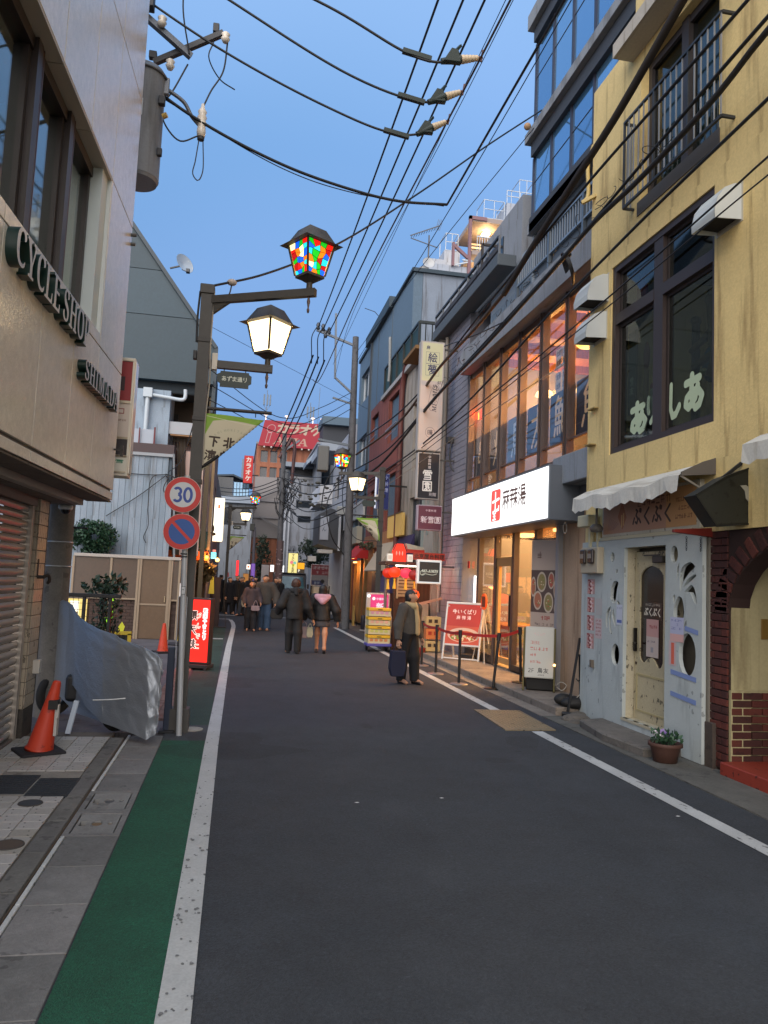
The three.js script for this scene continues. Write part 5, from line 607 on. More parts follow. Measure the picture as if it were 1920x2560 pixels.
{ const t = thing('pendant_lamp', 'glowing dome pendant lamp seen through the fourth upper window bay', 'lamp', [6.25, 5.85, -14.9], 'lamps upstairs'); part(t, 'shade', lathe([[0.0, 0.14], [0.08, 0.135], [0.16, 0.08], [0.19, 0.0], [0.0, -0.01]], 5.95, 5.6, -14.5), EM(0xffd98a, 3.2, 0xffe0a0)); part(t, 'cord', cy([5.95, 5.74, -14.5], [5.95, 6.95, -14.5], 0.008), black);
  const u = thing('pendant_lamp', 'glowing flat drum pendant lamp in the upper window bay beside the yellow wall', 'lamp', [5.9, 6.1, -12.4], 'lamps upstairs'); part(u, 'shade', lathe([[0.03, 0.13], [0.09, 0.12], [0.1, 0.07], [0.19, 0.05], [0.2, -0.05], [0.16, -0.09], [0, -0.1]], 5.92, 6.12, -12.5), EM(0xffc860, 2.6, 0xffe0a0)); part(u, 'cord', cy([5.92, 6.25, -12.5], [5.92, 6.95, -12.5], 0.01), black); }
{ const t = thing('red_lantern', 'glowing red paper lantern with black writing inside the farthest upper window bay', 'lantern', [5.5, 5.7, -17.25]); part(t, 'paper', lathe([[0.1, -0.22], [0.16, -0.19], [0.2, -0.08], [0.205, 0.06], [0.17, 0.18], [0.1, 0.22]], 5.5, 5.72, -17.3, 22), EM(0xff2a08, 1.5, 0x9a1a08)); part(t, 'cap', [cy([5.5, 5.94, -17.3], [5.5, 5.97, -17.3], 0.1), cy([5.5, 5.47, -17.3], [5.5, 5.5, -17.3], 0.1)], black); part(t, 'hot_core', ball(5.4, 5.68, -17.13, 0.03, 0.5, 3.6, 1), EM(0xffb040, 4)); part(t, 'cord', cy([5.5, 5.97, -17.3], [5.5, 6.9, -17.3], 0.008), black); const l = new THREE.PointLight(0xff3a10, 1.2); l.position.set(5.3, 5.7, -16.95); scene.add(l); }
// the white sign box
{ const t = thing('ramen_sign', 'long bright white light box sign with red seal over the ramen shop', 'sign', [4.9, 2.77, -13.6]);
  part(t, 'case', rb(4.605, 5.24, 2.75, 3.6, -16.28, -10.93, 0.012), M(0x565d66, 0.5)); part(t, 'edge_trim', [bx(4.595, 4.61, 3.575, 3.605, -16.28, -10.93), bx(4.595, 4.61, 2.745, 2.775, -16.28, -10.93)], M(0x6d6f72, 0.4));
  part(t, 'sign_face', pn(4.594, 3.175, -13.605, 5.3, 0.8, '-x'), printMat(1920, 290, (x, w, h) => { fill(x, w, h, '#ffffff'); const X = (z) => (z + 16.255) / 5.3 * w; row(x, '薬膳スープ春雨', X(-15.4), 112, 62, 4, '#b9b4ae', 1.14); x.fillStyle = '#d8423c'; const rx = X(-13.62), rw = X(-13.1) - rx; x.beginPath(); x.roundRect(rx, 38, rw, 210, 22); x.fill(); x.strokeStyle = '#fff'; brush(x, '七', rx + 24, 50, 140, 17); brush(x, '宝', rx + 34, 170, 70, 9); row(x, '麻辣湯', X(-13.02), 54, 132, 14, '#3d2c28', 1.05, false, 1.02); row(x, 'マーラータン', X(-12.72), 206, 24, 3, '#8a7a72', 1.2); }, 0.4, 1.9));
  const l = new THREE.RectAreaLight(0xf4f6ff, 1.5, 5.2, 0.75); l.position.set(4.585, 3.175, -13.6); l.lookAt(0, 3.175, -13.6); scene.add(l); part(t, 'hang_ring', muv(new THREE.TorusGeometry(0.05, 0.006, 6, 14).scale(0.6, 1.6, 1).translate(4.9, 2.64, -11.0)), M(0x8d8a86, 0.5)); }
// glass tower above it
{ const b = thing('glass_building', 'blue mirrored glass building with grey ledges rising above the ramen shop', 'building', [5.2, 8.4, -13.45]);
  const gl = [0x6fa0c6, 0x6596bd, 0x7aa9cc].map((c) => M(c, 0.06, { metalness: 0.72 })), mu = M(0x3c3a44, 0.4, { metalness: 0.5 });
  part(b, 'core', bx(5.24, 9, 7.3, 20, -13.4, 3), M(0x4a545e, 0.8)); part(b, 'end_face', bx(5.2, 9, 7.3, 20, -13.45, -13.4), M(0x7d8790, 0.6));
  const tops = [[8.62, 9.95], [10.42, 12.3], [12.9, 15.5], [15.9, 18.5]]; for (const [y0, y1] of tops) for (let z = -13.42, k = 0; z < 2; z += 0.853, k++) { part(b, 'glass_panel', bx(5.19, 5.235, y0, y1, z + 0.03, z + 0.823), gl[(k * 7 + (y0 | 0)) % 3]); part(b, 'mullion', bx(5.16, 5.24, y0, y1, z - 0.03, z + 0.03), mu); part(b, 'joint', bx(5.183, 5.19, y0 + 0.62 * (y1 - y0), y0 + 0.62 * (y1 - y0) + 0.018, z + 0.03, z + 0.823), mu); }
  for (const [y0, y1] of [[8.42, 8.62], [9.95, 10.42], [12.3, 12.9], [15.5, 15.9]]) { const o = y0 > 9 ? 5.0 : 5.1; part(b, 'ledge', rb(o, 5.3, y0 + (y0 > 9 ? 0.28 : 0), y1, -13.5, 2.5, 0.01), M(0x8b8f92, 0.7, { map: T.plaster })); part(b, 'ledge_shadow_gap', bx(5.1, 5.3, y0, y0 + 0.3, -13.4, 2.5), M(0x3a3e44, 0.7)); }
  part(b, 'bird_spike', ball(4.98, 10.5, -13.3, 0.07), M(0x9a7a5a, 0.7)); }
// tiled party wall next to it
{ const b = thing('tiled_building', 'grey small tiled wall with a dark sloping parapet rail between shop and sign tower', 'building', [5.1, 0, -17.1]);
  part(b, 'wall', bx(5.13, 9, 0, 8.2, -19.2, -17.12), M(0x5f6068, 0.8)); const g = []; for (let j = 0; j < 56; j++) for (let i = 0; i < 9; i++) g.push(bx(5.115, 5.13, 0.02 + j * 0.146, 0.02 + j * 0.146 + 0.134, -17.13 - i * 0.232 - 0.222, -17.13 - i * 0.232)); part(b, 'tiles', g, M(0x8a8890, 0.5, { map: T.fine })).userData.kind = 'stuff';
  part(b, 'parapet', rb(4.8, 5.2, 8.15, 8.4, -19.5, -14.3, 0.02), M(0x4c545a, 0.7)); part(b, 'upper_block', bx(5.3, 9, 8.2, 9.7, -17.6, -14.3), M(0x8f949a, 0.8, { map: T.plaster })); part(b, 'block_window', bx(5.28, 5.31, 8.6, 9.3, -16.6, -15.4), M(0x23282c, 0.3));
  const r = part(b, 'guard_rail', bar([4.85, 8.78, -19.4], [4.85, 8.78, -14.4], 0.05), M(0x2c2d2f, 0.5)); part(r, 'lower_rail', bar([4.85, 8.48, -19.4], [4.85, 8.48, -14.4], 0.04), M(0x2c2d2f, 0.5)); for (let z = -19.4; z < -14.3; z += 0.72) part(r, 'post', bar([4.85, 8.35, z], [4.85, 8.8, z], 0.04), M(0x6a6d70, 0.5)); part(r, 'kick_plate', bx(4.83, 4.86, 8.4, 8.62, -19.4, -14.4), M(0x3a3430, 0.6)); part(b, 'scaffold', [bar([4.85, 8.4, -15.5], [5.3, 8.4, -15.5], 0.05), bar([4.85, 9.1, -15.5], [5.3, 9.1, -15.5], 0.05), bar([4.85, 8.35, -15.5], [4.85, 9.12, -15.5], 0.05)], M(0x3a3634, 0.6)); part(b, 'downpipe', tube([[5.05, 8.1, -18.9], [5.05, 7.9, -18.9], [5.06, 6, -18.9], [5.06, 1, -18.9]], 0.05), M(0x8b8378, 0.6)); part(b, 'vent', [rb(4.95, 5.12, 5.2, 5.35, -18.3, -18.15), tube([[5.05, 5.3, -18.0], [4.98, 5.0, -18.0], [5.0, 4.6, -18.0], [5.06, 4.45, -17.9]], 0.02)], M(0x3a3836, 0.6)); }

// ---------------------------------------------------------------- right side beyond the ramen shop
const pipeM = M(0x5a2f2a, 0.6);
// signs that hang out over the street from the tiled wall
const hang = (name, label, x0, x1, y0, y1, z, d, body, draw, tw, th, glow = 0, trim = 0x9a948c) => { const t = thing(name, label, 'sign', [(x0 + x1) / 2, y0, z]); part(t, 'case', rb(x0, x1, y0, y1, z - d, z, 0.015), M(trim, 0.5)); part(t, 'face', pn((x0 + x1) / 2, (y0 + y1) / 2, z + 0.003, x1 - x0 - 0.05, y1 - y0 - 0.05), printMat(tw, th, draw, 0.5, glow)); part(t, 'bracket', bar([x1, y1 - 0.15, z - d / 2], [5.12, y1 - 0.15, z - d / 2], 0.04), M(0x4a4846, 0.5)); return t; };
hang('tower_sign', 'tall pale vertical sign with a cream upper panel above the black restaurant sign', 4.15, 4.76, 4.92, 7.66, -18, 0.22, 0, (x, w, h) => { fill(x, w, h, '#b7ada8'); x.fillStyle = '#c3bf9a'; x.fillRect(8, 6, w - 16, h * 0.355); row(x, '麻', 40, 30, 30, 4, '#4a4a5c'); row(x, '雀', 110, 30, 30, 4, '#4a4a5c'); x.strokeStyle = '#5a5a6a'; x.lineWidth = 2; x.strokeRect(38, 80, 116, 92); x.strokeRect(38, 176, 116, 92); row(x, '絵夢', 56, 86, 78, 8, '#3c3c58', 1.22, true); x.fillStyle = '#3a3a3a'; x.font = 'bold 34px serif'; x.fillText('4F', 140, 300); x.save(); x.translate(96, 560); x.rotate(-1.57); x.font = 'italic bold 50px serif'; x.fillStyle = '#4a4850'; x.fillText('MI-AMIS', 0, 0); x.restore(); x.strokeStyle = '#6a6870'; x.lineWidth = 3; x.beginPath(); x.ellipse(120, 440, 40, 110, 0.2, 0, 7); x.stroke(); x.beginPath(); x.arc(96, 720, 40, 0, 7); x.stroke(); row(x, '晴', 74, 698, 44, 4, '#4a4248'); }, 192, 860);
hang('black_restaurant_sign', 'black vertical sign with white brush characters below the tall pale sign', 4.18, 4.74, 3.74, 4.88, -18, 0.2, 0, (x, w, h) => { fill(x, w, h, '#1d1b22'); row(x, '中国料理', 92, 16, 28, 3.4, '#c9c5c4', 1.15, true); row(x, '雪園', 44, 150, 92, 11, '#e6e2da', 1.12, true); row(x, '別館', 110, 356, 34, 3.4, '#b9b4b4', 1.05); }, 200, 410, 0, 0xa8a29c);
hang('purple_sign', 'rounded dark plum sign with white characters between black sign and red booth roof', 4.22, 4.84, 2.99, 3.6, -18, 0.18, 0, (x, w, h) => { fill(x, w, h, '#63303f'); row(x, '中華料理', 68, 30, 22, 2.6, '#c9b4b8', 1.2); row(x, '新雪園', 24, 96, 62, 6, '#dccfd2', 1.06); }, 220, 216, 0, 0x9d8f98);
{ const t = hang('framed_logo_sign', 'square black lit sign with pale ornate wording in a white frame above the lanterns', 4.2, 4.8, 1.7, 2.27, -17.7, 0.14, 0, (x, w, h) => { fill(x, w, h, '#ffffff'); x.fillStyle = '#26282a'; x.fillRect(12, 12, w - 24, h - 24); x.fillStyle = '#f2f0da'; x.font = 'italic bold 40px serif'; x.fillText('MI-AMIS', 34, 120); x.strokeStyle = '#e8e6d0'; x.lineWidth = 5; x.beginPath(); x.arc(46, 126, 24, 0.5, 5); x.stroke(); x.beginPath(); x.moveTo(40, 146); x.bezierCurveTo(90, 110, 120, 170, 200, 130); x.stroke(); }, 240, 228, 0.75, 0xe0e0da); }
// red booth of the Chinese restaurant
{ const t = thing('red_booth', 'red Chinese restaurant booth with a small gabled roof, banner and lit eaves', 'booth', [4.3, 0, -19]);
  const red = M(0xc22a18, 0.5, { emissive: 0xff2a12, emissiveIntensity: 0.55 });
  part(t, 'gable', ext('z', [[3.88, 2.22], [4.2, 2.22], [4.2, 2.5], [4.12, 2.68], [3.96, 2.68], [3.88, 2.5]], -19.2, -19.0), red); part(t, 'gable_marks', [0, 1, 2].map((k) => ball(3.96 + k * 0.075, 2.44, -18.995, 0.02, 0.8, 2.8, 0.3)), M(0xe8b0a0, 0.5)); part(t, 'gable_trim', [bar([3.87, 2.5, -18.99], [3.95, 2.7, -18.99], 0.02), bar([3.95, 2.7, -18.99], [4.13, 2.7, -18.99], 0.02), bar([4.13, 2.7, -18.99], [4.21, 2.5, -18.99], 0.02)], M(0x1f2a26, 0.6));
  part(t, 'roof', ext('z', [[4.2, 2.7], [4.66, 2.62], [4.7, 2.54], [4.24, 2.56]], -19.6, -19.02), M(0xa9a592, 0.7)); part(t, 'roof_face', bx(4.22, 4.68, 2.46, 2.55, -19.04, -19.0), M(0xb02a1c, 0.5)); part(t, 'eave_board', rb(3.6, 5.0, 2.14, 2.22, -19.5, -18.6, 0.01), M(0x4a2f24, 0.7)); part(t, 'tube_lamp', cy([3.9, 2.13, -18.75], [4.6, 2.13, -18.75], 0.022), EM(0xfff3dc, 5));
  const lb = printMat(64, 64, (x, w, h) => { fill(x, w, h, '#fff4e2'); x.fillStyle = '#c89a86'; for (let k = 0; k < 5; k++) x.fillRect(8 + k * 10, 12, 5, 40); }, 0.5, 0.9); for (const x of [3.78, 4.3]) { part(t, 'small_lit_sign', rb(x - 0.07, x + 0.07, 2.23, 2.42, -19.05, -18.92, 0.008), M(0xd9d2c4, 0.5)); part(t, 'small_lit_face', pn(x, 2.325, -18.916, 0.12, 0.17), lb); }
  part(t, 'banner', bx(4.25, 5.05, 2.28, 2.46, -18.4, -18.42), M(0x9a2014, 0.6)); part(t, 'banner_face', pn(4.65, 2.37, -18.397, 0.8, 0.18), printMat(256, 58, (x, w, h) => { fill(x, w, h, '#d23a1e'); row(x, '北京屋台料理', 8, 10, 38, 5, '#2a0f0c', 1.08); }, 0.5, 0.5));
  part(t, 'front_wall', bx(4.0, 5.1, 0, 2.14, -19.5, -19.35), M(0x5a3c2a, 0.8, { map: T.wood })); for (let k = 0; k < 8; k++) part(t, 'louvre_or_shade_sheet', bx(4.1, 4.55, 1.35 + k * 0.085, 1.41 + k * 0.085, -19.34, -19.3), M(0x8a7a60, 0.7)); part(t, 'louvre_frame', [bx(4.06, 4.1, 1.3, 2.05, -19.35, -19.28), bx(4.55, 4.59, 1.3, 2.05, -19.35, -19.28)], M(0x9a8a6c, 0.7)); part(t, 'cabinet', rb(4.15, 4.85, 0.1, 1.2, -19.34, -19.0, 0.02), M(0x9a9078, 0.6)); part(t, 'cabinet_grille', [0, 1, 2, 3].map((k) => bx(4.25, 4.55, 0.6 + k * 0.07, 0.63 + k * 0.07, -19.0, -18.985)), M(0x3a342c, 0.7)); part(t, 'pole', cy([3.72, 0, -19.0], [3.72, 2.14, -19.0], 0.04), M(0x5c5450, 0.5)); part(t, 'wood_bar', bar([4.5, 1.2, -18.6], [5.05, 1.36, -18.5], 0.06), M(0xa58a70, 0.8));
  const l = new THREE.PointLight(0xff5a30, 2.4); l.position.set(4.3, 1.8, -18.3); l.shadow.radius = 8; scene.add(l); const l2 = new THREE.PointLight(0xffe2b8, 1.6); l2.position.set(4.25, 2.05, -18.7); scene.add(l2); }
{ const body = lathe([[0.04, -0.12], [0.1, -0.1], [0.145, -0.03], [0.15, 0.02], [0.12, 0.09], [0.04, 0.12]], 0, 0, 0, 22);
  const lan = (x, y, z, col, i, label, s = 1) => { const t = thing('paper_lantern', label, 'lantern', [x, y, z], 'paper lanterns under the red booth eave'); part(t, 'paper', body.clone().scale(s, s, s), EM(col, i, 0x8a2016), true); part(t, 'ring', [cy([0, 0.12 * s, 0], [0, 0.15 * s, 0], 0.05 * s), cy([0, -0.15 * s, 0], [0, -0.12 * s, 0], 0.05 * s)], M(0x5a3a12, 0.5), true); part(t, 'tassel', [cy([0, -0.15 * s, 0], [0, -0.19 * s, 0], 0.02, 0.03), cy([0, -0.4 * s, 0], [0, -0.19 * s, 0], 0.045 * s, 0.018)], M(0xb8922a, 0.7, { emissive: 0xd8a020, emissiveIntensity: 0.15 }), true); part(t, 'cord', cy([0, 0.15 * s, 0], [0, 0.28, 0], 0.006), black, true); };
  lan(3.83, 1.95, -18.5, 0xff3a12, 1.3, 'glowing red paper lantern under the booth eave, second from the lamp post'); lan(3.72, 1.93, -18.75, 0xd02808, 0.7, 'dimmer red paper lantern half behind another, nearest the dark lamp post'); lan(4.1, 1.94, -18.45, 0xff3a5a, 1.0, 'pinkish glowing paper lantern in the middle of the booth eave'); lan(4.28, 1.9, -18.3, 0x7a1a1c, 0.35, 'dark red paper lantern given a faint glow, partly behind the framed logo sign'); lan(4.18, 1.42, -17.95, 0xff4a12, 1.5, 'glowing orange lantern low behind the head of the woman in a scarf', 1.05); }  // the dark lantern also gets a faint glow in its paper material
{ const t = thing('drink_crates', 'stack of three cream and red bottle crates behind the rope stanchions', 'crates', [4.55, 0.1, -16.9]); for (let k = 0; k < 3; k++) { const c = part(t, 'crate', [bx(4.45, 4.8, 0.14 + k * 0.28, 0.38 + k * 0.28, -17.9, -17.6)], M(k === 1 ? 0xb0683a : 0xa8966a, 0.7)); part(c, 'slot', [bx(4.5, 4.58, 0.24 + k * 0.28, 0.32 + k * 0.28, -17.6, -17.59), bx(4.64, 4.72, 0.24 + k * 0.28, 0.32 + k * 0.28, -17.6, -17.59)], M(k === 1 ? 0x8d2a1c : 0x3a2a20, 0.8)); } part(t, 'red_tub', lathe([[0, 0], [0.12, 0], [0.15, 0.2], [0.14, 0.2], [0, 0.02]], 4.3, 0.02, -17.6), M(0x7a2a20, 0.6)); }
// cream building with the drain pipe, red brown building, roof terrace
function facade(name, label, x, z0, z1, y1, mat, wins, o = {}) { // wins: [z0, z1, y0, y1, lit]
  const b = thing(name, label, 'building', [x, 0, (z0 + z1) / 2]); const rect = (w) => [[w[0], w[2]], [w[1], w[2]], [w[1], w[3]], [w[0], w[3]]];
  part(b, 'wall', ext('x', [[z0, o.y0 ?? 0], [z1, o.y0 ?? 0], [z1, y1], [z0, y1]], x, x + 0.3 * (o.s ?? 1), wins.map(rect)), mat);
  const s = o.s ?? 1, deep = x + 0.31 * s, far = x + 7 * s; part(b, 'body', [bx(Math.min(deep, far), Math.max(deep, far), o.y0 ?? 0, y1 - 0.02, z0 + 0.01, z1 - 0.01)], o.body ?? M(0x4c4a4a, 0.85));
  for (const w of wins) { const a = x + 0.12 * s, c = x + 0.2 * s, f = 0.05, wd = part(b, 'window', [bx(a, c, w[2], w[2] + f, w[0], w[1]), bx(a, c, w[3] - f, w[3], w[0], w[1]), bx(a, c, w[2] + f, w[3] - f, w[0], w[0] + f), bx(a, c, w[2] + f, w[3] - f, w[1] - f, w[1]), bx(a, c, w[2] + f, w[3] - f, (w[0] + w[1]) / 2 - f / 2, (w[0] + w[1]) / 2 + f / 2)], M(o.frame ?? 0x5a5c60, 0.4, { metalness: 0.4 })); part(wd, 'pane', bx((a + c) / 2, (a + c) / 2 + 0.006, w[2] + f, w[3] - f, w[0] + f, w[1] - f), w[4] ? EM(w[4], w[5] ?? 0.8, 0x8a7a5a) : M(0x38424c, 0.07)); }
  return b; }
{ const b = facade('cream_building', 'narrow cream building with a dark window and brown drain pipe behind the sign tower', 4.95, -23.55, -19.25, 8.2, M(0xa49e94, 0.85, { map: T.plaster }), [[-22.1, -20.7, 5.0, 7.0], [-22.2, -20.6, 2.6, 4.2]]);
  part(b, 'downpipe', tube([[4.85, 8.45, -22.9], [4.85, 8.2, -23.2], [4.84, 7.9, -23.35], [4.84, 5, -23.4], [4.84, 0.2, -23.4]], 0.09, 8), pipeM); part(b, 'canopy', bx(4.5, 4.95, 8.15, 8.25, -21.8, -20.2), M(0x7a5a32, 0.8)); part(b, 'conduit', [bar([4.92, 3, -19.8], [4.92, 8, -19.8], 0.05), bar([4.92, 2.6, -20.3], [4.92, 7.6, -20.3], 0.07)], M(0x8a9490, 0.6)); part(b, 'shop_door', bx(4.9, 4.95, 0.1, 2.2, -22.4, -20.2), M(0x3a2c24, 0.7)); }
{ const b = facade('red_brown_building', 'red brown rendered building with deep set windows below a roof terrace', 4.9, -29.6, -23.65, 8.4, M(0x8a4f44, 0.85, { map: T.plaster }), [[-25.85, -24.15, 6.45, 8.0], [-29.3, -27.85, 6.95, 8.05], [-25.9, -24.2, 3.5, 5.3], [-28.8, -27.2, 3.5, 5.1]], { frame: 0xb0b6bc });
  for (const [y, z0, z1] of [[6.45, -25.9, -24.1], [6.95, -29.35, -27.8]]) part(b, 'window_rail', [bar([4.82, y + 0.45, z0], [4.82, y + 0.45, z1], 0.03), bar([4.82, y + 0.2, z0], [4.82, y + 0.2, z1], 0.02)], M(0xa6a8aa, 0.4, { metalness: 0.6 }));
  part(b, 'string_course', bx(4.86, 4.95, 5.5, 5.62, -29.6, -23.65), M(0x7a453c, 0.8)); part(b, 'salmon_panel', bx(4.87, 4.9, 2.9, 3.4, -29.6, -23.65), M(0xa8764f, 0.8, { map: T.plaster })); part(b, 'shop_front', bx(4.86, 4.9, 0.1, 2.3, -29.4, -23.8), M(0x7a4e2c, 0.7, { map: T.wood }));
  const r = part(b, 'terrace_rail', [bar([4.9, 9.4, -26.9], [4.9, 9.4, -21.6], 0.06), bar([4.9, 9.4, -21.6], [6.4, 9.4, -21.6], 0.08)], M(0x2c3230, 0.5)); for (let z = -26.9; z <= -21.5; z += 1.06) part(r, 'post', bar([4.9, 8.3, z], [4.9, 9.4, z], 0.06), M(0x1c2220, 0.5)); for (let x = 5.1; x < 6.4; x += 0.2) part(r, 'baluster', bar([x, 8.3, -21.6], [x, 9.4, -21.6], 0.03), M(0x1c2220, 0.5)); part(r, 'screen', bx(4.93, 4.95, 8.35, 9.35, -26.9, -21.6), M(0x1f3a38, 0.6)); part(b, 'terrace_slab', bx(4.8, 6.6, 8.22, 8.36, -27, -21.4), M(0x9a9c9c, 0.8)); part(b, 'plant_pipe', tube([[4.8, 8.6, -25.6], [4.8, 9.0, -25.5], [4.75, 10.0, -25.4], [4.75, 10.1, -25.4]], 0.05), M(0x8b8f90, 0.6)); }
{ const b = facade('blue_grey_building', 'tall blue grey metal clad building with a flat eave rising behind the terrace', 5.02, -33.9, -23.2, 11.6, M(0x5f7484, 0.6, { map: T.fine }), [[-33.3, -31.1, 9.45, 10.75], [-33.2, -31.0, 6.6, 7.9], [-33.2, -31.0, 3.6, 5.0]], { body: M(0x74838f, 0.7, { map: T.plaster }), frame: 0xb9c2c8 });
  part(b, 'eave', [bx(4.85, 5.3, 11.55, 11.95, -31.5, -26.4), bx(4.95, 12, 11.58, 11.7, -26.4, -23.1), bx(4.95, 5.3, 11.55, 11.68, -34, -31.5)], M(0x2f3f48, 0.6)); for (const z of [-26.5, -29.2, -30.6]) part(b, 'seam', bx(5.0, 5.02, 0.2, 11.5, z, z + 0.06), M(0x4a5a66, 0.6)); part(b, 'downpipe', bar([4.97, 0.2, -30.6], [4.97, 11.5, -30.6], 0.09), M(0x343c44, 0.5)); part(b, 'facing_side', bx(5.33, 12, 8.4, 11.6, -23.24, -23.2), M(0x8893a0, 0.7, { map: T.plaster })); part(b, 'aerial', [bar([4.7, 12.1, -28.6], [4.3, 12.2, -28.6], 0.02), bar([4.9, 11.9, -28.6], [4.7, 12.1, -28.6], 0.02)], black); part(b, 'shop_front', bx(4.96, 5.02, 0.1, 2.4, -33.8, -30), M(0x8a5a36, 0.7)); }
// white tower with the outdoor stairs, far above
{ const b = thing('stair_tower', 'white high building with lit outdoor stair landings and roof cages far up behind', 'building', [9, 0, -30]); const w = M(0xaab2bd, 0.75, { map: T.plaster }), st = M(0x7a5a5e, 0.6), rl = M(0xb0b8be, 0.5, { metalness: 0.4 });
  part(b, 'parapet_block', bx(6.95, 9.4, 9, 14.95, -30, -33), w); part(b, 'curved_block', [bx(7.3, 8.7, 9, 15.6, -31, -34), bx(8.0, 8.7, 15.6, 16.05, -31, -34)], w); part(b, 'stair_wall', bx(10.4, 15, 9, 18, -30, -36), w); part(b, 'stair_core', bx(8.7, 10.4, 9, 16.0, -32.4, -33), M(0x9c9088, 0.8)); part(b, 'dark_opening', [bx(12.2, 13.3, 16, 17.2, -29.98, -30.1)], M(0x2a2e34, 0.5));
  part(b, 'landing', [bx(8.9, 10.4, 16.95, 17.15, -29.9, -32.4), bx(8.9, 10.4, 15.5, 15.68, -29.9, -32.4)], M(0x94867e, 0.7)); part(b, 'column', bx(8.74, 8.86, 14.5, 17.15, -29.85, -29.98), st); part(b, 'column', bx(8.05, 8.15, 14.9, 15.9, -29.85, -29.98), st); part(b, 'beam', [bx(8.74, 9.5, 17.0, 17.15, -29.85, -30), bar([8.1, 15.8, -29.9], [8.75, 15.3, -29.9], 0.12)], st); for (let k = 0; k < 6; k++) part(b, 'stair_tread', bx(9.3, 10.1, 15.75 + k * 0.2, 15.83 + k * 0.2, -31.4 - k * 0.1, -31.2 - k * 0.1), M(0xc9bfae, 0.7));
  part(b, 'landing_rail', [bar([9.1, 16.3, -29.9], [10.4, 16.3, -29.9], 0.05)], rl); for (let k = 0; k < 12; k++) part(b, 'landing_bar', bar([9.12 + k * 0.11, 15.68, -29.9], [9.12 + k * 0.11, 16.3, -29.9], 0.025), rl);
  for (const y of [16.9, 15.45]) { part(b, 'landing_lamp', rb(9.6, 9.95, y - 0.04, y + 0.03, -30.7, -31.0, 0.02), EM(0xffdc9a, 7)); const l = new THREE.PointLight(0xffd090, 6); l.position.set(9.75, y - 0.2, -30.7); l.shadow.radius = 8; scene.add(l); }
  const cage = (x0, x1, y0, y1, z) => { const g = []; for (const x of [x0, (x0 + x1) / 2, x1]) g.push(bar([x, y0, z], [x, y1, z], 0.025)); for (const y of [y0, (y0 + y1) / 2, y1]) g.push(bar([x0, y, z], [x1, y, z], 0.025)); for (const x of [x0, x1]) g.push(bar([x, y0, z - 1], [x, y1, z - 1], 0.025), bar([x, y1, z], [x, y1, z - 1], 0.025)); part(b, 'roof_cage', g, rl); };
  cage(8.05, 8.6, 16.05, 16.8, -31); cage(9.4, 10.3, 17.2, 18.0, -30); cage(10.95, 11.6, 18.0, 19.1, -30); const hr = []; for (const y of [18.3, 18.55]) hr.push(bar([10.4, y, -30], [13.5, y, -30], 0.03)); for (let x = 10.4; x < 13.6; x += 0.6) hr.push(bar([x, 18, -30], [x, 18.55, -30], 0.03)); part(b, 'roof_rail', hr, rl); part(b, 'side_house', ext('z', [[11.2, 18], [11.9, 18.4], [13, 18.4], [13, 18]], -32, -30.2), M(0x7d5a5c, 0.7)); part(b, 'barrier', [bar([8.2, 14.95, -29.9], [9.3, 15.3, -29.9], 0.05), bar([8.5, 15.2, -29.9], [9.4, 15.2, -29.9], 0.05)], rl); }
{ const t = thing('roof_dishes', 'two round satellite dishes on the roof edge beside the white high building', 'dish', [6.35, 13.2, -28]); for (const [x, y, r] of [[6.6, 14.0, 0.24], [6.42, 13.65, 0.22]]) { const g = lathe([[0, 0], [r * 0.5, 0.03], [r, 0.1], [r * 0.95, 0.1], [0, 0.015]], 0, 0, 0, 24); g.rotateX(1.3); part(t, 'dish', g.translate(x, y, -28), M(0xa6a8a8, 0.5)); } part(t, 'mast', [bar([6.62, 13, -28.1], [6.62, 15.2, -28.1], 0.05), bar([6.4, 13, -28.1], [6.4, 13.7, -28.1], 0.04)], M(0x54565a, 0.5)); }
{ const t = thing('tv_aerial', 'comb shaped television aerial standing on the mast by the satellite dishes', 'aerial', [6.62, 15, -28]); const g = [bar([5.85, 15.05, -28], [7.0, 15.6, -28], 0.035), bar([5.9, 14.95, -28], [6.95, 14.7, -28], 0.03)]; for (let k = 0; k < 10; k++) g.push(bar([5.9 + k * 0.1, 15.0 + k * 0.048, -28.12], [5.9 + k * 0.1, 15.0 + k * 0.048, -27.88], 0.016)); part(t, 'boom', g, M(0x50545a, 0.5)); part(t, 'grid', [0, 1, 2, 3].map((k) => bar([6.85 + k * 0.05, 15.4, -28], [6.95 + k * 0.06, 15.85, -28], 0.015)), M(0x50545a, 0.5)); }
// shop fronts at street level farther on
const slant = (name, label, cat, x0, y0, x1, y1, z0, z1, mat) => { const t = thing(name, label, cat, [x0, y1, (z0 + z1) / 2]); part(t, 'cloth', [muv(quad([x1, y1, z0], [x1, y1, z1], [x0, y0, z1], [x0, y0, z0])), ext('z', [[x0, y0], [x1, y1], [x0, y1]], z1 - 0.01, z1), ext('z', [[x0, y0], [x1, y1], [x0, y1]], z0, z0 + 0.01)], mat); part(t, 'edge_tube', bar([x1, y1, z0], [x1, y1, z1], 0.03), M(0x6a6560, 0.5)); return t; };
slant('beige_awning', 'plain beige cloth awning hanging steep over the shop beyond the dark lamp post', 'awning', 4.9, 3.05, 4.3, 2.05, -26.1, -23.6, M(0xa59a88, 0.9, { side: THREE.DoubleSide }));
slant('purple_awning', 'dark violet steep awning between beige awning and red booth', 'awning', 4.92, 3.1, 4.25, 1.4, -23.4, -21.2, M(0x2c2348, 0.85, { side: THREE.DoubleSide }));
slant('red_awning', 'bright red cloth awning over a wooden shop front far down the street', 'awning', 4.9, 3.25, 4.35, 2.55, -31.4, -28.6, M(0xb02422, 0.8, { side: THREE.DoubleSide }));
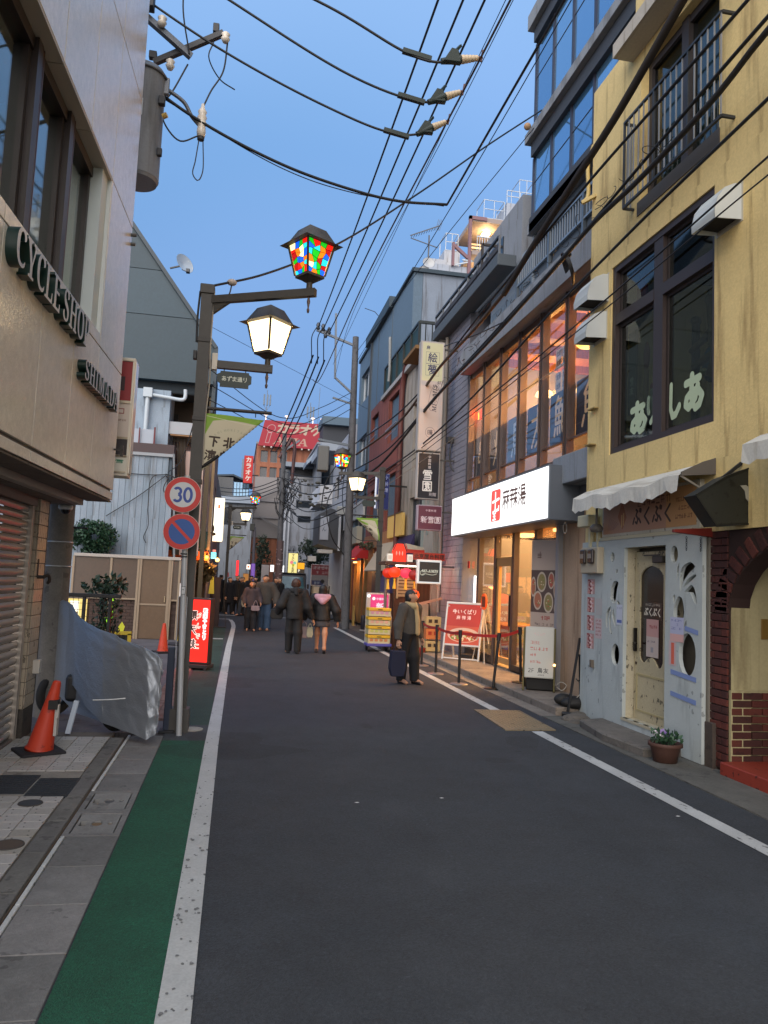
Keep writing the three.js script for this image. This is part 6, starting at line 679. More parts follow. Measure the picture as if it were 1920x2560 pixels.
{ const t = thing('wooden_shopfront', 'warm wooden shop front with timber posts below the red awning', 'shop front', [4.8, 0, -31]); for (const z of [-28.6, -29.6, -30.4, -31.2, -32.2, -33.2]) part(t, 'post', bx(4.75, 4.86, 0.1, 2.5, z - 0.08, z + 0.08), M(0x9a7a4a, 0.7, { map: T.wood })); part(t, 'board', [bx(4.82, 4.86, 0.1, 2.5, -32.1, -31.3)], M(0x7a3420, 0.7)); part(t, 'board', bx(4.82, 4.86, 0.1, 2.5, -33.1, -32.3), M(0x8a6a3a, 0.7)); part(t, 'green_panel', bx(4.8, 4.83, 0.6, 2.3, -33.7, -33.3), M(0x6a8a3a, 0.7)); const l = new THREE.PointLight(0xffb060, 5); l.position.set(4.5, 2.2, -30); l.shadow.radius = 8; scene.add(l); part(t, 'under_lamp', rb(4.55, 4.65, 2.4, 2.45, -30.2, -29.8, 0.01), EM(0xffc070, 4)); }
{ const t = thing('purple_door', 'dark violet door and timber wall under the beige awning', 'shop front', [4.85, 0, -25]); part(t, 'door', bx(4.8, 4.86, 0.1, 2.1, -25.4, -24.6), M(0x2a1a34, 0.6)); part(t, 'door', bx(4.8, 4.86, 0.1, 2.1, -27.2, -26.2), M(0x35202c, 0.6)); part(t, 'brick_wall', bx(4.82, 4.87, 0.1, 2.9, -28.3, -27.3), M(0xa46a3c, 0.8, { map: T.concrete })); part(t, 'timber', bx(4.8, 4.86, 0.1, 2.4, -24.4, -21), M(0x5a4030, 0.8, { map: T.wood })); part(t, 'notice', bx(4.78, 4.8, 2.2, 2.7, -27.0, -26.5), M(0xb8b0a0, 0.7)); part(t, 'plant_box', leaves(160, 0.3, 0.15, 0.6, 0.12).translate(4.6, 2.95, -27.4), LEAFM(0x4a4a34)); }
{ const t = thing('blue_sign', 'dark blue projecting sign with white lettering beside the second lamp post', 'sign', [4.2, 3.85, -22.5]); part(t, 'case', rb(4.0, 4.4, 3.85, 4.95, -22.55, -22.75, 0.03), M(0x8a94a8, 0.5)); part(t, 'face', pn(4.2, 4.4, -22.547, 0.36, 1.06), printMat(128, 340, (x, w, h) => { fill(x, w, h, '#24306e'); row(x, '小料理', 78, 14, 40, 5, '#9aa4cc', 1.5, true); row(x, 'A', 28, 40, 70, 6, '#d4dcf0'); row(x, 'いし', 26, 130, 44, 6, '#c4cce8', 1.2, true); x.strokeStyle = '#c4cce8'; x.lineWidth = 4; x.beginPath(); x.arc(40, 280, 12, 0, 7); x.stroke(); })); part(t, 'lit_edge', bx(3.985, 4.0, 3.9, 4.9, -22.58, -22.72), EM(0xf0f4ff, 0.6, 0xaab0c0)); part(t, 'bracket', bar([4.4, 4.6, -22.65], [4.95, 4.6, -22.65], 0.05), black); }
{ const t = thing('yellow_lit_panel', 'blank pale yellow lit sign panel on the wall above the violet awning', 'sign', [4.85, 3.3, -22.6]); part(t, 'panel', rb(4.78, 4.88, 3.12, 3.8, -24.6, -22.4, 0.01), M(0xb59a5c, 0.7, { emissive: 0xffc860, emissiveIntensity: 0.06 })); part(t, 'trim', bx(4.77, 4.8, 3.8, 3.84, -24.6, -22.4), M(0x6a5a3c, 0.6)); }
// buildings past the red brown ones
{ const b = facade('white_siding_building', 'pale grey building with horizontal boards at the bend of the street', 5.0, -42, -34.2, 8.8, M(0xa9adb4, 0.8, { map: T.plaster }), [[-40.8, -39.2, 5.9, 7.1], [-37.6, -36.2, 6.2, 7.2], [-37.4, -35.6, 2.9, 4.1]]); for (let k = 0; k < 26; k++) part(b, 'board', bx(4.97, 5.0, 5.0 + k * 0.145, 5.13 + k * 0.145, -38.9, -34.3), M(k % 2 ? 0x9ea2aa : 0xa8acb2, 0.75)); part(b, 'balcony', [bx(4.3, 5.0, 6.0, 6.9, -46.5, -42), bx(4.2, 5.0, 5.85, 6.0, -46.5, -42)], M(0xb5b8bd, 0.8)); part(b, 'canopy_roof', [bx(4.2, 6.5, 8.75, 9.15, -47, -41.5)], M(0x8d96a0, 0.7)); part(b, 'name_sign', bx(4.88, 4.97, 4.3, 5.0, -34.6, -30.4), M(0xb9bcba, 0.7)); part(b, 'name_letters', pn(4.876, 4.65, -32.5, 1.9, 0.6, '-x'), printMat(256, 84, (x, w, h) => { fill(x, w, h, '#b9bcba'); x.fillStyle = '#5a5e60'; x.font = 'bold 74px serif'; x.fillText('WIS', 30, 72); })); part(b, 'board_sign', rb(4.7, 4.98, 3.2, 3.9, -34.0, -30.6, 0.02), M(0x9a9888, 0.7)); part(b, 'ac_unit', rb(4.5, 4.95, 4.75, 5.15, -36.2, -35.6, 0.03), M(0x9a9c9a, 0.6)); part(b, 'red_letter_board', bx(4.9, 4.97, 2.6, 4.1, -35.6, -34.9), M(0xa89488, 0.7)); }
{ const t = thing('dark_box_sign', 'dark grey projecting bay with a white vertical poster above the narrow street', 'bay', [4.4, 3.3, -39]); part(t, 'bay', ext('z', [[3.85, 3.4], [4.95, 3.1], [4.95, 5.0], [4.35, 5.15], [3.85, 4.85]], -40, -37), M(0x3e4248, 0.6)); part(t, 'poster', bx(3.88, 4.3, 3.6, 4.75, -36.99, -36.96), M(0x8d95a0, 0.7)); part(t, 'poster_print', pn(4.09, 4.17, -36.955, 0.38, 1.1), printMat(96, 256, (x, w, h) => { fill(x, w, h, '#a2a9b4'); row(x, 'しん', 20, 40, 54, 6, '#59606c', 1.3, true); })); part(t, 'frame_post', bx(4.78, 4.88, 3.1, 5.1, -36.99, -36.9), M(0xb9bec4, 0.6)); part(t, 'pale_shelf', [rb(3.8, 4.5, 2.95, 3.12, -36.6, -37.2, 0.01), rb(3.4, 3.8, 2.55, 2.8, -37.2, -37.6, 0.01)], M(0xb4b4b0, 0.6)); }  // shelf pieces are plain pale grey, without emission

// ---------------------------------------------------------------- the far end of the street
function block(name, label, x0, x1, z0, z1, y1, mat, wins = [], y0 = 0) { // a building seen from its end: wins on the face z0: [x0, x1, y0, y1]
  const b = thing(name, label, 'building', [(x0 + x1) / 2, 0, z0]); part(b, 'wall', ext('z', [[x0, y0], [x1, y0], [x1, y1], [x0, y1]], z0 - 0.3, z0, wins.map((w) => [[w[0], w[2]], [w[1], w[2]], [w[1], w[3]], [w[0], w[3]]])), mat); part(b, 'body', bx(x0 + 0.01, x1 - 0.01, y0, y1 - 0.02, z1, z0 - 0.31), mat); part(b, 'coping', bx(x0 - 0.06, x1 + 0.06, y1, y1 + 0.14, z1, z0 + 0.06), M(0x7d8084, 0.7));
  for (const w of wins) { const wd = part(b, 'window', [bx(w[0], w[1], w[2], w[2] + 0.05, z0 - 0.22, z0 - 0.14), bx(w[0], w[1], w[3] - 0.05, w[3], z0 - 0.22, z0 - 0.14), bx(w[0], w[0] + 0.05, w[2] + 0.05, w[3] - 0.05, z0 - 0.22, z0 - 0.14), bx(w[1] - 0.05, w[1], w[2] + 0.05, w[3] - 0.05, z0 - 0.22, z0 - 0.14)], M(0x6a6e74, 0.5)); part(wd, 'pane', bx(w[0] + 0.05, w[1] - 0.05, w[2] + 0.05, w[3] - 0.05, z0 - 0.19, z0 - 0.18), w[4] ? EM(w[4], 0.7, 0x8a7a5a) : M(0x272d34, 0.08)); }
  return b; }
{ const b = block('grey_corner_building', 'pale grey plain building with a dark horizontal window strip facing the street', 3.0, 9, -50, -62, 8.15, M(0x9298a2, 0.8, { map: T.plaster }), [[3.75, 5.6, 5.3, 5.75], [3.6, 5.6, 6.25, 6.75]]); part(b, 'downpipe', bar([2.95, 0.2, -49.9], [2.95, 6.4, -49.9], 0.12), M(0xaab0b8, 0.5)); part(b, 'downpipe', bar([3.2, 0.2, -49.9], [3.2, 6.2, -49.9], 0.1), M(0xaab0b8, 0.5)); part(b, 'balcony_top', bx(2.7, 5.2, 8.9, 9.2, -49.7, -53), M(0x7d8792, 0.7)); part(b, 'balcony_dark', bx(2.9, 9, 8.2, 8.9, -50.4, -53), M(0x2a2c30, 0.7)); for (let k = 0; k < 6; k++) part(b, 'sheet_seam', bx(3.4 + k * 0.35, 3.43 + k * 0.35, 6.8, 8.1, -49.995, -49.97), M(0x7d848e, 0.7)); part(b, 'meter_box', [0, 1].map((k) => rb(3.25 + k * 0.26, 3.42 + k * 0.26, 3.5, 3.8, -49.9, -50, 0.02)), M(0x6d727a, 0.6)); }
{ const b = block('orange_brick_building', 'orange brown high building with a grid of windows under the red banner', 1.0, 5.2, -56, -66, 11.3, M(0x9a6248, 0.8, { map: T.plaster }), [1.3, 2.0, 2.7].flatMap((x) => [6.4, 7.6, 8.8, 10].map((y) => [x, x + 0.5, y, y + 0.85]))); part(b, 'ledge', [5.9, 7.1].map((y) => bx(0.9, 5.2, y, y + 0.12, -55.8, -56)), M(0x7c7a7c, 0.7)); part(b, 'fire_stair', [bar([1.4, 7.3, -55.6], [3.0, 8.3, -55.6], 0.08), bar([1.4, 6.0, -55.6], [3.0, 5.2, -55.6], 0.08), bar([2.9, 4.8, -55.6], [2.9, 7, -55.6], 0.06)], M(0x6a6a6c, 0.6)); part(b, 'grey_part', bx(1.0, 2.9, 4.5, 8.9, -55.9, -56), M(0x84807f, 0.8)); }
{ const t = thing('karaoke_banner', 'large red rooftop banner with white katakana and serif capitals', 'sign', [3.4, 11.3, -55.5]); part(t, 'board', ext('z', [[1.15, 11.1], [5.5, 11.1], [5.9, 13.0], [1.55, 13.0]].map(([x, y]) => [x - 0.1, y]), -55.6, -55.5), M(0x8a1a2c, 0.6)); { const g = new THREE.BufferGeometry(); const a = [1.07, 11.12, -55.49], c = [5.38, 11.12, -55.49], d = [5.78, 12.98, -55.49], e = [1.47, 12.98, -55.49]; part(t, 'banner_face', quad(a, c, d, e), printMat(512, 224, (x, w, h) => { fill(x, w, h, '#d8203c'); x.strokeStyle = '#f6c8c4'; x.lineWidth = 5; x.beginPath(); x.arc(70, 70, 34, 0, 7); x.stroke(); x.strokeRect(52, 108, 30, 90); row(x, 'カラオケ', 120, 14, 92, 18, '#f6d9c0', 1.06); x.fillStyle = '#f3c0a8'; x.font = 'bold 96px serif'; x.save(); x.translate(116, 206); x.scale(1.25, 0.95); x.fillText('ASIA', 0, 0); x.restore(); }, 0.6, 0.55)); } for (const x of [1.5, 3.0, 4.9, 5.6]) { part(t, 'top_lamp', [cy([x, 13, -55.5], [x, 13.35, -55.5], 0.04), lathe([[0, 0.1], [0.14, 0.06], [0.16, 0], [0, -0.02]], x, 13.35, -55.5, 12)], EM(0xffe2d0, 1.2, 0xc0b0a8)); } part(t, 'lower_lamps', [1.5, 2.0, 2.8, 4.2, 4.7].map((x) => ball(x, 11.0, -55.3, 0.07)), M(0xc0b8b0, 0.5)); }
{ const t = thing('karaoke_blade_sign', 'red vertical blade sign with white katakana far down the street', 'sign', [0.4, 7.6, -50]); part(t, 'case', rb(0.13, 0.72, 7.65, 9.45, -50, -50.3, 0.02), M(0x8a1418, 0.6)); part(t, 'face', pn(0.425, 8.55, -49.995, 0.54, 1.75), printMat(96, 310, (x, w, h) => { fill(x, w, h, '#e0241c'); row(x, 'カラオケ', 20, 14, 58, 11, '#ffeadc', 1.22, true); }, 0.6, 0.75)); part(t, 'bracket', bar([0.72, 8.2, -50.15], [1.1, 8.2, -50.15], 0.08), black); }
{ const b = block('glass_rooftop_building', 'low white building with a dark glazed rooftop room closing the street view', -3.5, 0.9, -52, -62, 6.9, M(0x8a919a, 0.8, { map: T.plaster }), [[-1.6, 0.6, 5.0, 6.2]]); part(b, 'rooftop_room', bx(-1.6, -0.5, 6.95, 8.2, -51.9, -55), M(0x1f2830, 0.15)); part(b, 'rooftop_glass', bx(-0.45, 0.55, 6.95, 7.9, -51.9, -54), M(0x6b8ca6, 0.08, { metalness: 0.4 })); for (let k = 0; k < 6; k++) part(b, 'rooftop_mullion', bar([-0.45 + k * 0.2, 6.95, -51.88], [-0.45 + k * 0.2, 7.9, -51.88], 0.04), M(0x2a3138, 0.5)); part(b, 'rooftop_roof', ext('z', [[-1.7, 8.2], [-0.5, 8.3], [0.8, 7.8], [0.8, 7.9], [-0.5, 8.42], [-1.7, 8.32]], -55, -51.8), M(0x2c3a46, 0.6)); part(b, 'white_beam', bx(-3.5, 1.3, 6.5, 6.95, -51.6, -52), M(0x8d99a6, 0.7)); }
{ const t = thing('phone_masts', 'thin mobile phone masts on a distant roof above the red banner', 'mast', [2, 12, -70]); for (const [x, y] of [[1.9, 16.4], [5.9, 15.6]]) { part(t, 'mast', bar([x, 12, -70], [x, y + 2.3, -70], 0.06), M(0x5a646e, 0.6)); for (const d of [-0.25, 0.05, 0.3]) part(t, 'antenna', rb(x + d - 0.07, x + d + 0.07, y + 0.9, y + 1.9, -70.1, -69.9, 0.03), M(0x66717b, 0.6)); part(t, 'arm', [bar([x, y + 0.4, -70], [x - 0.25, y + 0.9, -70], 0.04), bar([x, y + 0.4, -70], [x + 0.3, y + 0.9, -70], 0.04)], M(0x5a646e, 0.6)); } part(t, 'needle', bar([6.6, 14, -70], [6.7, 19.4, -70], 0.04), M(0x5a646e, 0.6)); part(t, 'roof_base', bx(0, 8, 10, 12.2, -74, -70), M(0x6d7884, 0.8)); }
{ const b = block('roof_deck_building', 'building with a pale roof canopy and dark deck beside the red banner', 4.6, 8, -47.5, -55, 10.1, M(0x8c939c, 0.8, { map: T.plaster }), [[4.9, 5.5, 7.5, 9.0]]); part(b, 'deck', bx(4.9, 7, 10.3, 11.4, -47.8, -50), M(0x2c3036, 0.6)); part(b, 'deck_roof', bx(4.8, 7.2, 11.4, 11.9, -47.4, -50.2), M(0x4e616e, 0.7)); part(b, 'canopy', ext('z', [[3.9, 8.95], [4.6, 9.75], [7, 9.85], [7, 9.55], [4.7, 9.5], [3.95, 8.75]], -50, -47.3), M(0x8795a4, 0.7)); }
// the bend: a dim row of shop fronts across the end
{ const cols = [0x5a564f, 0x6a6660, 0x4c4a46, 0x746c60]; [[-9, -5.2, 7], [-5.2, -2.6, 8.2], [-2.6, -0.9, 6.4], [-0.9, 0.9, 5.2], [0.9, 3.0, 5.6]].forEach(([a, c, h], k) => { const b = block('far_shop_building', ['dim far shop building closing the view, outermost behind the boarded shed', 'dim far shop building behind the lit vertical sign', 'dim far shop building behind the far lamp post', 'dim far shop building behind the walking crowd', 'dim far shop building behind the dark van'][k], a, c, -58 + (k % 2), -66, h, M(cols[k % 4], 0.85, { map: T.plaster }), [[a + 0.3, c - 0.3, 3.2, 4.4], [a + 0.2, c - 0.2, 0.3, 2.3, [0xffb070, 0, 0xff9a60, 0xffc890, 0][k]]]); part(b, 'shop_board', rb(a + 0.1, c - 0.1, 2.45, 2.95, -57.6 + (k % 2), -57.9 + (k % 2), 0.02), M([0x8a4030, 0x3f6a58, 0x8d7a50, 0x6a6a70, 0x7a3a30][k], 0.6)); }); }
// left row beyond the slate house
{ const b = facade('pink_grey_building', 'pinkish grey narrow building with a glazed balcony over an orange shop band', -0.82, -27.5, -23.2, 6.2, M(0x8d8084, 0.8, { map: T.plaster }), [[-27, -25.8, 3.2, 4.6]], { s: -1 }); part(b, 'facing_wall', bx(-2.2, -0.84, 2.45, 6.2, -23.14, -23.2), M(0x9a8d90, 0.8, { map: T.plaster })); part(b, 'facing_pipe', bar([-1.18, 2.5, -23.1], [-1.12, 4.75, -23.1], 0.06), M(0x3a2c2e, 0.6)); part(b, 'facing_letters', pn(-1.16, 3.95, -23.135, 0.52, 0.22), printMat(128, 56, (x, w, h) => { fill(x, w, h, '#9a8d90'); x.fillStyle = '#4a4648'; x.font = 'bold 40px sans-serif'; x.fillText('CHILD', 2, 44); })); part(b, 'orange_band', bx(-2.1, -0.8, 2.1, 2.36, -23.1, -23.2), M(0xb0582a, 0.7)); part(b, 'balcony_bar', [0, 1, 2].map((k) => bar([-1.3 + k * 0.16, 2.45, -23.05], [-1.3 + k * 0.16, 3.4, -23.05], 0.03)), M(0xa9b4b2, 0.5)); part(b, 'balcony_glass', bx(-1.4, -0.85, 2.45, 2.95, -23.08, -23.1), M(0x2c4844, 0.2)); part(b, 'corner_trim', bx(-0.86, -0.78, 2.4, 5.2, -23.08, -23.2), M(0xb59a74, 0.6)); part(b, 'thatch', leaves(500, 0.4, 0.3, 0.3, 0.16).translate(-0.95, 1.7, -23.0), LEAFM(0x5a4a2c)).userData.kind = 'stuff'; part(b, 'timber_front', bx(-1.9, -0.84, 0, 2.1, -23.16, -23.2), M(0x5a4024, 0.8, { map: T.wood })); }
{ const b = facade('left_shop_row', 'grey two storey shops along the far left side with lit windows', -1.0, -46, -27.6, 6.0, M(0x6e6a6a, 0.85, { map: T.plaster }), [[-31, -29, 0.5, 2.2, 0xffa860, 1.2], [-35, -33, 0.5, 2.2, 0xffc890, 0.7], [-40, -38, 0.5, 2.2, 0xff8a60, 0.8], [-31, -29, 3.5, 4.8], [-36, -34, 3.5, 4.8]], { s: -1 }); part(b, 'board', bx(-1.0, -0.9, 2.5, 3.1, -36, -28), M(0x6a3a34, 0.6)); }
{ const t = thing('lit_vertical_sign', 'bright white vertical light box sign with red mark far left side of the street', 'sign', [-0.55, 2.9, -25]); part(t, 'case', rb(-0.78, -0.47, 2.74, 4.16, -25, -25.25, 0.01), M(0xb0a898, 0.5)); part(t, 'face', pn(-0.625, 3.45, -24.995, 0.29, 1.38), printMat(64, 300, (x, w, h) => { fill(x, w, h, '#fff6de'); x.fillStyle = '#e8582c'; x.fillRect(24, 46, 14, 26); x.fillStyle = '#caa070'; x.fillRect(28, 150, 4, 14); }, 0.5, 2.2)); part(t, 'side_glow', bx(-0.469, -0.462, 2.78, 4.12, -25.02, -25.22), EM(0xfff0cc, 1.4, 0xc0b8a0)); const l = new THREE.RectAreaLight(0xfff0d0, 2, 0.28, 1.3); l.position.set(-0.625, 3.45, -24.98); l.lookAt(-0.625, 3.45, 0); scene.add(l); part(t, 'figure_cutout', [ball(-0.8, 3.15, -24.95, 0.09, 0.8, 1.4, 0.5), ball(-0.76, 2.98, -24.95, 0.07, 1.2, 0.8, 0.5)], M(0x4a4034, 0.8)); }
{ const mk = (x, y, z, r, i, label) => { const t = thing('bulb_lamp', label, 'lamp', [x, y, z], 'bare bulbs by the orange shop band'); part(t, 'bulb', ball(x, y, z, r), EM(0xffb050, i, 0xffc070)); part(t, 'socket', cy([x, y + r, z], [x, y + r + 0.08, z], 0.03), black); const l = new THREE.PointLight(0xffa850, 2.2); l.position.set(x, y, z); l.shadow.radius = 5; scene.add(l); };
  mk(-0.57, 2.16, -24.4, 0.06, 9, 'brightest round bare bulb glowing past the orange band'); mk(-0.76, 1.92, -23.6, 0.045, 7, 'small glowing bulb lower beside the thatched stall'); mk(-0.84, 2.2, -23.0, 0.045, 4, 'small flame shaped bulb at the end of the orange band');
  const t = thing('cyan_sign', 'tiny bright cyan and white hanging sign beside the bare bulbs', 'sign', [-0.7, 2.28, -24]); part(t, 'panel', rb(-0.76, -0.6, 2.18, 2.38, -24, -24.05, 0.01), EM(0x6adcf0, 1.3, 0x60a0b0)); part(t, 'top', rb(-0.72, -0.62, 2.39, 2.46, -24, -24.05, 0.01), EM(0xff9a8a, 0.8, 0xa06058)); }
// small signs and poles among the crowd
const far = (name, label, cat, x, y, z, w, h, col, i, draw) => { const t = thing(name, label, cat, [x, y, z]); part(t, 'case', rb(x - w / 2, x + w / 2, y, y + h, z - 0.12, z, 0.01), M(0x5a5654, 0.6)); part(t, 'face', pn(x, y + h / 2, z + 0.004, w - 0.03, h - 0.03), draw ? printMat(96, Math.round(96 * h / w), draw, 0.6, i) : EM(col, i, 0x55504c)); part(t, 'stay', bar([x, y + h, z - 0.06], [x, y + h + 0.3, z - 0.06], 0.03), black); };
far('red_neon_sign', 'narrow red neon sign glowing over the crowd', 'sign', 0.1, 1.66, -45, 0.16, 0.92, 0xff1420, 2.2); far('round_red_sign', 'small red stop style disc over the crowd near the far lamp post', 'sign', -0.45, 1.6, -44, 0.22, 0.26, 0xc02030, 0.35); far('small_lit_sign', 'small square white lit sign with red character over the crowd', 'sign', 0.72, 2.08, -45, 0.24, 0.3, 0, 1.6, (x, w, h) => { fill(x, w, h, '#fff2e4'); x.fillStyle = '#d8603c'; x.fillRect(24, 30, 48, 50); }); far('orange_shop_panel', 'amber lit panel behind the crowd by the violet lamp post', 'sign', 0.62, 1.1, -46, 0.34, 0.75, 0xd88a30, 0.55); far('white_pair_sign', 'pair of white lit box signs above the dark van roof, beside the far utility pole', 'sign', 2.6, 2.0, -45, 0.34, 0.42, 0, 1.5, (x, w, h) => { fill(x, w, h, '#ffffff'); x.fillStyle = '#a09a98'; x.fillRect(0, 56, 96, 6); smallPrint(x, 16, 24, 70, 14, '#7a7674', 2); }); far('white_red_sign', 'white lit sign with a red stroke left of the far utility pole', 'sign', 2.08, 2.0, -45.2, 0.24, 0.42, 0, 1.3, (x, w, h) => { fill(x, w, h, '#fff'); x.strokeStyle = '#b04038'; x.lineWidth = 10; x.beginPath(); x.arc(50, 50, 22, 0, 5); x.stroke(); });
far('market_sign', 'tall lit yellow vertical sign with coloured dots above the dark van', 'sign', 3.18, 1.95, -44, 0.56, 1.17, 0, 0.95, (x, w, h) => { fill(x, w, h, '#ffee9a'); row(x, 'マルシェ', 34, 6, 26, 4, '#4a3a28', 1.0, true); x.fillStyle = '#f0808a'; x.beginPath(); x.arc(34, 92, 17, 0, 7); x.fill(); x.fillStyle = '#7ac8b8'; x.beginPath(); x.arc(66, 96, 15, 0, 7); x.fill(); x.fillStyle = '#e8e020'; x.fillRect(42, 104, 22, 30); row(x, '下北沢', 36, 112, 26, 4, '#5a5030', 1.05, true); });
far('parking_sign', 'orange lit parking sign with a white arrow beside the tall yellow sign', 'sign', 3.56, 2.0, -43, 0.42, 0.58, 0, 1.0, (x, w, h) => { fill(x, w, h, '#ffb020'); x.fillStyle = '#3a3024'; x.fillRect(0, 84, w, 60); x.fillStyle = '#fff6e0'; x.font = 'bold 50px sans-serif'; x.fillText('P→', 8, 126); });
{ const t = thing('supermarket_board', 'red and white supermarket signboard with a blue strip on the far pavement', 'sign', [4.6, 0, -42]); part(t, 'board', rb(4.05, 5.15, 1.35, 2.5, -42, -42.1, 0.01), M(0xb0a6a4, 0.6)); part(t, 'face', pn(4.6, 1.925, -41.995, 1.06, 1.1), printMat(256, 268, (x, w, h) => { fill(x, w, h, '#b9aeb0'); x.fillStyle = '#b03444'; x.fillRect(0, 0, w, 134); row(x, 'オオゼキ', 22, 14, 46, 8, '#f0dcdc', 1.08); smallPrint(x, 24, 84, 220, 34, '#e8c8c8', 5); x.fillStyle = '#2a3a7a'; x.fillRect(0, 208, 160, 60); x.fillStyle = '#dfe4f0'; x.font = 'bold 44px sans-serif'; x.fillText('B1F', 40, 254); x.fillStyle = '#1c1a20'; x.beginPath(); x.arc(150, 216, 26, 0, 7); x.fill(); }, 0.6, 0.12)); part(t, 'leg', [bar([4.2, 0, -42.05], [4.2, 1.35, -42.05], 0.06), bar([5.0, 0, -42.05], [5.0, 1.35, -42.05], 0.06)], M(0x8a8684, 0.6)); part(t, 'lower_board', bx(4.15, 5.1, 0.6, 1.3, -42.02, -42.06), M(0x9c948c, 0.7)); }
{ const t = thing('street_tree', 'bushy dark tree at the corner behind the supermarket board', 'tree', [4.3, 0, -44.5]); part(t, 'trunk', cy([4.35, 0, -44.5], [4.4, 2.6, -44.5], 0.1, 0.06), M(0x3a2e24, 0.9)); part(t, 'branch', [bar([4.4, 2.4, -44.5], [3.9, 3.1, -44.4], 0.05), bar([4.4, 2.4, -44.5], [4.7, 3.4, -44.6], 0.05)], M(0x3a2e24, 0.9)); const f = fbm(5, 17, 3); part(t, 'crown', leaves(1700, 0.95, 1.05, 0.8, 0.16, (x, y, z) => f(x * 0.5 + 0.5, y * 0.5 + 0.5) > 0.42).translate(4.4, 3.15, -44.5), LEAFM(0x2e3c30)); }
{ const t = thing('lane_tree', 'dark leafy tree between the violet lamp post and the far utility pole', 'tree', [1.55, 0, -50]); part(t, 'trunk', cy([1.55, 0, -50], [1.6, 3, -50], 0.1, 0.06), M(0x3a2e24, 0.9)); const f = fbm(5, 27, 3); part(t, 'crown', leaves(1300, 0.6, 1.8, 0.6, 0.17, (x, y) => f(x * 0.5 + 0.5, y * 0.5 + 0.5) > 0.42).translate(1.6, 2.6, -50), LEAFM(0x29382a)); }
{ const t = thing('white_curtain_banner', 'pale hanging shop banner with a small round mark behind the crowd', 'banner', [1.7, 1.3, -45.5]); part(t, 'cloth', pn(1.7, 1.85, -45.5, 0.44, 1.1, '+z', 8, 1), printMat(96, 240, (x, w, h) => { fill(x, w, h, '#a8a09e'); x.strokeStyle = '#5a5456'; x.lineWidth = 4; x.beginPath(); x.arc(66, 150, 12, 0, 7); x.stroke(); smallPrint(x, 10, 144, 40, 10, '#6a6466', 2); })); part(t, 'rod', bar([1.45, 2.42, -45.52], [1.95, 2.42, -45.52], 0.03), black); }
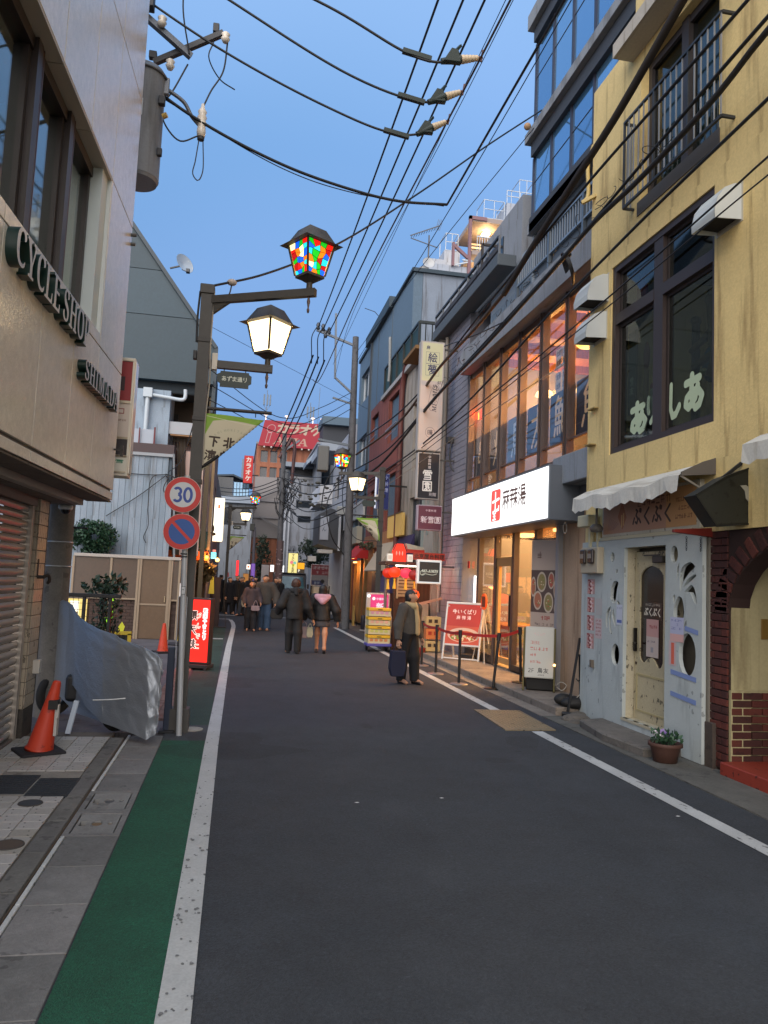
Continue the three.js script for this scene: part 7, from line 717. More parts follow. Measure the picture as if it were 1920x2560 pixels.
// street lamps: one design with a stained glass lantern and a white one
function makeLamp(label, mirrored) {
  const t = thing('street_lamp', label, 'street lamp', [0, 0, 0], 'street lamps with two lanterns'); const metal = M(0x3e3c38, 0.6, { map: T.fine }), roofM = M(0x454039, 0.6, { map: T.fine });
  part(t, 'post', [bx(-0.065, 0.065, 0, 4.9, -0.065, 0.065), bx(-0.1, 0.1, 0, 0.25, -0.1, 0.1)], metal, true); part(t, 'post_cap', rb(-0.08, 0.08, 4.86, 4.97, -0.08, 0.08, 0.01), metal, true); part(t, 'bands', [2.7, 3.4, 4.3].map((y) => rb(-0.075, 0.075, y, y + 0.05, -0.075, 0.075, 0.005)), M(0x33312e, 0.6), true);
  // upper arm comes forward a little, lower arm straight out
  const e1 = [1.14, 0, 0.6], k1 = (q) => [e1[0] * q, 4.8, e1[2] * q]; part(t, 'upper_arm', bar(k1(0.05), k1(1.03), 0.07, 0.085), metal, true); part(t, 'brace', ext('z', [[0.06, 4.62], [0.06, 4.76], [0.3, 4.76]], -0.02, 0.02).rotateY(-Math.atan2(e1[2], e1[0])), metal, true); part(t, 'lower_arm', bar([0.06, 4.07, 0], [0.78, 4.07, 0], 0.07, 0.085), metal, true); part(t, 'junction_box', rb(0.1, 0.16, 3.99, 4.18, 0.02, 0.08, 0.008), M(0xb6b0a4, 0.6), true);
  const lantern = (cx, cyy, cz, turn, stained) => { const R = (g) => g.rotateY(turn).translate(cx, cyy, cz); const w0 = 0.115, w1 = 0.18, h = 0.34, rw = 0.25;
    const ln = part(t, stained ? 'stained_lantern' : 'white_lantern', [R(muv(new THREE.CylinderGeometry(0.03, 0.035, 0.16, 12).translate(0, 0.04, 0))), R(rb(-w0, w0, 0.1, 0.13, -w0, w0, 0.004)), R(muv(new THREE.CylinderGeometry(w0 * 1.36, 0.05, 0.06, 4).rotateY(Math.PI / 4).translate(0, 0.085, 0)))], roofM, true);
    const fr = []; for (let k = 0; k < 4; k++) { const a = k * Math.PI / 2 + Math.PI / 4; fr.push(R(bar([Math.cos(a) * w0 * 1.414, 0.13, Math.sin(a) * w0 * 1.414], [Math.cos(a) * w1 * 1.414, 0.13 + h, Math.sin(a) * w1 * 1.414], 0.018))); } part(ln, 'corner_bars', fr, roofM, true);
    part(ln, 'roof', [R(muv(new THREE.CylinderGeometry(0.16, rw * 1.414, 0.035, 4).rotateY(Math.PI / 4).translate(0, 0.13 + h + 0.012, 0))), R(muv(new THREE.CylinderGeometry(0.11 * 1.414, w1 * 1.48, 0.15, 4).rotateY(Math.PI / 4).translate(0, 0.13 + h + 0.1, 0))), R(muv(new THREE.CylinderGeometry(0.001, 0.11 * 1.414, 0.06, 4).rotateY(Math.PI / 4).translate(0, 0.13 + h + 0.205, 0)))], roofM, true);
    part(ln, 'finial', [R(lathe([[0, -0.26], [0.012, -0.25], [0.017, -0.22], [0.008, -0.2], [0.014, -0.16], [0.02, -0.13], [0.012, -0.09], [0.02, -0.05], [0.02, 0], [0, 0]], 0, -0.03, 0, 10))], M(0x4a3a34, 0.5), true);
    const at = (s, u, v, off = 0) => { const w = w0 + (w1 - w0) * v - off; const p = V((u * 2 - 1) * (w - 0.012), 0.13 + h * v, w - 0.004); p.applyAxisAngle(V(0, 1, 0), s * Math.PI / 2); return p.toArray(); };
    if (!stained) { for (let s = 0; s < 4; s++) part(ln, 'lamp_pane', R(muv(quad(at(s, 0, 0), at(s, 1, 0), at(s, 1, 1), at(s, 0, 1)))), EM(0xffe2ae, 3.4, 0xfff0d8), true); }
    else { const pal = [[0xff1a10, 1.1], [0xffd010, 1.5], [0x18c020, 0.9], [0x1060ff, 1.1], [0xff7a10, 1.2], [0x20d0d8, 1.2], [0xfff0a0, 1.9], [0xc01010, 0.8]]; const N = 4, Mr = 6; seed = 991;
      for (let s = 0; s < 4; s++) { const gp = []; for (let j = 0; j <= Mr; j++) { gp.push([]); for (let i = 0; i <= N; i++) { const ex = i > 0 && i < N, ey = j > 0 && j < Mr; gp[j].push([i / N + (ex ? rr(-0.085, 0.085) : 0), j / Mr + (ey ? rr(-0.06, 0.06) : 0)]); } }
        for (let j = 0; j < Mr; j++) for (let i = 0; i < N; i++) { const c = [gp[j][i], gp[j][i + 1], gp[j + 1][i + 1], gp[j + 1][i]], m = [0, 1].map((q) => c.reduce((a, p) => a + p[q], 0) / 4), z = c.map((p) => [m[0] + (p[0] - m[0]) * 0.9, m[1] + (p[1] - m[1]) * 0.9]); const [col, e] = pal[(rnd() * 8) | 0]; part(ln, 'glass_piece', R(muv(quad(...z.map((p) => at(s, p[0], p[1]))))), EM(col, e, col), true); }
        part(ln, 'leading', R(muv(quad(at(s, 0, 0, 0.006), at(s, 1, 0, 0.006), at(s, 1, 1, 0.006), at(s, 0, 1, 0.006)))), M(0x2a2418, 0.7), true); } }
    const l = new THREE.PointLight(stained ? 0xffb040 : 0xffdca0, stained ? 1.2 : 5); l.position.set(cx, cyy + 0.3, cz); l.shadow.radius = 6; l.castShadow = true; t.add(l); };
  lantern(e1[0] * 0.97, 4.86, e1[2] * 0.97, 0.55, true); lantern(0.72, 4.13, 0, 0.78, false);
  // street plate and banner
  const pl = new THREE.Shape(); pl.moveTo(0.2, 3.82); pl.lineTo(0.52, 3.82); pl.lineTo(0.52, 3.86); pl.lineTo(0.55, 3.88); pl.lineTo(0.55, 3.96); pl.lineTo(0.52, 3.98); pl.lineTo(0.52, 4.0); pl.lineTo(0.2, 4.0); pl.lineTo(0.2, 3.98); pl.lineTo(0.165, 3.96); pl.lineTo(0.165, 3.88); pl.lineTo(0.2, 3.86); part(t, 'name_plate', ext('z', pl, -0.012, 0.012), M(0x2c3633, 0.6), true); part(t, 'name_print', pn(0.36, 3.91, 0.0135, 0.31, 0.13), printMat(256, 108, (x, w, h) => { fill(x, w, h, '#2c3633'); row(x, 'あずま通り', 8, 26, 46, 6, '#b9bcae', 1.06); }), true); part(t, 'plate_hooks', [bar([0.24, 4.0, 0], [0.24, 4.03, 0], 0.012), bar([0.48, 4.0, 0], [0.48, 4.03, 0], 0.012)], metal, true);
  part(t, 'banner_rod', cy([-0.05, 3.56, 0], [0.8, 3.56, 0], 0.02), M(0x2a2624, 0.6), true); part(t, 'lower_rod', cy([0, 2.84, 0], [0.24, 3.02, 0.06], 0.018), M(0x1c1a19, 0.6), true);
  const tex = printMat(512, 560, (x, w, h) => { fill(x, w, h, '#b9b29a'); x.fillStyle = '#7a9c3c'; x.beginPath(); x.moveTo(0, 0); x.lineTo(w, 0); x.lineTo(w, 60); x.quadraticCurveTo(256, 20, 90, 60); x.quadraticCurveTo(30, 200, 10, 280); x.quadraticCurveTo(20, 420, 90, 560); x.lineTo(0, 560); x.fill(); x.beginPath(); x.moveTo(w, 40); x.quadraticCurveTo(420, 150, 450, 260); x.quadraticCurveTo(480, 330, w, 300); x.fill(); x.fillStyle = '#7f9f4a'; x.fillRect(0, 525, w, 35); x.strokeStyle = '#c9c6b0'; x.lineWidth = 4; x.beginPath(); x.moveTo(0, 14); x.quadraticCurveTo(250, 60, w, 60); x.stroke(); x.save(); x.font = 'bold 26px serif'; x.fillStyle = '#9a9a88'; const s = 'SHIMOKITAZAWA'; for (let k = 0; k < s.length; k++) { x.save(); x.translate(270, 330); x.rotate(-0.8 + k * 0.135); x.fillText(s[k], 0, -200); x.restore(); } x.restore(); row(x, '下北沢', 78, 188, 90, 15, '#3d322c', 1.38); row(x, '演劇祭', 64, 308, 88, 12, '#3d322c', 1.4); x.font = 'bold 24px serif'; x.fillStyle = '#9a9a88'; x.fillText('THEATRE', 60, 450); }, 0.8);
  tex.side = THREE.DoubleSide; const B = (u, v) => { // wind folds the free lower corner up and back
      const w = 0.68, h = 0.74; let x = 0.04 + u * w, y = 3.5 - v * h - 0.02 * u, z = 0.03 * Math.sin(u * 5 + v * 2); const c = u + v - 1.02; if (c > 0) { x -= c * 0.60; y += c * 0.46; z -= Math.sin(Math.min(1.6, c * 3)) * 0.13; } return [x - 0.06 * v, y, z]; };
  const nn = 22, pos = [], uv = []; for (let j = 0; j < nn; j++) for (let i = 0; i < nn; i++) for (const [a, c] of [[0, 0], [0, 1], [1, 1], [0, 0], [1, 1], [1, 0]]) { const u = (i + a) / nn, v = (j + c) / nn; pos.push(...B(u, v)); uv.push(u, 1 - v); } let bg = new THREE.BufferGeometry(); bg.setAttribute('position', new THREE.Float32BufferAttribute(pos, 3)); bg.setAttribute('uv', new THREE.Float32BufferAttribute(uv, 2)); bg = mergeVertices(bg); bg.computeVertexNormals(); part(t, 'banner', bg, tex, true); part(t, 'banner_ring', [0.15, 0.62].map((x) => muv(new THREE.TorusGeometry(0.03, 0.005, 5, 12).rotateY(1.57).translate(x, 3.53, 0))), black, true);
  part(t, 'service_cable', tube([[-0.08, 4.9, 0], [-0.09, 4.6, 0.02], [-0.085, 4.3, 0.02]], 0.012), black, true); part(t, 'strapped_wire', tube([[0.08, 4.9, 0.05], [0.075, 4.2, 0.07], [0.09, 3.9, 0.07], [0.07, 3.4, 0.07], [0.075, 2.9, 0.07]], 0.008), M(0x8a8478, 0.6), true); part(t, 'plug_box', rb(-0.11, -0.07, 4.1, 4.2, -0.02, 0.05, 0.006), black, true);
  return t; }
const lampA = makeLamp('dark two armed street lamp by the speed limit sign with banner and name plate'); lampA.position.set(-0.5, 0, -8.75);
{ const l = copyOf(lampA, [3.97, 0, -21.5], Math.PI, 'dark two armed street lamp beside the stacked delivery crates and blue sign'); l.scale.set(1, 1, 1); }
copyOf(lampA, [-0.4, 0, -36], 0, 'far two armed street lamp above the crowd on the green lane side');
{ const t = thing('violet_post', 'slim lamp post wrapped in violet at the end of the street among people', 'post', [0.95, 0, -43]); part(t, 'post', cy([0.95, 0, -43], [0.9, 4.4, -43], 0.09, 0.07), M(0x5a5860, 0.6)); part(t, 'wrap', cy([0.95, 1.2, -43], [0.94, 2.4, -43], 0.11, 0.11), M(0x8a6ab8, 0.6, { emissive: 0x8a60d0, emissiveIntensity: 0.15 })); part(t, 'lantern', rb(0.65, 0.9, 4.2, 4.6, -43.1, -42.9, 0.03), M(0x3a3c38, 0.6)); part(t, 'side_arm', bar([0.7, 2.4, -43], [1.0, 2.4, -43], 0.05), black); }
// utility poles beyond
function utilPole(x, z, h, label) { const t = thing('utility_pole', label, 'utility pole', [x, 0, z]); part(t, 'pole', cy([x, 0, z], [x - 0.1, h, z], 0.16, 0.11, 16), M(0x66686c, 0.85, { map: T.concrete })); return t; }
const STEEL = M(0x6a727a, 0.5, { metalness: 0.5 }), WIRE = M(0x131518, 0.6), PORC = M(0x3a4048, 0.4);
{ const t = utilPole(3.88, -27, 10.5, 'grey utility pole with crossarms in front of the blue grey building'); part(t, 'cross_arm', bar([3.85, 10.15, -27], [2.35, 10.62, -27], 0.08), STEEL); part(t, 'riser', [bar([3.1, 8.9, -27], [3.02, 11.3, -27], 0.07), bar([3.82, 8.35, -27], [3.12, 8.92, -27], 0.07)], STEEL); part(t, 'cross_arm', bar([3.85, 8.0, -27], [3.05, 8.2, -27], 0.06), STEEL); part(t, 'cross_arm', bar([3.86, 6.5, -27], [2.6, 6.65, -27], 0.08), STEEL); for (const [x, y] of [[2.4, 10.75], [2.58, 10.72], [2.8, 10.62], [2.68, 10.5]]) part(t, 'insulator', lathe([[0, -0.14], [0.05, -0.14], [0.08, -0.05], [0.05, -0.02], [0.08, 0.05], [0.04, 0.14], [0, 0.14]], x, y, -27, 10), PORC); part(t, 'transformer_box', rb(2.6, 3.0, 5.5, 6.4, -26.7, -27.1, 0.05), M(0x6a6c6a, 0.6)); part(t, 'jumper', [0, 1, 2].map((k) => tube([[2.35 + k * 0.22, 10.7, -26.9], [2.2 + k * 0.22, 10.4, -27], [2.24 + k * 0.22, 9.95, -27.4], [2.3 + k * 0.22, 9.6, -27.8]], 0.018)), WIRE); part(t, 'loops', [tube([[3.75, 6.4, -26.9], [3.2, 5.6, -26.8], [2.9, 5.0, -26.7], [2.8, 4.2, -26.6]], 0.02), tube([[3.78, 6.2, -26.9], [3.5, 5.3, -26.8], [3.2, 5.0, -26.8], [3.75, 5.2, -26.9]], 0.02), tube([[3.6, 5.4, -26.8], [3.0, 4.4, -26.6], [3.2, 3.2, -26.5], [3.7, 2.6, -26.9]], 0.02)], WIRE); }
{ const t = utilPole(2.2, -40, 9.2, 'farther utility pole covered in stickers beside the dark van'); part(t, 'cross_arm', bar([2.0, 8.2, -40], [2.9, 8.9, -40], 0.1), STEEL); part(t, 'bent_pipe', tube([[1.9, 7.9, -40], [2.3, 8.6, -40], [2.5, 8.95, -40], [2.63, 8.7, -40], [2.63, 7.4, -40], [2.6, 6.6, -40]], 0.09, 8), M(0x4a2e2c, 0.5)); part(t, 'transformer', cy([2.25, 6.4, -40.2], [2.25, 7.3, -40.2], 0.25, 0.25, 16), M(0x6a6e72, 0.6)); part(t, 'sleeve', cy([2.2, 0.9, -40], [2.19, 3.6, -40], 0.19, 0.18), M(0x5a4a4a, 0.7)); part(t, 'stickers', Array.from({ length: 24 }, () => { const a = rr(0, 3.1), y = rr(1.2, 3.4); return pn(2.2 + Math.cos(a) * 0.193, y, -40 + Math.sin(a) * 0.193, 0.08, 0.06, Math.PI / 2 - a); }), M(0x9a8a8c, 0.6)).userData.kind = 'stuff'; part(t, 'tangle', Array.from({ length: 16 }, () => tube([[2.1, rr(4.6, 7.2), -39.9], [rr(1.6, 2.9), rr(4.4, 7), rr(-40.4, -39.5)], [rr(1.8, 3.1), rr(4.4, 6.8), -40], [2.3, rr(4.5, 6.8), -40]], 0.018, 5)), WIRE); }
// overhead cables
const cable = (label, pts, r, mat = WIRE, name = 'overhead_cable') => { const m = solo(name, label, 'cable', tube(pts, r, 6, Math.max(16, pts.length * 12)), mat, name === 'overhead_cable' ? 'overhead cables' : undefined); return m; };
const sag = (a, b, s, n = 8) => Array.from({ length: n + 1 }, (_, k) => { const t = k / n; return [a[0] + (b[0] - a[0]) * t, a[1] + (b[1] - a[1]) * t - s * 4 * t * (1 - t), a[2] + (b[2] - a[2]) * t]; });
[[2.45, 2.4, 10.72], [2.95, 2.6, 10.7], [3.3, 2.82, 10.6]].forEach(([xa, xb, yb], k) => cable(['high power line running down the street, first of three from the cream shop', 'high power line running down the street, middle of the three', 'high power line running down the street, third from the cream shop'][k], sag([xa, 10.5, 6], [xb, yb, -27], 0.35, 12), 0.019));
[[2.42, 10.55], [2.62, 10.5], [2.85, 10.4]].forEach(([x, y], k) => cable(['power line dropping from the crossarm to the far pole, first of three', 'power line dropping from the crossarm to the far pole, middle one', 'power line dropping from the crossarm to the far pole, last one'][k], sag([x - 0.1, y - 0.7, -27.6], [1.5 + k * 0.28, 8.5, -42], 0.25), 0.03));
cable('steel messenger wire above the road that holds the three cream insulators', [[2.75, 8.0, 3], [2.52, 8.0, -8.2], [2.47, 8.0, -9.8], [2.32, 8.0, -15], [2.3, 8.2, -25], [2.3, 8.8, -27]], 0.013, M(0x3c3436, 0.5));
const crossers = [[[-4.5, 11.2, -8.4], [-1.2, 9.0, -8.4], [0.8, 8.28, -8.4], [1.62, 7.93, -8.4], [1.95, 7.86, -8.38], [2.52, 8.0, -8.36]], [[-5, 11.6, -9.05], [-2.2, 9.6, -9.05], [-0.3, 8.6, -9.05], [1.0, 8.0, -9.05], [1.7, 7.8, -9.03], [2.05, 7.78, -9.02], [2.49, 8.0, -9.02]], [[-5, 10.8, -9.7], [-2.3, 9.4, -9.7], [-0.6, 8.5, -9.7], [0.8, 7.95, -9.7], [1.65, 7.72, -9.69], [2.05, 7.74, -9.68], [2.48, 8.0, -9.68]]];
crossers.forEach((p, k) => { cable(['thick cable crossing the road to the nearest cream insulator', 'thick cable crossing the road to the middle cream insulator', 'thick cable crossing the road to the farthest cream insulator'][k], p, 0.015); const e = p[p.length - 1], q = p[p.length - 3], m = p[p.length - 2]; const t = thing('strain_insulator', ['cream strain insulator with black clamp, nearest of the three overhead', 'cream strain insulator with black clamp, middle of the three overhead', 'cream strain insulator with black clamp, farthest of the three overhead'][k], 'insulator', e, 'strain insulators over the road');
  const d = V(...e).sub(V(...m)).normalize(), at = (s) => V(...e).addScaledVector(d, s).toArray(); const seg = []; for (let i = 0; i < 5; i++) seg.push(cy(at(-0.25 + i * 0.042), at(-0.215 + i * 0.042), 0.05 - i * 0.004, 0.052 - i * 0.004, 14)); for (let i = 0; i < 5; i++) seg.push(cy(at(-0.216 + i * 0.042), at(-0.206 + i * 0.042), 0.042 - i * 0.004, 0.042 - i * 0.004, 12)); part(t, 'porcelain', seg, M(0xb9a88e, 0.45)); part(t, 'end_clevis', [cy(at(-0.05), at(0.02), 0.025, 0.014), bar([e[0], e[1] - 0.05, e[2]], [e[0] + 0.02, e[1] + 0.1, e[2]], 0.02)], M(0x5a3c36, 0.5)); const mid = at(-0.36); part(t, 'black_clamp', [cy(at(-0.5), at(-0.26), 0.035, 0.055, 10), ext('z', [[mid[0] - 0.12, mid[1] - 0.05], [mid[0] + 0.1, mid[1] - 0.04], [mid[0] + 0.06, mid[1] + 0.12], [mid[0] - 0.02, mid[1] + 0.13]], e[2] - 0.04, e[2] + 0.04, [], 0.01), bar([mid[0] + 0.02, mid[1] + 0.1, e[2]], [mid[0] + 0.12, mid[1] + 0.27, e[2] - 0.1], 0.03)], M(0x11231f, 0.6)); part(t, 'sleeve', [bar([q[0] - 0.05, q[1] + 0.02, q[2]], [q[0] + 0.3, q[1] - 0.03, q[2]], 0.055)], M(0x11231f, 0.6)); });
cable('drooping service cable from the transformer pole to the black junction over the road', [[-2.0, 8.2, -9.6], [-1.0, 7.7, -9.9], [0.25, 7.35, -10.2], [1.3, 7.22, -10.4], [2.0, 7.2, -10.5], [2.75, 7.3, -10.6]], 0.02); cable('thin twin wire under the drooping service cable', [[-1.6, 7.98, -9.9], [0.3, 7.28, -10.2], [1.3, 7.18, -10.4], [2.7, 7.27, -10.6]], 0.007); cable('cable rising from the black junction toward the camera', [[2.75, 7.3, -10.6], [2.76, 7.32, -8.5], [2.78, 7.35, -6.5], [2.8, 7.4, 2]], 0.016);
cable('diagonal cable from the near street lamp up over the road to the glass building', [[-0.44, 4.98, -8.75], [0.1, 5.35, -9.2], [1.1, 6.3, -10.2], [2.4, 7.7, -11.2], [3.8, 9.2, -12.0], [5.1, 10.6, -12.9]], 0.014); { const t = thing('cable_clamp', 'small pale cable anchor beside the near street lamp top', 'clamp', [-0.25, 5.08, -8.9]); part(t, 'body', ball(-0.24, 5.1, -8.9, 0.045, 1.3, 0.9, 1), M(0xa89c90, 0.5)); part(t, 'tail', tube([[-0.24, 5.07, -8.9], [-0.27, 4.92, -8.85], [-0.36, 4.82, -8.8]], 0.008), black); }
// bundles in front of the yellow wall and the ramen shop
cable('thick dark duct of bundled cables sweeping down past the balcony', [[4.3, 8.3, -5.8], [4.3, 7.99, -6.95], [4.3, 7.78, -7.67], [4.3, 7.56, -8.5], [4.3, 7.34, -9.71], [4.3, 7.04, -11.26], [4.3, 6.78, -12.4]], 0.055, M(0x2c2622, 0.7)); cable('brown cable duct continuing along the ramen shop fascia', [[4.3, 6.8, -12.3], [4.3, 6.7, -14], [4.3, 6.64, -16.66], [4.35, 6.3, -21], [4.0, 6.2, -27]], 0.035, M(0x4a3826, 0.6));
cable('cable crossing the balcony railing, the one highest on the wall', sag([4.4, 7.55, 2], [4.4, 7.24, -9.17], 0.05).concat([[4.35, 7.0, -13], [4.3, 6.5, -20], [3.95, 6.6, -27]]), 0.02); cable('twisted cable over the big window top, upper of the pair', [[4.4, 7.2, 2], [4.4, 6.91, -5.75], [4.4, 6.72, -7.99], [4.4, 6.52, -10.14], [4.35, 6.3, -13], [4.3, 6.05, -16.57], [4.2, 5.6, -22], [3.9, 5.6, -27]], 0.021); cable('heavy twisted cable over the big window top, lower of the pair', [[4.4, 7.0, 2], [4.4, 6.78, -5.75], [4.4, 6.65, -6.47], [4.4, 6.56, -7.99], [4.4, 6.58, -9.15], [4.4, 6.5, -10.09], [4.35, 6.22, -13.29], [4.3, 6.02, -16.57], [4.2, 5.3, -24], [3.9, 5.3, -27]], 0.034, M(0x1c1a19, 0.7)); cable('single cable sloping between balcony and big window', [[4.4, 6.6, 2], [4.4, 6.13, -5.76], [4.4, 6.05, -7.49], [4.4, 5.96, -8.75], [4.38, 5.8, -10.5], [4.35, 5.4, -14], [4.3, 5.1, -18], [3.95, 4.9, -27]], 0.019); cable('thin cable by the near vent hood', [[4.4, 5.9, 2], [4.4, 5.59, -5.76], [4.4, 5.53, -6.44], [4.4, 5.4, -8.5], [4.35, 5.2, -11.7], [4.3, 5.05, -16.4], [3.95, 4.6, -27]], 0.011); cable('thinnest wire passing the near vent hood', [[4.4, 5.6, 2], [4.4, 5.42, -5.76], [4.4, 5.3, -8.0], [4.35, 5.09, -12.42], [4.3, 4.92, -16.42], [3.9, 4.3, -27]], 0.008); cable('slack wire rising from the fascia cables to the tiled wall', [[4.3, 6.26, -12.3], [4.3, 6.55, -14], [4.4, 7.15, -16.73]], 0.012); cable('thin wire low across the name characters', [[4.35, 4.85, -9.9], [4.3, 4.8, -13], [4.2, 4.6, -18], [3.9, 4.2, -27]], 0.007, M(0x8a7a68, 0.5));
{ const t = thing('cable_coil', 'black coil of spare cable hanging at the corner of the fascia', 'cable', [4.6, 6.6, -10.4]); part(t, 'coil', [0, 1, 2, 3].map((k) => muv(new THREE.TorusGeometry(0.17 + k * 0.025, 0.014, 6, 22, 5.2).rotateY(1.2).rotateZ(0.4).translate(4.62, 6.5, -10.4 - k * 0.03))), WIRE); part(t, 'tie', ball(4.6, 6.68, -10.4, 0.04), WIRE); }
{ const g = []; for (let k = 0; k < 34; k++) { const z = -7.4 - k * 0.3, y = 6.74 - (k > 9 ? (k - 9) * 0.022 : 0); g.push(muv(new THREE.TorusGeometry(rr(0.07, 0.14), 0.005, 4, 12, rr(2.5, 5)).rotateY(1.4).rotateX(rr(-0.4, 0.4)).rotateZ(rr(-3, 3)).translate(4.38 + rr(-0.03, 0.03), y + rr(-0.06, 0.08), z))); } solo('spiral_hangers', 'loose spiral wire hangers along the twisted cables on the yellow wall', 'cable', g, WIRE).userData.kind = 'stuff'; }
cable('thin wire high from the glass building down the street', [[5.0, 10.3, -13], [4.2, 9.6, -17], [3.8, 9.9, -27]], 0.008); cable('thin wire from glass ledge down to the pole crossarm', [[4.9, 11.5, -8], [4.3, 10.2, -14], [3.86, 9.6, -27]], 0.01); cable('thin pale wire beside the three high lines', [[3.2, 9.6, 3], [2.95, 9.2, -12], [3.0, 9.4, -27]], 0.006); cable('second thin pale wire beside the three high lines', [[3.35, 9.7, 3], [3.0, 9.1, -10], [2.7, 8.9, -20], [3.1, 9.0, -27]], 0.006);
cable('service cable crossing from the slate house to the crossarm pole, top one', [[-1.0, 7.0, -20], [1, 6.5, -23], [2.6, 7.6, -26], [3.8, 8.5, -27]], 0.012); cable('service cable crossing from the slate house to the crossarm pole, second one', [[-1.0, 6.6, -20], [1.2, 6.3, -23], [2.8, 7.4, -26], [3.8, 8.2, -27]], 0.012); cable('service cable crossing from the slate house to the crossarm pole, lowest one', [[-1.0, 6.2, -20], [1.2, 6.0, -23], [2.8, 7.1, -26], [3.8, 7.9, -27]], 0.012); cable('long thin wire over the street from slate roof to blue grey building', [[-1, 8.4, -21], [2, 8.6, -26], [5, 8.8, -31]], 0.007);
for (let k = 0; k < 7; k++) cable(['first', 'second', 'third', 'fourth', 'fifth', 'sixth', 'seventh'][k] + ' tangled service wire between the far pole and the siding building, from the top', [[2.2, 7.2 - k * 0.35, -40], [3.2, 6.6 - k * 0.42, -37], [4.4, 6.3 - k * 0.3, -33], [4.9, 6.4 - k * 0.25, -30]], 0.016 + (k % 3) * 0.006);
for (let k = 0; k < 4; k++) cable(['upper', 'second', 'third', 'lowest'][k] + ' wire bundle from far pole across to the glazed rooftop building', [[2.2, 6.9 - k * 0.2, -40], [0.8, 6.5 - k * 0.2, -42], [-1, 6.7 - k * 0.22, -45], [-3, 7.2 - k * 0.2, -47]], 0.022);
cable('sagging branch wire hanging before the second lamp', [[3.8, 6.2, -26.8], [3.2, 5.0, -24], [3.0, 3.6, -22], [3.3, 2.9, -21.6], [3.9, 2.85, -21.5]], 0.012);
{ const t = thing('wire_cluster', 'dark clumps of cable joints hanging over the far street', 'cable', [3.2, 5.5, -34]); part(t, 'joints', Array.from({ length: 26 }, () => ball(rr(2.6, 3.9), rr(4.9, 6.1), rr(-35, -33), rr(0.03, 0.09), 1.4, 0.8, 1, 7, 5)), M(0x4a4a44, 0.8)).userData.kind = 'stuff'; }

scene.traverse((o) => { if (o.isPointLight || o.isRectAreaLight) o.intensity *= LAMP; });

// ---------------------------------------------------------------- things standing in the street
// round signs on the white post
{ const t = thing('traffic_sign', 'white sign post carrying a speed limit disc above a no parking disc', 'traffic sign', [-0.48, 0, -8.5]); const z = -8.44, tilt = (y) => -0.48 - y * 0.033;
  part(t, 'post', cy([-0.48, 0, -8.5], [tilt(2.75), 2.75, -8.5], 0.03, 0.03, 16), M(0xa9adb0, 0.45, { metalness: 0.2, map: T.paint }));
  const disc = (y, draw, label) => { const x = tilt(y) - 0.035; const d = part(t, 'sign_disc', cy([x, y, z], [x, y, z + 0.012], 0.192, 0.192, 40), M(0xb9b2aa, 0.5), false, label); const g = new THREE.CircleGeometry(0.188, 40).toNonIndexed(); g.translate(x, y, z + 0.0145); part(d, 'sign_print', g, printMat(256, 256, draw, 0.55)); part(d, 'clip', [rb(x - 0.06, x + 0.06, y + 0.06, y + 0.08, z - 0.03, z), rb(x - 0.06, x + 0.06, y - 0.08, y - 0.06, z - 0.03, z)], M(0x8d9092, 0.5)); };
  disc(2.535, (x) => { fill(x, 256, 256, '#b02a24'); x.fillStyle = '#b4b8ba'; x.beginPath(); x.arc(128, 128, 92, 0, 7); x.fill(); x.strokeStyle = '#26418a'; x.lineWidth = 19; x.lineCap = 'butt'; x.beginPath(); x.arc(90, 104, 23, -2.6, 1.35); x.stroke(); x.beginPath(); x.arc(90, 152, 25, -1.35, 2.6); x.stroke(); x.beginPath(); x.ellipse(164, 128, 25, 48, 0, 0, 7); x.stroke(); }, 'red ringed white disc with blue 30');
  disc(2.14, (x) => { fill(x, 256, 256, '#b02a24'); x.fillStyle = '#1d4a8c'; x.beginPath(); x.arc(128, 128, 92, 0, 7); x.fill(); x.strokeStyle = '#b02a24'; x.lineWidth = 22; x.beginPath(); x.moveTo(60, 60); x.lineTo(196, 196); x.stroke(); }, 'blue disc with red ring and red slash');
  part(t, 'band', [rb(-0.585, -0.515, 1.9, 1.915, -8.535, -8.46), rb(-0.583, -0.513, 1.87, 1.885, -8.535, -8.46)], M(0x2a2c2e, 0.6)); part(t, 'sticker', pn(tilt(1.5) - 0.0, 1.52, -8.466, 0.05, 0.09), printMat(64, 110, (x, w, h) => { fill(x, w, h, '#a9acae'); x.strokeStyle = '#2a2a2a'; x.lineWidth = 6; x.strokeRect(5, 5, 54, 100); smallPrint(x, 12, 40, 44, 14, '#4a4a4a', 3); })); part(t, 'frame_wire', [bar([-0.57, 0.8, -8.54], [-0.58, 1.45, -8.54], 0.008), bar([-0.48, 0.8, -8.54], [-0.49, 1.45, -8.54], 0.008), bar([-0.58, 1.45, -8.54], [-0.49, 1.45, -8.54], 0.008)], M(0x7d8084, 0.4, { metalness: 0.6 })); }
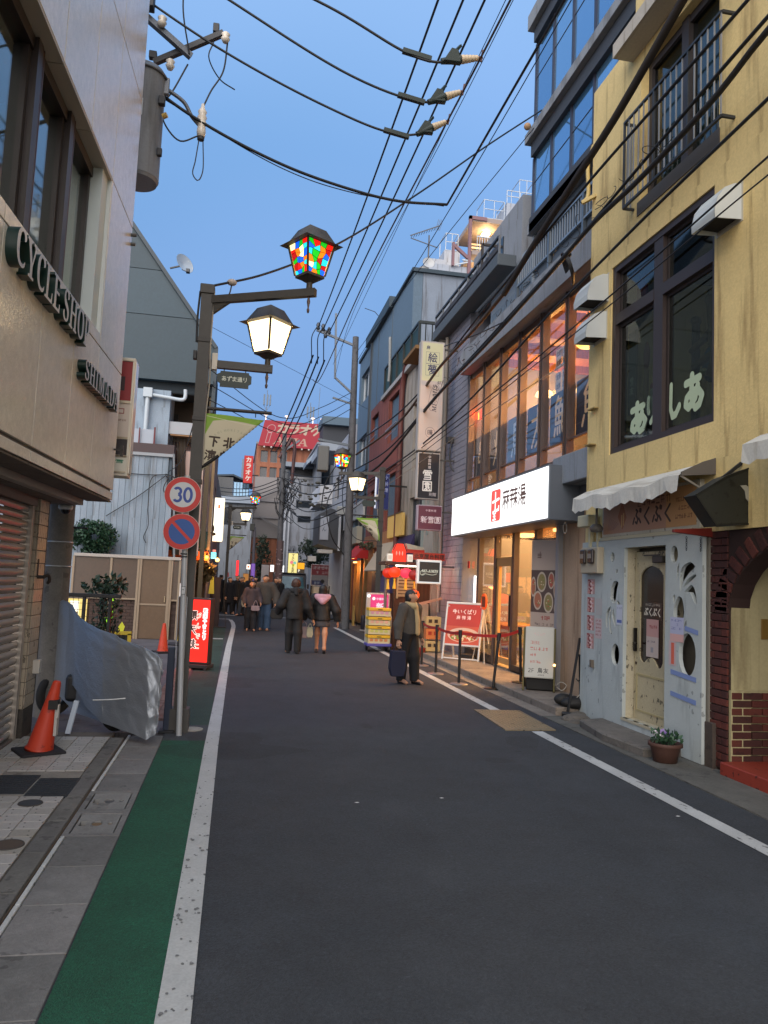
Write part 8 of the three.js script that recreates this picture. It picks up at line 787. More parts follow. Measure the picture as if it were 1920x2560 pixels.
// traffic cones
function cone(x, z, s, lean, label) { const t = thing('traffic_cone', label, 'traffic cone', [x, 0, z], 'orange traffic cones on the shop side'); const or = M(0xc23a1c, 0.55, { map: T.paint }); const c = lathe([[0, 0.68], [0.028, 0.675], [0.036, 0.66], [0.115, 0.075], [0.128, 0.062], [0.13, 0.04], [0, 0.04]], 0, 0, 0, 28).scale(s, s, s); c.applyMatrix4(new THREE.Matrix4().makeRotationZ(lean)); part(t, 'cone', c, or, true); part(t, 'base', rb(-0.19 * s, 0.19 * s, 0.012, 0.05, -0.19 * s, 0.19 * s, 0.01).rotateY(0.5), M(0x1c1a1e, 0.8), true); return t; }
{ const t = cone(-1.66, -7.62, 1.0, -0.17, 'leaning red traffic cone beside the shutter with a torn strip'); part(t, 'lower_base', rb(-0.18, 0.2, 0.0, 0.02, -0.18, 0.2, 0.006).rotateY(0.75), M(0x8d2418, 0.7), true); part(t, 'torn_strip', [bx(0.125, 0.15, 0.18, 0.42, -0.02, 0.06), bx(0.13, 0.16, 0.34, 0.46, 0.02, 0.07)], M(0xa9a6a0, 0.7), true); part(t, 'black_tape', bx(0.07, 0.15, 0.42, 0.5, 0.0, 0.09), M(0x1a1818, 0.6), true);
  cone(-1.41, -17.05, 0.93, 0, 'upright orange traffic cone farther off, before the panel gate'); }
// motorcycle under a silver cover
{ const t = thing('covered_motorcycle', 'motorcycle hidden under a creased silver cover beside the pillar', 'motorcycle', [-1.3, 0, -8.9]);
  // stations along the bike (near front wheel to far handle bar), each a section: centre x, half width, hem height, top height
  const st = [[-9.75, -2.12, 0.02, 0.85, 1.0], [-9.68, -2.06, 0.16, 0.52, 1.14], [-9.5, -1.98, 0.32, 0.5, 1.25], [-9.28, -1.86, 0.38, 0.42, 1.33], [-9.0, -1.66, 0.36, 0.27, 1.17], [-8.7, -1.42, 0.33, 0.15, 1.08], [-8.4, -1.12, 0.3, 0.09, 1.0], [-8.2, -0.9, 0.26, 0.07, 0.94], [-8.12, -0.74, 0.15, 0.14, 0.88], [-8.1, -0.68, 0.03, 0.5, 0.82]];
  const N = 96, C = 88, cs = st.map((s) => new THREE.Vector2()); const lerp = (k, u) => { const f = u * (st.length - 1), i = Math.min(st.length - 2, Math.floor(f)), q = f - i, h = q * q * (3 - 2 * q); return st[i][k] + (st[i + 1][k] - st[i][k]) * (0.5 * q + 0.5 * h); };
  const n1 = noise(9, 5), n2 = noise(22, 8), n3 = noise(5, 12), pos = [], uvs = [], idx = [];
  for (let i = 0; i <= N; i++) for (let j = 0; j <= C; j++) { const u = i / N, v = j / C; const z0 = lerp(0, u), x0 = lerp(1, u), hw = lerp(2, u), hem = lerp(3, u), top = lerp(4, u);
    // direction across the bike (it stands at an angle to the street)
    const dx = 0.42, dz = 0.9; const a = (v - 0.5) * 2, sa = Math.sign(a), aa = Math.abs(a); let across, y; if (aa < 0.32) { const k = aa / 0.32; across = hw * 0.5 * Math.sin(k * 1.57); y = top - 0.12 * k * k; } else { const k = (aa - 0.32) / 0.68; across = hw * (0.5 + 0.5 * Math.pow(k, 0.55)) * (1 - 0.16 * k * k); y = (top - 0.12) + (hem - top + 0.12) * k; }
    const s = u * 2.5, r = v * 2.4; const fold = (q, w) => Math.exp(-Math.pow(((q % 1) + 1) % 1 - 0.5, 2) / w); // packing creases in a grid
    let d = 0.018 * fold(s * 1.5 + r * 0.12, 0.0022) + 0.016 * fold(r * 1.9 + 0.3 + s * 0.05, 0.003) + 0.05 * (n1(u, v) - 0.5) + 0.022 * (n2(u, v) - 0.5); d += 0.045 * Math.max(0, Math.sin(u * 30 + v * 9 + 4 * n3(u, v))) * Math.max(0, aa - 0.25) * (u < 0.55 ? 1 : 0.5); d += 0.012 * Math.abs(Math.sin(u * 44 - v * 30));
    const o = sa * across + sa * d; pos.push(x0 - dx * 0 + o * 0.55, y + (aa < 0.35 ? d * 0.6 : 0) + 0.015 * Math.sin(u * 21) * aa, z0 + o * 0.84); uvs.push(u * 2.4, v * 2.2); }
  for (let i = 0; i < N; i++) for (let j = 0; j < C; j++) { const a = i * (C + 1) + j, b = a + C + 1; idx.push(a, b, a + 1, b, b + 1, a + 1); }
  const g = new THREE.BufferGeometry(); g.setAttribute('position', new THREE.Float32BufferAttribute(pos, 3)); g.setAttribute('uv', new THREE.Float32BufferAttribute(uvs, 2)); g.setIndex(idx); g.computeVertexNormals(); part(t, 'cover', g, M(0x8f959c, 0.32, { metalness: 0.55, side: THREE.DoubleSide, bumpMap: T.rough, bumpScale: 0.004 }));
  part(t, 'wheel', muv(new THREE.TorusGeometry(0.17, 0.05, 10, 30).rotateY(0.9).translate(-1.12, 0.24, -8.62)), M(0x141414, 0.8)); part(t, 'wheel', muv(new THREE.TorusGeometry(0.2, 0.05, 10, 30).rotateY(0.9).translate(-1.95, 0.26, -9.55)), M(0x141414, 0.8)); part(t, 'engine', rb(-1.75, -1.5, 0.25, 0.55, -9.3, -9.0, 0.05), M(0x1c1c1e, 0.5)); part(t, 'stand', bar([-1.57, 0.03, -8.42], [-1.53, 0.34, -8.55], 0.05, 0.02), M(0xb9c4d0, 0.5)); part(t, 'strap', tube([[-1.3, 0.42, -8.1], [-1.12, 0.44, -8.02], [-0.98, 0.46, -7.98]], 0.006), M(0xc9cccc, 0.5)); }
{ const t = thing('blue_board', 'narrow dark blue board standing between the silver cover and the white sign post', 'board', [-0.62, 0, -8.7]); part(t, 'board', rb(-0.66, -0.585, 0.02, 0.9, -8.72, -8.66, 0.008), M(0x182438, 0.6)); part(t, 'foot', rb(-0.7, -0.54, 0, 0.03, -8.78, -8.6, 0.006), M(0x14161a, 0.7)); }
// red lit standing sign
{ const t = thing('red_standing_sign', 'glowing red standing sign with white vertical characters beside the white sign post', 'sign', [-0.56, 0, -14.35], null, -0.35); part(t, 'case', [rb(-0.22, 0.22, 0.1, 1.27, -0.09, 0.09, 0.015)], M(0x2a1414, 0.5), true); part(t, 'lit_face', pn(0, 0.69, 0.093, 0.4, 1.1), printMat(320, 880, (x, w, h) => { fill(x, w, h, '#f01a0c'); x.shadowColor = '#fff'; row(x, '戦国やきとり', 222, 120, 64, 17, '#ffffff', 1.18, true); row(x, '戦国やきとり', 222, 120, 64, 6, '#e03020', 1.18, true); row(x, 'づんでこ', 118, 190, 74, 19, '#ffe8d8', 1.95, true); row(x, 'づんでこ', 118, 190, 74, 8, '#5a120a', 1.95, true); row(x, '頂天鼓', 4, 160, 124, 30, '#ffdcd0', 1.62, true); row(x, '頂天鼓', 4, 160, 124, 19, '#200a08', 1.62, true); }, 0.4, 2.1), true); part(t, 'foot', [rb(-0.24, 0.24, 0.03, 0.1, -0.16, 0.16, 0.015), cy([-0.2, 0.025, 0.13], [-0.2, 0.025, 0.17], 0.025), cy([0.2, 0.025, 0.13], [0.2, 0.025, 0.17], 0.025)], M(0x241c1c, 0.6), true); const l = new THREE.RectAreaLight(0xff3a20, 2.6 * LAMP / LAMP, 0.4, 1.1); l.position.set(0, 0.69, 0.1); l.lookAt(0, 0.69, 5); t.add(l); l.rotation.set(0, Math.PI, 0); l.intensity *= LAMP; }
{ const t = thing('yellow_flag', 'yellow green tapering feather flag standing by the thatched stall', 'flag', [-0.72, 0, -25]); part(t, 'cloth', muv(ext('z', [[-0.8, 1.1], [-0.62, 1.1], [-0.68, 2.0], [-0.7, 2.0]], -25.01, -25)), M(0xa8b24a, 0.8)); part(t, 'pole', cy([-0.72, 0, -25.02], [-0.7, 2.05, -25.02], 0.012), black); }
{ const t = thing('yellow_pole_cover', 'yellow curved plastic guard beside the panel gate door', 'guard', [-1.2, 0, -19]); part(t, 'guard', tube([[-1.2, 0.1, -19], [-1.16, 0.6, -19], [-1.13, 1.05, -19]], 0.05, 8), M(0xb59a22, 0.6)); part(t, 'foot', lathe([[0, 0], [0.22, 0], [0.2, 0.06], [0, 0.07]], -1.25, 0, -19, 18), M(0x24222a, 0.7)); }
{ const t = thing('dark_post_board', 'dark brown standing post board at the kerb before the crowd', 'board', [-0.55, 0, -25.8]); part(t, 'post', rb(-0.68, -0.44, 0.02, 1.62, -25.75, -25.85, 0.01), M(0x281c20, 0.6)); part(t, 'base', rb(-0.82, -0.2, 0, 0.04, -25.65, -25.95, 0.008), M(0x1c1818, 0.6)); part(t, 'leg', [bar([-0.2, 0, -25.9], [-0.3, 0.9, -25.8], 0.02), bar([-0.85, 0, -25.9], [-0.75, 0.9, -25.8], 0.02)], M(0x3a3434, 0.6)); }
// rope stanchions in front of the ramen shop
{ const pts = [[3.92, 0, -15.8, 0], [3.86, 0, -14.42, 0], [3.9, 0, -13.0, 0], [4.32, 0.01, -12.42, 0.09], [4.82, 0.115, -12.46, -0.04]];
  const mk = (x, y, z, lean, label) => { const t = thing('rope_stanchion', label, 'stanchion', [x, y, z], 'belt stanchions before the ramen shop'); const p = cy([0, 0.03, 0], [0, 0.8, 0], 0.024, 0.024, 14), h = cy([0, 0.8, 0], [0, 0.93, 0], 0.034, 0.034, 14); for (const g of [p, h]) g.applyMatrix4(new THREE.Matrix4().makeRotationZ(-lean)); part(t, 'post', p, M(0x1a1716, 0.45), true); part(t, 'belt_head', h, M(0x232020, 0.5), true); part(t, 'base', lathe([[0, 0.028], [0.05, 0.03], [0.14, 0.016], [0.16, 0.008], [0.16, 0], [0, 0]], 0, 0, 0, 26), M(y > 0.05 || x > 4.2 ? 0x2a2422 : 0x9a9794, 0.3, { metalness: 0.7 }), true); return t; };
  ['belt stanchion partly behind the woman, farthest from the camera', 'belt stanchion on the asphalt just past the woman in the scarf', 'belt stanchion on the asphalt nearest the white line, with pale round base', 'leaning belt stanchion at the kerb corner with dark base', 'belt stanchion on the shop step beside the door'].forEach((l, k) => mk(...pts[k], l));
  const belt = (a, b, s, label) => { const g = []; const n = 10; for (let i = 0; i < n; i++) { const q = (k) => { const u = k / n; return [a[0] + (b[0] - a[0]) * u, a[1] + (b[1] - a[1]) * u - s * 4 * u * (1 - u), a[2] + (b[2] - a[2]) * u]; }; const p = q(i), r = q(i + 1); const hb = 0.025, th = 0.003; g.push(muv(quad([p[0], p[1] - hb, p[2]], [r[0], r[1] - hb, r[2]], [r[0], r[1] + hb, r[2]], [p[0], p[1] + hb, p[2]])), muv(quad([p[0] + th, p[1] - hb, p[2]], [r[0] + th, r[1] - hb, r[2]], [r[0] + th, r[1] + hb, r[2]], [p[0] + th, p[1] + hb, p[2]]))); } solo('red_belt', label, 'belt', g, M(0xa82420, 0.7, { side: THREE.DoubleSide }), 'red queue belts'); };
  const top = (k) => { const p = pts[k]; return [p[0] + 0.87 * p[3], p[1] + 0.875, p[2]]; }; belt(top(0), top(1), 0.03, 'red queue belt between the two stanchions behind the woman'); belt(top(1), top(2), 0.035, 'red queue belt in front of the red tilted poster board'); belt(top(2), top(3), 0.015, 'red queue belt between nearest stanchion and the leaning one'); belt(top(3), top(4), 0.02, 'short red queue belt from the leaning stanchion to the shop step'); }
// poster boards
{ const t = thing('poster_board', 'white framed tilted board with a red food poster behind the queue belt', 'sign', [4.78, 0.115, -15.9], null, -0.62); const M4 = new THREE.Matrix4().makeRotationX(-0.2); const A = (g) => g.applyMatrix4(M4); const fm = M(0xc4c2bc, 0.4, { metalness: 0.3 });
  part(t, 'frame', [A(rb(-0.42, 0.42, 1.2, 1.25, -0.02, 0.02, 0.01)), A(rb(-0.42, -0.38, 0.0, 1.2, -0.02, 0.02, 0.008)), A(rb(0.38, 0.42, 0.0, 1.2, -0.02, 0.02, 0.008)), A(rb(-0.38, 0.38, 0.3, 0.34, -0.02, 0.02, 0.008)), A(rb(-0.38, 0.38, 0.02, 0.05, -0.02, 0.02, 0.008))], fm, true); part(t, 'rear_leg', [bar([-0.36, 0, -0.62], [-0.36, 1.15, -0.22], 0.03), bar([0.36, 0, -0.62], [0.36, 1.15, -0.22], 0.03), bar([-0.36, 0.03, -0.6], [0.36, 0.03, -0.6], 0.03)], fm, true);
  part(t, 'poster', A(pn(0, 0.77, 0.012, 0.76, 0.86)), printMat(320, 364, (x, w, h) => { const g = x.createLinearGradient(0, 0, 0, h); fill(x, w, h, '#b5362a'); x.fillStyle = '#c4533a'; x.fillRect(0, 200, w, 164); x.fillStyle = '#d9b49a'; x.beginPath(); x.ellipse(170, 280, 150, 66, 0, 0, 7); x.fill(); x.fillStyle = '#c04a22'; x.beginPath(); x.ellipse(170, 290, 128, 50, 0, 0, 7); x.fill(); for (let k = 0; k < 40; k++) { x.fillStyle = ['#d8c890', '#7a8a3a', '#e8d0b0', '#8a2a1a'][k % 4]; x.beginPath(); x.ellipse(60 + rnd() * 220, 262 + rnd() * 60, 14, 7, rnd() * 3, 0, 7); x.fill(); } row(x, '牛いくばり', 50, 46, 42, 6, '#f0dcd0', 1.1); row(x, '麻辣湯', 90, 104, 34, 5, '#f0c8bc', 1.5); }), true); part(t, 'weight', rb(-0.1, 0.2, 0.04, 0.12, -0.45, -0.2, 0.02), M(0x1c1a1a, 0.7), true); }
{ const t = thing('whiteboard_sign', 'white menu board with red and black handwriting on the shop step', 'sign', [4.72, 0.115, -11.45], null, -0.42); const A = (g) => g.applyMatrix4(new THREE.Matrix4().makeRotationX(-0.17)); part(t, 'leg', [A(rb(-0.25, -0.22, 0, 0.98, -0.02, 0.02, 0.006)), A(rb(0.22, 0.25, 0, 0.98, -0.02, 0.02, 0.006))], M(0x4a4420, 0.5, { metalness: 0.4 }), true); part(t, 'rear_leg', [bar([-0.23, 0, -0.5], [-0.23, 0.72, -0.14], 0.025), bar([0.23, 0, -0.5], [0.23, 0.72, -0.14], 0.025)], M(0x1c1a18, 0.6), true); part(t, 'board', A(rb(-0.225, 0.225, 0.2, 1.0, -0.01, 0.022, 0.02)), M(0xb4b2a8, 0.4), true);
  part(t, 'handwriting', A(pn(0, 0.6, 0.0255, 0.42, 0.76)), printMat(220, 400, (x, w, h) => { fill(x, w, h, '#b9b8ae'); smallPrint(x, 60, 40, 100, 22, '#c9aaa6', 2); smallPrint(x, 36, 110, 100, 24, '#b55048', 2.5); smallPrint(x, 36, 160, 160, 26, '#b55048', 2.5); smallPrint(x, 36, 210, 70, 24, '#b55048', 2.5); smallPrint(x, 36, 270, 110, 20, '#b55048', 2.5); x.fillStyle = '#3a3a38'; x.font = '46px sans-serif'; x.fillText('2F', 22, 366); row(x, '鳥友', 98, 326, 42, 4, '#3a3a38', 1.1); smallPrint(x, 100, 378, 60, 12, '#6a6a66', 1.5); }), true); part(t, 'battery_box', rb(-0.2, 0.24, 0.0, 0.2, -0.35, -0.08, 0.03), M(0x12110f, 0.7), true); part(t, 'clip_lamp', ball(0.235, 0.42, 0.03, 0.02), EM(0xffc070, 6), true); part(t, 'cord', tube([[0.25, 0.08, -0.2], [0.36, 0.03, -0.1], [0.42, 0.1, -0.18], [0.34, 0.14, -0.24], [0.26, 0.08, -0.22]], 0.008), M(0xa9a49a, 0.6), true); }
{ const t = thing('folded_easel', 'black A shaped easel over a dark sandbag at the white wall corner', 'easel', [4.66, 0.1, -10.02]); part(t, 'front_bar', bar([-0.16, -0.1, 0.12], [0.06, 0.95, 0.0], 0.028), black, true); part(t, 'rear_bar', bar([0.22, 0, -0.28], [0.06, 0.72, 0.0], 0.028), black, true); part(t, 'stay', bar([-0.01, 0.4, 0.05], [0.12, 0.34, -0.12], 0.012), M(0x5a5a58, 0.5), true); part(t, 'sandbag', [ball(0.02, 0.07, 0.0, 0.13, 1.7, 0.7, 1.0), ball(0.14, 0.03, 0.04, 0.1, 1.3, 0.9, 1), ball(-0.12, 0.1, -0.1, 0.09, 1.5, 0.9, 1)], M(0x141312, 0.7), true); part(t, 'bag_tie', tube([[0.0, 0.14, 0.05], [0.06, 0.19, 0.06], [0.12, 0.16, 0.08]], 0.008), M(0x8a8478, 0.6), true); part(t, 'foot_roll', cy([-0.22, -0.06, 0.1], [-0.1, -0.06, 0.2], 0.03), black, true); }
{ const t = thing('hanging_banner', 'tall printed food banner hanging on a stand outside the shop glass', 'banner', [5.1, 0.2, -12.15], null, -1.2); part(t, 'cloth', pn(0, 1.25, 0, 0.72, 2.15, '+z', 6, 1), (() => { const m = printMat(256, 760, (x, w, h) => { fill(x, w, h, '#b5a08e'); smallPrint(x, 50, 70, 130, 40, '#7a5f50', 6); x.fillStyle = '#5a463c'; x.fillRect(0, 180, w, 250); for (const [a, c, r, s] of [[90, 250, 40, 60], [170, 240, 26, 50], [60, 360, 36, 56], [150, 370, 40, 60], [220, 290, 30, 70], [220, 400, 24, 40], [20, 280, 22, 60]]) { x.fillStyle = '#b9a892'; x.beginPath(); x.ellipse(a, c, r, s, 0, 0, 7); x.fill(); x.fillStyle = ['#a8684a', '#8a7a4a', '#a45a44'][(a + c) % 3]; x.beginPath(); x.ellipse(a, c, r * 0.78, s * 0.8, 0, 0, 7); x.fill(); for (let k = 0; k < 8; k++) { x.fillStyle = ['#cfc0a0', '#6a7a34', '#c0402a'][k % 3]; x.fillRect(a - r * 0.5 + rnd() * r, c - s * 0.5 + rnd() * s, 8, 6); } } smallPrint(x, 90, 450, 90, 24, '#a04a40', 4); for (let k = 0; k < 7; k++) smallPrint(x, 40, 492 + k * 34, 180, 14, '#6d5a52', 2); }); m.side = THREE.DoubleSide; return m; })(), true); part(t, 'rod', bar([-0.42, 2.34, -0.01], [0.42, 2.34, -0.01], 0.02), M(0x2a2624, 0.5), true); part(t, 'stand', bar([0.4, 0, -0.02], [0.4, 2.34, -0.02], 0.018), M(0x2a2624, 0.5), true); part(t, 'foot', rb(-0.35, 0.42, -0.08, -0.05, -0.2, 0.2, 0.01), M(0x1c1a18, 0.6), true); }
{ const t = thing('lit_white_panel', 'bright blank white light panel standing inside the farthest shop window', 'sign', [5.55, 0.5, -17.3]); part(t, 'panel', rb(5.42, 5.48, 0.98, 1.95, -17.55, -16.95, 0.01), M(0xb0b0ac, 0.4)); part(t, 'lit_face', pn(5.416, 1.465, -17.25, 0.56, 0.94, '-x'), EM(0xffffff, 4, 0xcccccc)); part(t, 'foot', rb(5.4, 5.6, 0.14, 0.98, -17.5, -17.0, 0.01), M(0xa8a498, 0.6)); part(t, 'side_edge', bx(5.42, 5.48, 0.99, 1.94, -16.949, -16.943), EM(0xfff8ee, 1.6, 0xcccccc)); }
{ const t = thing('orange_sticker_sign', 'round orange shop sticker sign on a thin white stand before the glass', 'sign', [5.1, 0.12, -15.7]); part(t, 'disc', cy([5.16, 1.38, -15.6], [5.19, 1.38, -15.6], 0.17, 0.17, 26), M(0xc84a1c, 0.5, { emissive: 0xff5a1c, emissiveIntensity: 0.2 })); part(t, 'mark', pn(5.157, 1.38, -15.6, 0.24, 0.22, '-x'), printMat(96, 90, (x, w, h) => { fill(x, w, h, '#d0522a'); x.strokeStyle = '#7a2410'; x.lineWidth = 6; brush(x, '湯', 14, 12, 66, 6); }, 0.5, 0.15)); part(t, 'leg', [bar([5.17, 1.22, -15.6], [5.05, 0.12, -15.9], 0.018), bar([5.17, 1.22, -15.6], [5.1, 0.12, -15.25], 0.018), bar([5.17, 1.22, -15.6], [5.3, 0.5, -15.6], 0.018)], M(0xb9b2a4, 0.5)); part(t, 'red_tag', bx(5.23, 5.25, 2.1, 2.26, -17.05, -16.93), M(0xa02420, 0.6)); }
// delivery trolley with crates and the pink sign
{ const t = thing('delivery_trolley', 'flat trolley with dark castors and a blue deck under the stacked yellow crates', 'trolley', [3.53, 0, -18.85]); part(t, 'deck', rb(3.24, 3.86, 0.13, 0.2, -18.65, -19.1, 0.015), M(0x4a4a9a, 0.6)); for (const [x, z] of [[3.3, -18.7], [3.8, -18.7], [3.3, -19.05], [3.8, -19.05]]) part(t, 'castor', cy([x - 0.02, 0.065, z], [x + 0.02, 0.065, z], 0.065, 0.065, 14), M(0x1a1818, 0.6)); part(t, 'handle', tube([[3.86, 0.2, -18.9], [3.87, 0.85, -18.9], [3.86, 0.9, -18.95], [3.86, 0.9, -19.1]], 0.012), M(0xa9a9a6, 0.4, { metalness: 0.5 })); 
  const y0 = [0.2, 0.42, 0.64, 0.86]; y0.forEach((y, k) => { const c = thing('bread_crate', ['yellow and clear bread crate, lowest on the trolley', 'yellow and clear bread crate, second from the bottom of the stack', 'yellow and clear bread crate, third from the bottom of the stack', 'yellow and clear bread crate, topmost of the stack'][k], 'crate', [3.54, y, -18.88], 'bread crates stacked on the trolley'); part(c, 'tray', [bx(3.27, 3.81, y, y + 0.03, -18.68, -19.08), bx(3.27, 3.29, y + 0.03, y + 0.13, -18.68, -19.08), bx(3.79, 3.81, y + 0.03, y + 0.13, -18.68, -19.08), bx(3.29, 3.79, y + 0.03, y + 0.12, -18.69, -18.7)], M(0xb5b08c, 0.4)); part(c, 'rim', rb(3.26, 3.82, y + 0.13, y + 0.2, -18.67, -19.09, 0.01), M(0xc8a21e, 0.5)); part(c, 'rim_mark', bx(3.49, 3.6, y + 0.15, y + 0.175, -18.664, -18.67), M(0x5a4a10, 0.6)); part(c, 'goods', [0, 1, 2, 3].map((i) => rb(3.31 + i * 0.118, 3.41 + i * 0.118, y + 0.04, y + 0.12, -18.685, -18.8, 0.02)), M([0xb5754a, 0xa9b05a, 0xc49a86, 0xb58a9a][k], 0.6)); });
  const s = thing('pink_restaurant_sign', 'pink lit signboard in a pale frame behind the stacked yellow crates', 'sign', [3.6, 0, -19.3]); part(s, 'frame', rb(3.3, 3.9, 0.1, 1.42, -19.3, -19.4, 0.015), M(0xa9a098, 0.5)); part(s, 'lit_face', pn(3.63, 1.16, -19.296, 0.46, 0.44), printMat(200, 190, (x, w, h) => { fill(x, w, h, '#e8387a'); x.fillStyle = '#fff'; x.beginPath(); x.arc(36, 46, 18, 0, 7); x.fill(); row(x, '中華料理', 64, 34, 28, 4, '#fbd4e2', 1.1); row(x, '新', 66, 92, 86, 11, '#ffe4ee'); }, 0.5, 1.0)); part(s, 'corner_lamp', ball(3.35, 1.34, -19.28, 0.035), EM(0xffffff, 3)); }
{ const t = thing('easel_behind', 'thin white folding easel frame behind the woman in the scarf', 'easel', [3.6, 0, -16.5]); part(t, 'leg', [bar([3.55, 0, -16.4], [3.62, 0.95, -16.5], 0.025), bar([3.95, 0, -16.4], [3.72, 0.95, -16.5], 0.025), bar([3.56, 0.45, -16.42], [3.85, 0.45, -16.45], 0.02)], M(0xb4b2ac, 0.5)); }
{ const t = thing('folded_easel', 'pair of pale leaning boards beside the far brown coated woman', 'easel', [4.9, 0, -38]); part(t, 'board', [bar([4.62, 0, -38], [4.85, 0.9, -38.1], 0.05), bar([4.75, 0, -38], [4.95, 0.9, -38.1], 0.05)], M(0xa9a8a4, 0.6)); part(t, 'stay', bar([4.7, 0.3, -38], [4.85, 0.35, -38], 0.02), black); }
{ const t = thing('small_yellow_board', 'small yellow standing board at the foot of the wooden shop front', 'sign', [4.55, 0, -29.3]); part(t, 'board', ext('x', [[-29.5, 0], [-29.1, 0], [-29.15, 0.75], [-29.4, 0.75]], 4.5, 4.54), M(0xb0904a, 0.6)); part(t, 'leg', bar([4.66, 0, -29.3], [4.54, 0.7, -29.3], 0.03), black); }
{ const t = thing('dark_bollard', 'short dark bollard with a white foot at the wooden shop front', 'bollard', [4.4, 0, -26.2]); part(t, 'body', lathe([[0, 0.55], [0.08, 0.53], [0.1, 0.4], [0.09, 0.05], [0, 0.05]], 4.4, 0, -26.2, 16), M(0x1a1826, 0.6)); part(t, 'foot', lathe([[0, 0.05], [0.12, 0.05], [0.13, 0], [0, 0]], 4.4, 0, -26.2, 16), M(0x8a8684, 0.7)); }
// dark van coming up the street
{ const t = thing('dark_van', 'dark boxy van with one headlight lit facing up the street', 'van', [2.98, 0, -43]); const body = M(0x1a1a1e, 0.3, { metalness: 0.3 }); part(t, 'body', [ext('x', [[-42.1, 0.35], [-42.0, 0.6], [-42.1, 1.05], [-42.35, 1.85], [-42.6, 1.95], [-45.8, 1.95], [-45.8, 0.35]], 2.18, 3.84, [], 0.04)], body); part(t, 'windscreen', quad([2.3, 1.12, -42.06], [3.72, 1.12, -42.06], [3.64, 1.78, -42.28], [2.38, 1.78, -42.28]), M(0x34505e, 0.08, { metalness: 0.2 })); part(t, 'pillar', [bar([2.26, 1.08, -42.05], [2.34, 1.84, -42.26], 0.06), bar([3.76, 1.08, -42.05], [3.68, 1.84, -42.26], 0.06)], body); part(t, 'bumper', rb(2.16, 3.86, 0.35, 0.62, -41.9, -42.1, 0.04), M(0x242428, 0.5)); part(t, 'number_plate', bx(2.85, 3.18, 0.42, 0.58, -41.885, -41.9), M(0xb0b0a8, 0.5)); part(t, 'grille', rb(2.5, 3.5, 0.68, 0.9, -41.95, -42.04, 0.02), M(0x0f0f10, 0.5));
  part(t, 'headlight', cy([3.72, 0.82, -41.93], [3.72, 0.82, -42.03], 0.09, 0.09, 16), EM(0xffe0a0, 8)); part(t, 'headlight', cy([2.3, 0.82, -41.93], [2.3, 0.82, -42.03], 0.09, 0.09, 16), M(0xa9a9a0, 0.2)); for (const [x, z] of [[2.25, -42.7], [3.77, -42.7], [2.25, -45], [3.77, -45]]) { const w = part(t, 'wheel', cy([x - 0.09, 0.3, z], [x + 0.09, 0.3, z], 0.3, 0.3, 20), M(0x111112, 0.8)); part(w, 'rim', cy([x - 0.095, 0.3, z], [x + 0.095, 0.3, z], 0.17, 0.17, 16), M(0x77787a, 0.4, { metalness: 0.6 })); } part(t, 'mirror', [rb(2.02, 2.14, 1.15, 1.4, -42.3, -42.36, 0.02), rb(3.88, 4.0, 1.15, 1.4, -42.3, -42.36, 0.02)], body); part(t, 'roof_lip', rb(2.2, 3.82, 1.93, 1.99, -42.5, -45.8, 0.02), body); const l = new THREE.PointLight(0xffdca0, 2 * LAMP); l.position.set(3.72, 0.82, -41.85); scene.add(l); }

